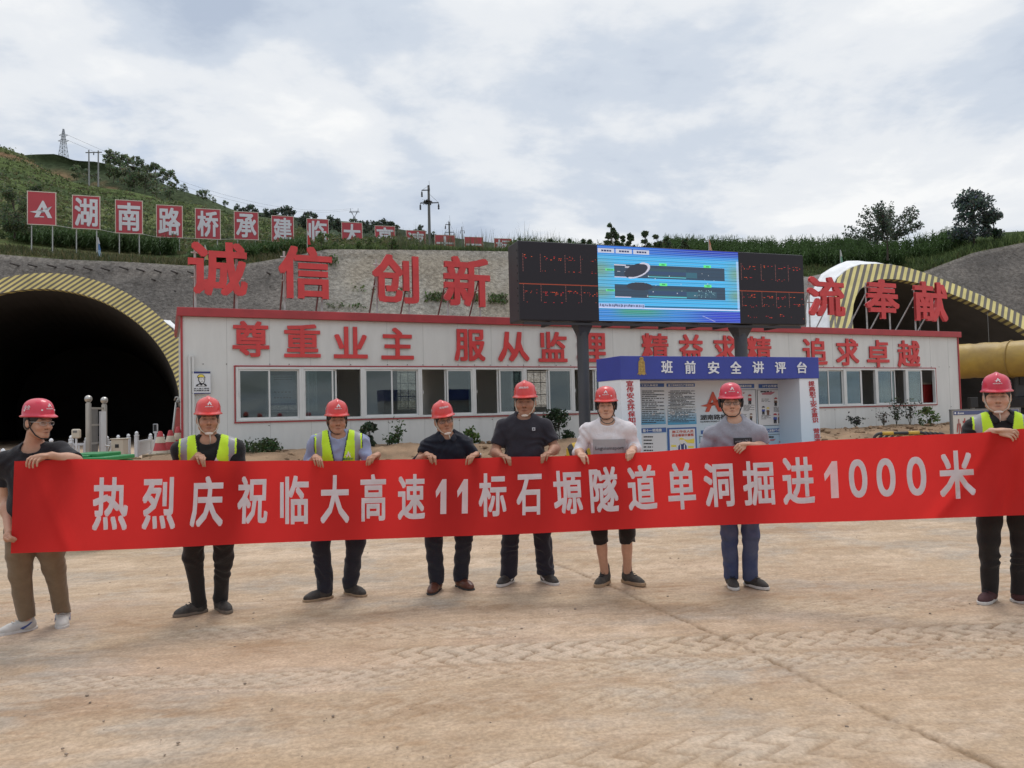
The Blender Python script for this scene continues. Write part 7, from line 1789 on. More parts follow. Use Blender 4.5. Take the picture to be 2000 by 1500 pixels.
    st = P.get('stubble', 0.15); paint(fr * (g(z + 0.052, 0.008) * g(x, 0.022) + 0.7 * sstep(-0.075, -0.095, z)), base * 0.42, st)
    paint(inh * (z > 0.03) * (y > -0.055), (0.012, 0.010, 0.010), 1.0); paint(inh * (y > 0.03) * (z > -0.05), (0.012, 0.010, 0.010), 0.95)
    nails = np.zeros(len(V))
    body = mesh_obj('body', V, Fq, m_skin, root, True, None, col)
    # hair under the helmet: sideburns and the back of the head
    Fh = Field(hc - 0.15, hc + 0.16, 0.006)
    Fh.ell(hp(0, 0.014, 0.045), np.array((0.083 * wx, 0.100, 0.089)) * hs, HR.T, 0.01); Fh.ell(hp(0, 0.03, -0.01), np.array((0.079 * wx, 0.080, 0.075)) * hs, HR.T, 0.02)
    Fh.ell(hp(0, -0.112, -0.02), np.array((0.088 * wx, 0.090, 0.075)) * hs, HR.T, 0.006, 'sub'); Fh.ell(hp(0, -0.02, -0.105), np.array((0.12, 0.15, 0.07)) * hs, HR.T, 0.006, 'sub')
    for s_ in (-1, 1): Fh.ell(hp(s_ * 0.085, 0.016, -0.005), np.array((0.022, 0.032, 0.042)) * hs, HR.T, 0.004, 'sub')
    Fh.noise(0.003, 60, P['seed']); hv, hf = Fh.mesh(); mesh_obj('hair', hv, hf, m_hair, root, True)
    # ---------------- shirt
    inf = 0.013; S_ = Field(lo, hi, 0.0065); torso(S_, inf, 0.05, P.get('belly', 0.0))
    for sname, jt, el, kn, A, yb, wr in arms:
        sl_ = P['sleeve'] if not isinstance(P['sleeve'], dict) else P['sleeve'][sname]
        if sl_ <= 1: e = jt + (el - jt) * sl_; S_.cone(jt, e, 0.060 * fit, 0.055 * fit, 0.03)
        else: e = el + (wr - el) * (sl_ - 1); S_.chain([jt, el, e], [0.058 * fit, 0.046 * fit, 0.037], 0.03)
    S_.f -= 0.004
    for j in (jL, jR): S_.cone(nk0 + UP * 0.022, j * 0.5 + nk0 * 0.5 + UP * 0.005, 0.045, 0.056, 0.03)
    S_.noise(0.009, 8, P['seed'], 3, 0.7); S_.folds(0.0055, 10, unit(side * 0.5 + UP * 1.0 + fwd * 0.2), P['seed']); S_.folds(0.004, 9, unit(side * -0.9 + UP * 0.7), P['seed'] + 4)
    nr_ = P.get('neckline', 'crew')
    nkr = 0.062 * P.get('neck', 1)
    S_.cone(nk0 - UP * 0.02 + fwd * 0.006, nk0 + UP * 0.010 - fwd * 0.004, nkr + 0.032, nkr + 0.016, 0.03)
    S_.cone(nk0 + UP * 0.000, nk1 + UP * 0.14, nkr + 0.004, nkr + 0.012, 0.004, 'sub')
    S_.ell(nk0 + fwd * 0.068 + UP * 0.014, (0.066, 0.055, 0.046), BY.T, 0.006, 'sub')
    if nr_ == 'v': S_.cone(nk0 + fwd * 0.10 + UP * 0.02, nk0 + fwd * 0.13 - UP * 0.065, 0.042, 0.006, 0.004, 'sub')
    sl0, (xx, yy, zz) = S_.sub(S_.lo, S_.lo + (S_.n - 1) * S_.h); S_.f = np.maximum(S_.f, (hipz - 0.07 - zz).astype(np.float32))
    for sname, jt, el, kn, A, yb, wr in arms:      # flat cuffs
        sl_ = P['sleeve'] if not isinstance(P['sleeve'], dict) else P['sleeve'][sname]
        e, dn = (jt + (el - jt) * sl_, unit(el - jt)) if sl_ <= 1 else (el + (wr - el) * (sl_ - 1), unit(wr - el))
        s2, g3 = S_.sub(e - 0.10, e + 0.10)
        if s2 is not None:
            pr_ = (g3[0] - e[0]) * dn[0] + (g3[1] - e[1]) * dn[1] + (g3[2] - e[2]) * dn[2]; pe = np.sqrt((g3[0] - e[0]) ** 2 + (g3[1] - e[1]) ** 2 + (g3[2] - e[2]) ** 2)
            S_.f[s2] = np.where((pr_ > 0) & (pe < 0.092), np.maximum(S_.f[s2], pr_), S_.f[s2])
    sv, sf = S_.mesh()
    shirt = mesh_obj('shirt', sv, sf, P['shirt_mat'], root, True)
    SF_ = S_
    # ---------------- trousers
    T = Field(np.array([lo[0], lo[1], 0.0]), np.array([hi[0], hi[1], hipz + 0.2]), 0.0075); tw = P.get('trouser', 1.0)
    T.ell(cx + UP * (hipz + 0.02), (0.170 * bw, 0.118 * bw, 0.15), BY.T, 0.04)
    hem = P.get('hem', 0.0)
    for hip, kn, ank, fd, c in leg:
        low = ank - UP * 0.012
        if hem: t_ = np.clip((kn[2] - hem) / (kn[2] - low[2]), 0, 1); low = kn + (low - kn) * t_
        T.chain([hip, kn * 0.6 + hip * 0.4, kn, low], [0.094 * bw * tw, 0.080 * tw, 0.069 * tw, P.get('cuff', 0.062) - 0.004], 0.03)
    T.f -= 0.007; T.noise(0.011, 6, P['seed'] + 5, 3, 0.6); T.folds(0.0075, 7, unit([0.4, 0.2, 1.0]), P['seed'] + 9)
    sl0, (xx, yy, zz) = T.sub(T.lo, T.lo + (T.n - 1) * T.h); T.f = np.maximum(T.f, (zz - hipz - 0.12).astype(np.float32))
    for hip, kn, ank, fd, c in leg:
        zl = hem if hem else 0.062; s2, g3 = T.sub(c + np.array([-0.16, -0.16, -0.05]), c + np.array([0.16, 0.16, (hem or 0.08) + 0.03])); T.f[s2] = np.maximum(T.f[s2], (zl - g3[2] + 0.012 * np.sin(g3[0] * 30 + g3[1] * 20)).astype(np.float32))
    tv, tf = T.mesh(); mesh_obj('trousers', tv, tf, P['trouser_mat'], root, True)
    # ---------------- shoes
    for hip, kn, ank, fd, c in leg:
        sd = np.cross(fd, UP); R = np.array([sd, fd, UP]); L = P.get('shoe_len', 0.275)
        K = Field(c - 0.22, c + np.array([0.22, 0.22, 0.26]), 0.006); K.lo[2] = 0.004
        K = Field(np.array([c[0] - 0.22, c[1] - 0.22, 0.012]), np.array([c[0] + 0.22, c[1] + 0.22, 0.27]), 0.006)
        K.ell(c + fd * 0.055 + UP * 0.030, (0.046, 0.088, 0.042), R, 0.03); K.ell(c - fd * 0.065 + UP * 0.045, (0.038, 0.062, 0.05), R, 0.03)
        K.cone(c - fd * 0.055 + UP * 0.06, c + fd * 0.05 + UP * 0.045, 0.042, 0.034, 0.03)
        if P.get('high'): K.cone(ank + UP * 0.0, ank + UP * 0.075, 0.046, 0.043, 0.03)
        else: K.cone(ank - UP * 0.03, ank + UP * 0.005, 0.045, 0.043, 0.03)
        K.noise(0.002, 40, 2.0); kv, kf = K.mesh(); sh = mesh_obj('shoe', kv, kf, P['shoe_mat'], root, True)
        pts = [(0.0, 0.148), (0.026, 0.138), (0.043, 0.100), (0.049, 0.055), (0.043, 0.0), (0.038, -0.06), (0.036, -0.105), (0.022, -0.128), (0.0, -0.133)]; pts = pts + [(-a, b) for a, b in pts[-2:0:-1]]
        ths = P.get('sole', 0.026); mb = MB(); mb.poly([(a * 1.04, b * 1.02) for a, b in pts], c + UP * 0.001, sd, fd, UP * ths); so = mb.build('sole', P['sole_mat'], sh, bevel=0.006)
        if P.get('flash'):
            mb = MB()
            for s_ in (-1, 1): mb.poly([(-0.02, 0.030), (-0.065, 0.055), (-0.085, 0.075), (-0.07, 0.075), (-0.045, 0.058), (0.0, 0.042)], c + sd * s_ * 0.050, fd, UP, sd * s_ * 0.004)
            mb.build('side_flash', P['flash'], sh)
        if P.get('lace'):
            mb = MB()
            for q_ in range(4):
                o = c + fd * (0.062 - 0.024 * q_) + UP * (0.074 + 0.011 * q_); mb.tube([o - sd * 0.022, o + UP * 0.006, o + sd * 0.022], 0.0035, 5)
            mb.build('lace', P['lace'], sh)
    # ---------------- hard hat
    hat = P.get('hat', 'dome'); mh = P.get('hat_mat', m_hat); tilt = math.radians(P.get('hat_tilt', 0))
    HH = HR @ rotx(tilt)
    ho = hp(0, 0.005, 0.062)
    def hq(x, y, z): return ho + HH @ (np.array([x, y, z]) * hs)
    nt, nz = 40, 13; V = []; 
    def rad(t, z):   # plan radius in x,y by angle
        return 0.106, 0.132
    prof_ = [(1.13, -0.006), (1.13, 0.000), (1.0, 0.012), (0.995, 0.03), (0.97, 0.055), (0.92, 0.08), (0.83, 0.103), (0.68, 0.122), (0.48, 0.135), (0.25, 0.142), (0.0, 0.144)]
    inner = [(0.0, 0.136), (0.5, 0.127), (0.85, 0.09), (0.955, 0.03), (0.97, 0.0), (1.09, -0.010)]
    allr = prof_ + inner
    for i, (r, z) in enumerate(allr):
        for k in range(nt):
            t = 2 * math.pi * k / nt; cx_, sy_ = math.cos(t), math.sin(t); rx, ry = 0.106 * r, 0.130 * r
            if r > 1.02:
                fwd_ = max(0.0, -sy_) ** 3; ry += 0.030 * fwd_ * (r - 1) / 0.13; z2 = z - 0.010 * fwd_ + 0.004 * max(0, sy_)
            else: z2 = z
            if hat == 'ridge' and 0.03 < z < 0.15 and i < len(prof_):
                xr = rx * cx_; bump_ = 0.014 * math.exp(-((xr) / 0.020) ** 2) * sstep(0.05, 0.11, z) * (1 if sy_ < 0.98 else 1); z2 = z2 + float(bump_); rr_ = 1 + 0.05 * math.exp(-(xr / 0.020) ** 2) * (z > 0.05); ry *= rr_
            V.append(hq(rx * cx_, ry * sy_, z2))
    n_ = len(allr); Fh_ = [(i * nt + k, i * nt + (k + 1) % nt, (i + 1) * nt + (k + 1) % nt, (i + 1) * nt + k) for i in range(n_ - 1) for k in range(nt)] + [((n_ - 1) * nt + k, (n_ - 1) * nt + (k + 1) % nt, (k + 1) % nt, k) for k in range(nt)]
    mb = MB(); mb.add(V, Fh_); ho_ = mb.build('hard_hat', mh, root, auto=50)
    def hat_pt(az, z, lift=0.002):     # azimuth 0 = front, positive towards picture right
        zs = [p[1] for p in prof_[2:]]; rs = [p[0] for p in prof_[2:]]; r = float(np.interp(z, zs, rs)); a = math.radians(az)
        lift = lift + (0.0085 if hat == 'ridge' and abs(az) < 30 else 0.0); return hq((0.106 * r + lift) * math.sin(a), -(0.130 * r + lift) * math.cos(a), z + lift * 0.3)
    def hat_mark(fn, az0, az1, z0, z1):
        mb = MB()
        for v, f in fn(): mb.add([hat_pt(az0 + (az1 - az0) * p[0], z0 + (z1 - z0) * p[1], 0.0025 + 0.0006 * j) for j, p in [(jj, pp) for pp, jj in zip(v, [0] * len(v))]], f)
        return mb
    def star():
        out = []
        for L_ in LOGO: out.append((L_, [tuple(range(len(L_)))]))
        return out
    def txt(s_):
        def fn(): v, f = glyph(s_, 0.02, False); return [(v[:, :2], f)]
        return fn
    if P.get('mark', 'star') == 'star':
        hat_mark(star, -12, 12, 0.066, 0.100).build('hat_emblem', m_mark, ho_, recalc=False); hat_mark(txt('湖南路桥'), -17, 17, 0.049, 0.059).build('hat_lettering', m_mark, ho_, recalc=False)
    else: hat_mark(txt('湖南路桥'), -25, 25, 0.068, 0.088).build('hat_lettering', m_mark, ho_, recalc=False)
    if P.get('studs'):
        for a_ in (-32, 32, -100, 100):
            mb = MB(); o = hat_pt(a_, 0.044, 0.0); dn = unit(o - hq(0, 0, 0.04)); mb.tube([o - dn * 0.002, o + dn * 0.003], 0.0065, 10); mb.build('stud', m_mark, ho_)
    for s_ in (-1, 1):
        mk = hat_mark(txt('安全'), s_ * 88 - 14, s_ * 88 + 14, 0.05, 0.085); mk.build('hat_lettering', m_mark, ho_, recalc=False)
    # chin strap
    ms = P.get('strap_mat', m_strapk); mb = MB()
    if P.get('cup'):
        for s_ in (-1, 1): mb.tube([hp(s_ * 0.080, -0.012, 0.06), hp(s_ * 0.076, -0.030, -0.02), hp(s_ * 0.056, -0.062, -0.085), hp(s_ * 0.026, -0.082, -0.112)], 0.0045, 5); mb.tube([hp(s_ * 0.082, 0.03, 0.06), hp(s_ * 0.080, 0.0, -0.02), hp(s_ * 0.066, -0.048, -0.065)], 0.004, 5)
        st_ = mb.build('chin_strap', ms, root, smooth=True)
        mb = MB(); Rm = HR @ rotx(0.5); c_ = hp(0, -0.082, -0.115); mb.lathe([(0.002, 0.014), (0.62, 0.012), (0.95, 0.004), (1.0, -0.004), (0.85, -0.011), (0.3, -0.013)], c_, 16, axis=[Rm[:, 0] * 0.033, Rm[:, 2] * 0.014, -Rm[:, 1]]); mb.build('chin_cup', m_cup, st_, smooth=True)
        if P.get('tail'): mb = MB(); mb.tube([c_ + HR @ np.array([0.006, -0.01, -0.01]), c_ + HR @ np.array([0.010, -0.012, -0.045]), c_ + HR @ np.array([0.006, -0.008, -0.085])], 0.004, 5); mb.build('strap_tail', m_strapw, st_, smooth=True)
    else:
        for s_ in (-1, 1): mb.tube([hp(s_ * 0.083, 0.0, 0.05), hp(s_ * 0.084, -0.012, 0.0), hp(s_ * 0.078, -0.022, -0.04), hp(s_ * 0.058, -0.052, -0.092), hp(s_ * 0.028, -0.078, -0.117), hp(0, -0.086, -0.121)], 0.0048, 5)
        st_ = mb.build('chin_strap', ms, root, smooth=True)
    if P.get('ear_pads'):
        for s_ in (-1, 1): mb = MB(); mb.tube([hp(s_ * 0.085, 0.006, 0.05), hp(s_ * 0.089, 0.002, 0.02), hp(s_ * 0.086, -0.004, -0.03)], [0.016, 0.015, 0.010], 8); mb.build('temple_pad', m_strapk, st_, smooth=True)
    # glasses
    if P.get('glasses'):
        mg = P['glasses']; gl = MB(); ln = MB()
        for s_ in (-1, 1):
            c_ = (s_ * 0.034, -0.104, 0.006); ring = [hp(c_[0] + 0.025 * math.copysign(abs(math.cos(t)) ** 0.7, math.cos(t)), c_[1] + 0.010 * (math.cos(t) * s_ > 0) * abs(math.cos(t)), c_[2] + 0.0155 * math.copysign(abs(math.sin(t)) ** 0.7, math.sin(t))) for t in np.linspace(0, 2 * math.pi, 17)]
            gl.tube(ring, 0.0016 if P['glasses'] is not m_rims else 0.0014, 5, cap=False); n0 = ring[:-1]; ln.add(n0, [tuple(range(16))])
            gl.tube([hp(s_ * 0.060, -0.094, 0.014), hp(s_ * 0.080, -0.04, 0.016), hp(s_ * 0.084, 0.01, 0.014)], 0.0018, 5)
        gl.tube([hp(-0.010, -0.106, 0.010), hp(0, -0.109, 0.012), hp(0.010, -0.106, 0.010)], 0.0016, 5)
        go = gl.build('glasses', mg, root, smooth=True); ln.build('lens', m_lens, go)
    # ---------------- hi-vis vest
    if P.get('vest'):
        W = Field(lo, hi, 0.0065); torso(W, inf + 0.012, 0.05, P.get('belly', 0.0)); W.f -= 0.005
        for j in (jL, jR): W.cone(nk0 + UP * 0.022, j * 0.5 + nk0 * 0.5 + UP * 0.005, 0.054, 0.068, 0.03)
        W.noise(0.006, 8, P['seed'] + 3, 3)
        W.cone(nk0 - fwd * 0.01 + UP * 0.01, nk1 + UP * 0.15, nkr + 0.030, nkr + 0.04, 0.006, 'sub'); W.ell(nk0 + fwd * 0.066 + UP * 0.035, (0.080, 0.06, 0.05), BY.T, 0.006, 'sub')
        sl0, (xx, yy, zz) = W.sub(W.lo, W.lo + (W.n - 1) * W.h)
        U_ = (xx - cx[0]) * side[0] + (yy - cx[1]) * side[1]; D_ = (xx - cx[0]) * fwd[0] + (yy - cx[1]) * fwd[1]
        vd = P.get('vdepth', 0.30); top = zsh + 0.0
        wedge = (0.072 * np.clip((zz - (top - vd)) / vd, -0.25, 1.3) + P.get('vgap', 0.0)) - np.abs(U_ - P.get('voff', 0.0)); open_ = np.where(D_ > 0.02, wedge, -0.05)
        W.f = np.maximum(W.f, open_.astype(np.float32)); hw = half - 0.060
        W.f = np.maximum(W.f, (np.abs(U_) - hw).astype(np.float32)); W.f = np.maximum(W.f, (hipz - 0.05 - zz).astype(np.float32))
        W.f = np.maximum(W.f, -(SF_iso(W, torso, inf + 0.003, P)))
        wv, wf = W.mesh(); ctr = wv[wf].mean(1); cu = (ctr - cx) @ side; cd = (ctr - cx) @ fwd; cz = ctr[:, 2]
        mi = np.zeros(len(wf), int); au = np.abs(cu); mi[(au > hw - 0.068) & (au < hw - 0.020)] = 1; mi[au > hw - 0.007] = 2
        wed = 0.072 * np.clip((cz - (top - vd)) / vd, -0.25, 1.3) + P.get('vgap', 0.0); mi[(cd > 0.02) & (np.abs(cu - P.get('voff', 0.0)) < wed + 0.008)] = 2
        vest = mesh_obj('vest', wv, wf, [m_hv, m_refl, m_bind], root, True, mi)
        if P.get('vest_mark'):
            ux, uz = P['vest_mark']; o = cx + side * ux + UP * (zsh - uz); pd = surf_front(W, o, fwd)
            mb = MB(); logo(mb, pd + fwd * 0.004, side * 0.05, UP * 0.052, fwd * 0.002); mb.build('vest_emblem', m_mark, vest)
            if P.get('vest_text'): mb = MB(); letter(mb, '湖南路桥', pd + fwd * 0.004 - side * 0.018 - UP * 0.022, side * 0.085, UP * 0.018, fwd * 0.002, 0.02); mb.build('vest_lettering', mat('vest_print_green', (0.02, 0.16, 0.07), 0.6), vest)
    # ---------------- chest print, collar, watch
    def decal(fn, name, m, par=shirt):
        mb = MB(); fn(mb, lambda u, zz_, lift=0.004: surf_front(S_, cx + side * u + UP * (zsh - zz_), fwd) + fwd * lift); return mb.build(name, m, par, recalc=True)
    if P.get('decals'):
        for fn, name, m in P['decals']: decal(fn, name, m)
    if P.get('collar'):
        for s_ in (-1, 1):
            mb = MB(); c0 = nk0 + UP * 0.055 - fwd * 0.06 + side * s_ * 0.01; c1 = nk0 + UP * 0.045 + side * s_ * 0.078; c2 = nk0 + UP * 0.012 + fwd * 0.078 + side * s_ * 0.045; c3 = nk0 - UP * 0.028 + fwd * 0.105 + side * s_ * 0.012
            G = []
            for p_, o in ((c0, -fwd * 0.02 + side * s_ * 0.01), (c1, side * s_ * 0.028), (c2, side * s_ * 0.035 + fwd * 0.012), (c3, side * s_ * 0.038 + fwd * 0.012)): G.append([p_, p_ + o * 0.6 - UP * 0.006, p_ + o - UP * 0.036])
            mb.sheet(np.array(G)); co = mb.build('collar', P['shirt_mat'], shirt, smooth=True); sm = co.modifiers.new('thick', 'SOLIDIFY'); sm.thickness = 0.006; sm.offset = 0; su = co.modifiers.new('sub', 'SUBSURF'); su.levels = 2; su.render_levels = 2
    if P.get('watch'):
        a = [q for q in arms if q[0] == P['watch']][0]; wr, el = a[6], a[2]; dr = unit(el - wr); mb = MB(); c_ = wr + dr * 0.02; mb.tube([c_ - dr * 0.011, c_ + dr * 0.011], 0.034, 14); wt_ = mb.build('wristwatch', m_strapk, root, smooth=False)
        mb = MB(); fo = np.array([0.55 if P['watch'] == 'R' else -0.55, -0.5, 0.5]); fo = unit(fo - dr * (fo @ dr)); mb.tube([c_ + fo * 0.030, c_ + fo * 0.040], 0.017, 12); mb.build('dial', m_steel, wt_)
    if P.get('chain'):
        mb = MB(); mb.tube([nk0 + side * 0.066 * math.cos(t) + fwd * (0.02 + 0.075 * math.sin(t)) + UP * (0.055 - 0.062 * math.sin(t)) for t in np.linspace(-0.4, math.pi + 0.4, 16)], 0.0035, 5); mb.build('neck_cord', mat('cord_dark', (0.04, 0.05, 0.045), 0.6), root, smooth=True)
    return root
def SF_iso(W, torso, inf, P):
    G = Field(W.lo, W.lo + (W.n - 1) * W.h - W.h * 0.5, W.h); G.n = W.n; G.f = np.full(W.n, 0.12, np.float32); torso(G, inf, 0.05, P.get('belly', 0.0)); return G.f
def surf_front(F, o, fwd):
    """first point of the cloth met when coming from in front"""
    for t in np.arange(0.30, -0.05, -0.002):
        p = o + fwd * t; i = np.round((p - F.lo) / F.h).astype(int)
        if np.all(i >= 0) and np.all(i < F.n) and F.f[tuple(i)] < 0: return p
    return o + fwd * 0.13
# cloth
cl = lambda n, c, **k: mat(n, c, k.pop('rough', 0.85), var=0.10, vscale=14, bump=0.25, bscale=60, spec=0.15, sheen=k.pop('sheen', 0.15), **k)
c_black = cl('black_tee', (0.018, 0.017, 0.020)); c_black2 = cl('black_cotton', (0.014, 0.014, 0.014)); c_polo = cl('navy_black_polo', (0.010, 0.012, 0.020)); c_char = cl('charcoal_tee', (0.026, 0.024, 0.032)); c_bluegrey = cl('blue_grey_tee', (0.25, 0.28, 0.40)); c_white = cl('white_tee', (0.62, 0.58, 0.59)); c_grey = cl('grey_tee', (0.255, 0.255, 0.29))
t_khaki = cl('khaki_trousers', (0.195, 0.142, 0.092)); t_black = cl('black_trousers', (0.020, 0.018, 0.018)); t_navy = cl('navy_jeans', (0.022, 0.023, 0.034)); t_navy2 = cl('dark_navy_trousers', (0.022, 0.022, 0.034)); t_jean = mat('blue_jeans', (0.034, 0.056, 0.150), 0.85, var=0.5, vscale=7, col2=(0.085, 0.105, 0.185), bump=0.3, bscale=80)
s_black = mat('black_mesh_shoe', (0.02, 0.02, 0.02), 0.7, bump=0.5, bscale=120, var=0.3, vscale=20, col2=(0.07, 0.06, 0.05)); s_brown = mat('brown_leather', (0.115, 0.042, 0.026), 0.4, var=0.2, vscale=10); s_maroon = mat('maroon_mesh_shoe', (0.060, 0.020, 0.022), 0.75, bump=0.4, bscale=120); s_grey = mat('pale_grey_suede', (0.48, 0.46, 0.43), 0.8, var=0.12, vscale=12); s_sock = mat('grey_black_knit_shoe', (0.030, 0.030, 0.030), 0.85, bump=0.5, bscale=90, var=0.3, vscale=15, col2=(0.08, 0.07, 0.055))
so_w = mat('white_rubber', (0.55, 0.53, 0.50), 0.6, var=0.15, vscale=10); so_t = mat('tan_rubber', (0.33, 0.23, 0.14), 0.7); so_k = mat('dark_rubber', (0.03, 0.03, 0.03), 0.7, var=0.3, vscale=20); so_g = mat('dusty_rubber', (0.16, 0.13, 0.10), 0.8)
f_blue = mat('shoe_blue_flash', (0.04, 0.07, 0.22), 0.5); f_white = mat('shoe_white_flash', (0.6, 0.6, 0.6), 0.5)
m_lab = mat('dark_print', (0.018, 0.020, 0.024), 0.6); m_pgrey = mat('grey_silver_print', (0.33, 0.325, 0.335), 0.5); m_pmid = mat('mid_grey_print', (0.17, 0.165, 0.175), 0.5); m_plight = mat('light_grey_print', (0.42, 0.42, 0.45), 0.5)
def patch(u0, u1, z0, z1, nu_=10, nz_=6, lift=0.009):
    def fn(mb, s):
        G = np.array([[s(u, z, lift) for u in np.linspace(u0, u1, nu_)] for z in np.linspace(z0, z1, nz_)]); 
        for _ in range(3):
            Q = np.pad(G, ((1, 1), (1, 1), (0, 0)), mode='edge'); A_ = (Q[:-2, 1:-1] + Q[2:, 1:-1] + Q[1:-1, :-2] + Q[1:-1, 2:]) / 4; G[..., 1] = 0.5 * G[..., 1] + 0.5 * A_[..., 1]
        mb.sheet(G)
    return fn
def words(txt, u0, u1, z0, z1, lift=0.0125, bold=0.012, slope=0.0):
    def fn(mb, s):
        v, f = glyph(txt, bold, False); cu = np.linspace(u0, u1, 8); base = np.array([s(u, (z0 + z1) / 2, lift) for u in cu])
        t = v[:, 0] * 7; i = np.clip(t.astype(int), 0, 6); w = (t - i)[:, None]; p = base[i] * (1 - w) + base[i + 1] * w
        p = p + UP * ((v[:, 1:2] - 0.5) * abs(z1 - z0)) + UP * (slope * (v[:, :1] - 0.5)); mb.add(p, f)
    return fn
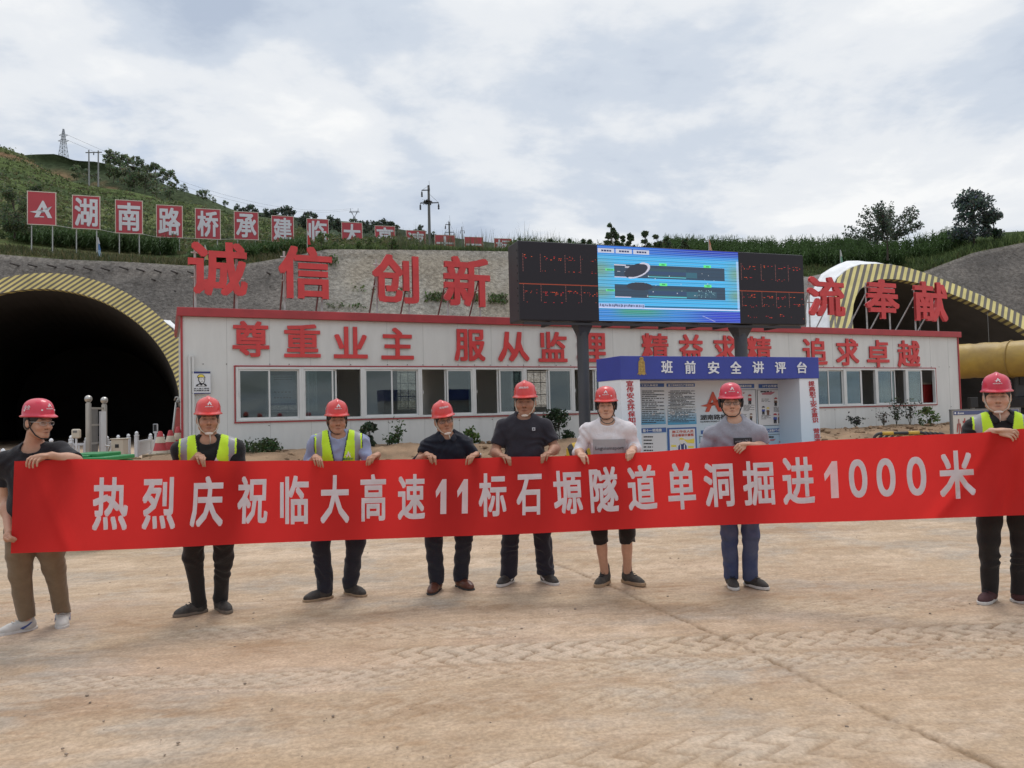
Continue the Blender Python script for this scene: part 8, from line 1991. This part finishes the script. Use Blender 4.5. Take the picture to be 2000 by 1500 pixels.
PEOPLE = [
 dict(seed=1, label='person in plain black tee, khaki trousers and pale trainers, head turned to the side', d=5.70, chin=(86, 855), yaw=40, face=0.97, roll=0, pitch=4, hat_tilt=-4, skin='mid', head=1.0, acr=((10, 888), (118, 868)), nb=872, body=-8, bulk=0.95,
      armL=dict(el=(12, 975), eo=0.02, hand=(18, 1052), mode='fist'), armR=dict(el=(150, 900), eo=-0.10, hand=(68, 893), mode='across', dx=-1, dz=0.06, wz=0.012), sleeve={'L': 0.62, 'R': 0.92}, shirt_mat=c_black, trouser_mat=t_khaki, trouser=1.0, cuff=0.058, hem=0.10,
      feet=(((35, 1236), -42), ((122, 1222), 28)), shoe_mat=s_grey, sole_mat=so_w, flash=f_blue, lace=so_w, hat='dome', hat_mat=m_hatb, studs=True, glasses=m_rims, strap_mat=m_strapk),
 dict(seed=2, label='person in yellow vest over a black tee, with black trousers and white chin cup', d=6.15, chin=(408, 846), yaw=4, skin='tan', acr=((350, 864), (465, 863)), nb=856, body=0, bulk=1.0, stubble=0.3,
      armL=dict(el=(352, 932), eo=-0.02, hand=(392, 893), mode='drape', wx=-0.05), armR=dict(el=(470, 950), eo=0.0, hand=(462, 1000), mode='hide', hold=False), sleeve={'L': 1.35, 'R': 1.0}, shirt_mat=c_black2, trouser_mat=t_black, trouser=0.98, cuff=0.058,
      feet=(((374, 1200), -48), ((436, 1193), 42)), shoe_mat=s_black, sole_mat=so_g, lace=m_strapk, hat='ridge', hat_mat=m_hat, cup=True, tail=True, strap_mat=m_strapw, vest=True, vdepth=0.42, vgap=0.012, vest_mark=(0.035, 0.20), knee_out=0.02),
 dict(seed=3, label='person in a yellow vest over a blue-grey tee with navy jeans', d=6.66, chin=(660, 846), yaw=6, roll=0, skin='tan', acr=((612, 854), (711, 853)), nb=846, body=0, bulk=0.98, stubble=0.25,
      armL=dict(el=(600, 915), eo=-0.03, hand=(620, 896), mode='drape'), armR=dict(el=(724, 914), eo=-0.03, hand=(727, 892), mode='drape'), sleeve={'L': 1.6, 'R': 1.6}, neckline='v', shirt_mat=c_bluegrey, trouser_mat=t_navy, cuff=0.064,
      feet=(((623, 1171), -52), ((693, 1162), 52)), shoe_mat=s_black, sole_mat=so_t, sole=0.02, hat='ridge', hat_mat=m_hat, strap_mat=m_strapk, vest=True, vdepth=0.36, vgap=0.006, vest_mark=(0.055, 0.205), vest_text=True, knee_out=0.035),
 dict(seed=4, label='person in glasses and a black polo shirt with brown leather shoes', d=6.85, chin=(874, 846), yaw=12, face=0.97, roll=-9, skin='tan', acr=((829, 860), (917, 856)), nb=847, body=4, bulk=0.95,
      armL=dict(el=(816, 905), eo=-0.04, hand=(843, 891), mode='drape', wx=-0.05), armR=dict(el=(936, 908), eo=-0.03, hand=(921, 891), mode='drape', wx=0.04), sleeve={'L': 1.12, 'R': 1.12}, neckline='v', collar=True, shirt_mat=c_polo, trouser_mat=t_navy, trouser=1.02, cuff=0.066,
      feet=(((849, 1156), -12), ((907, 1149), 36)), shoe_mat=s_brown, sole_mat=so_k, sole=0.016, hat='ridge', hat_mat=m_hat, mark='text', cup=True, tail=True, strap_mat=m_strapw, glasses=m_rimm, watch='R', knee_out=0.03),
 dict(seed=5, label='tall stocky person in a charcoal tee with dark navy trousers and white soled shoes', d=6.97, chin=(1025, 811), yaw=-6, face=1.05, skin='dark', head=1.07, jaw=1.08, neck=1.12, acr=((978, 823), (1069, 822)), nb=811, body=0, bulk=1.12, belly=0.02, stubble=0.3,
      armL=dict(el=(966, 884), eo=-0.05, hand=(989, 893), mode='drape', wx=-0.05), armR=dict(el=(1085, 876), eo=-0.05, hand=(1065, 888), mode='drape', wx=0.045), sleeve={'L': 0.72, 'R': 0.72}, shirt_mat=c_char, trouser_mat=t_navy2, trouser=1.08, cuff=0.076, arm=1.12,
      feet=(((988, 1141), -28), ((1073, 1139), 28)), shoe_mat=s_black, sole_mat=so_w, flash=f_white, hat='ridge', hat_mat=m_hat, mark='text', cup=True, strap_mat=m_strapw, decals=[(patch(0.070, 0.098, 0.110, 0.138, 4, 4), 'shirt_badge', m_plight), (patch(0.078, 0.090, 0.118, 0.130, 3, 3, 0.0115), 'shirt_badge', m_lab)]),
 dict(seed=6, label='person in a white tee with a grey print and cropped black trousers', d=6.83, chin=(1184, 817), yaw=-2, face=0.95, skin='pale', jaw=0.95, acr=((1141, 830), (1232, 828)), nb=821, body=0, bulk=0.92,
      armL=dict(el=(1130, 884), eo=-0.02, hand=(1138, 890), mode='drape', wx=-0.012), armR=dict(el=(1240, 876), eo=-0.02, hand=(1233, 883), mode='drape', wx=0.012), sleeve={'L': 1.55, 'R': 1.55}, shirt_mat=c_white, trouser_mat=t_black, cuff=0.066, trouser=0.95, hem=0.40,
      feet=(((1177, 1143), -30), ((1236, 1141), 38)), shoe_mat=s_sock, sole_mat=so_t, sole=0.034, high=True, lace=m_strapk, hat='dome', hat_mat=m_hat, studs=True, ear_pads=True, strap_mat=m_strapk, chain=True, knee_out=0.015,
      decals=[(patch(-0.135, 0.150, 0.165, 0.345, 12, 8), 'shirt_print', m_pgrey), (words('Leguismsport', -0.115, 0.135, 0.225, 0.265), 'shirt_lettering', m_pmid)]),
 dict(seed=7, label='person in glasses and a grey tee with a black chest label and blue jeans', d=6.64, chin=(1430, 812), yaw=6, face=1.04, skin='pale', acr=((1385, 836), (1486, 834)), nb=817, body=-4, bulk=0.98,
      armL=dict(el=(1366, 905), eo=0.02, hand=(1392, 935), mode='hide', hold=False), armR=dict(el=(1494, 874), eo=-0.06, hand=(1447, 868), mode='pinch', dx=-1, dz=0.10, wz=0.0), sleeve={'L': 0.95, 'R': 0.78}, shirt_mat=c_grey, trouser_mat=t_jean, trouser=0.93, cuff=0.064,
      feet=(((1431, 1147), -6), ((1476, 1147), 28)), shoe_mat=s_black, sole_mat=so_w, hat='dome', hat_mat=m_hatb, studs=True, ear_pads=True, strap_mat=m_strapk, glasses=m_rimm, lace=m_strapk,
      decals=[(patch(-0.015, 0.135, 0.165, 0.220, 8, 4), 'shirt_print', m_lab), (words('original N-2', -0.002, 0.122, 0.180, 0.205, slope=0.012), 'shirt_lettering', m_plight)]),
 dict(seed=8, label='person in yellow vest over a black polo with maroon shoes, gripping the raised banner', d=5.97, chin=(1950, 804), yaw=4, face=1.05, skin='pale', head=1.03, jaw=1.05, acr=((1900, 823), (2010, 822)), nb=809, body=0, bulk=1.0, stubble=0.32,
      armL=dict(el=(1884, 880), eo=0.02, hand=(1973, 841), mode='pinch', dx=1, dz=0.22, wz=0.012, wy=0.09), armR=dict(el=(2030, 905), eo=0.0, hand=(2012, 960), mode='hide', hold=False), sleeve={'L': 0.80, 'R': 1.0}, neckline='v', collar=True, shirt_mat=c_black2, trouser_mat=t_black, trouser=0.98, cuff=0.058,
      feet=(((1929, 1176), -50), ((2010, 1180), 34)), shoe_mat=s_maroon, sole_mat=so_w, lace=m_strapk, hat='ridge', hat_mat=m_hatb, cup=True, tail=True, strap_mat=m_strapw, vest=True, vdepth=0.34, vgap=0.004),
]
import time as _time
_t = _time.time()
for P in PEOPLE: make_person(P)
print('people', round(_time.time() - _t, 1), 's')
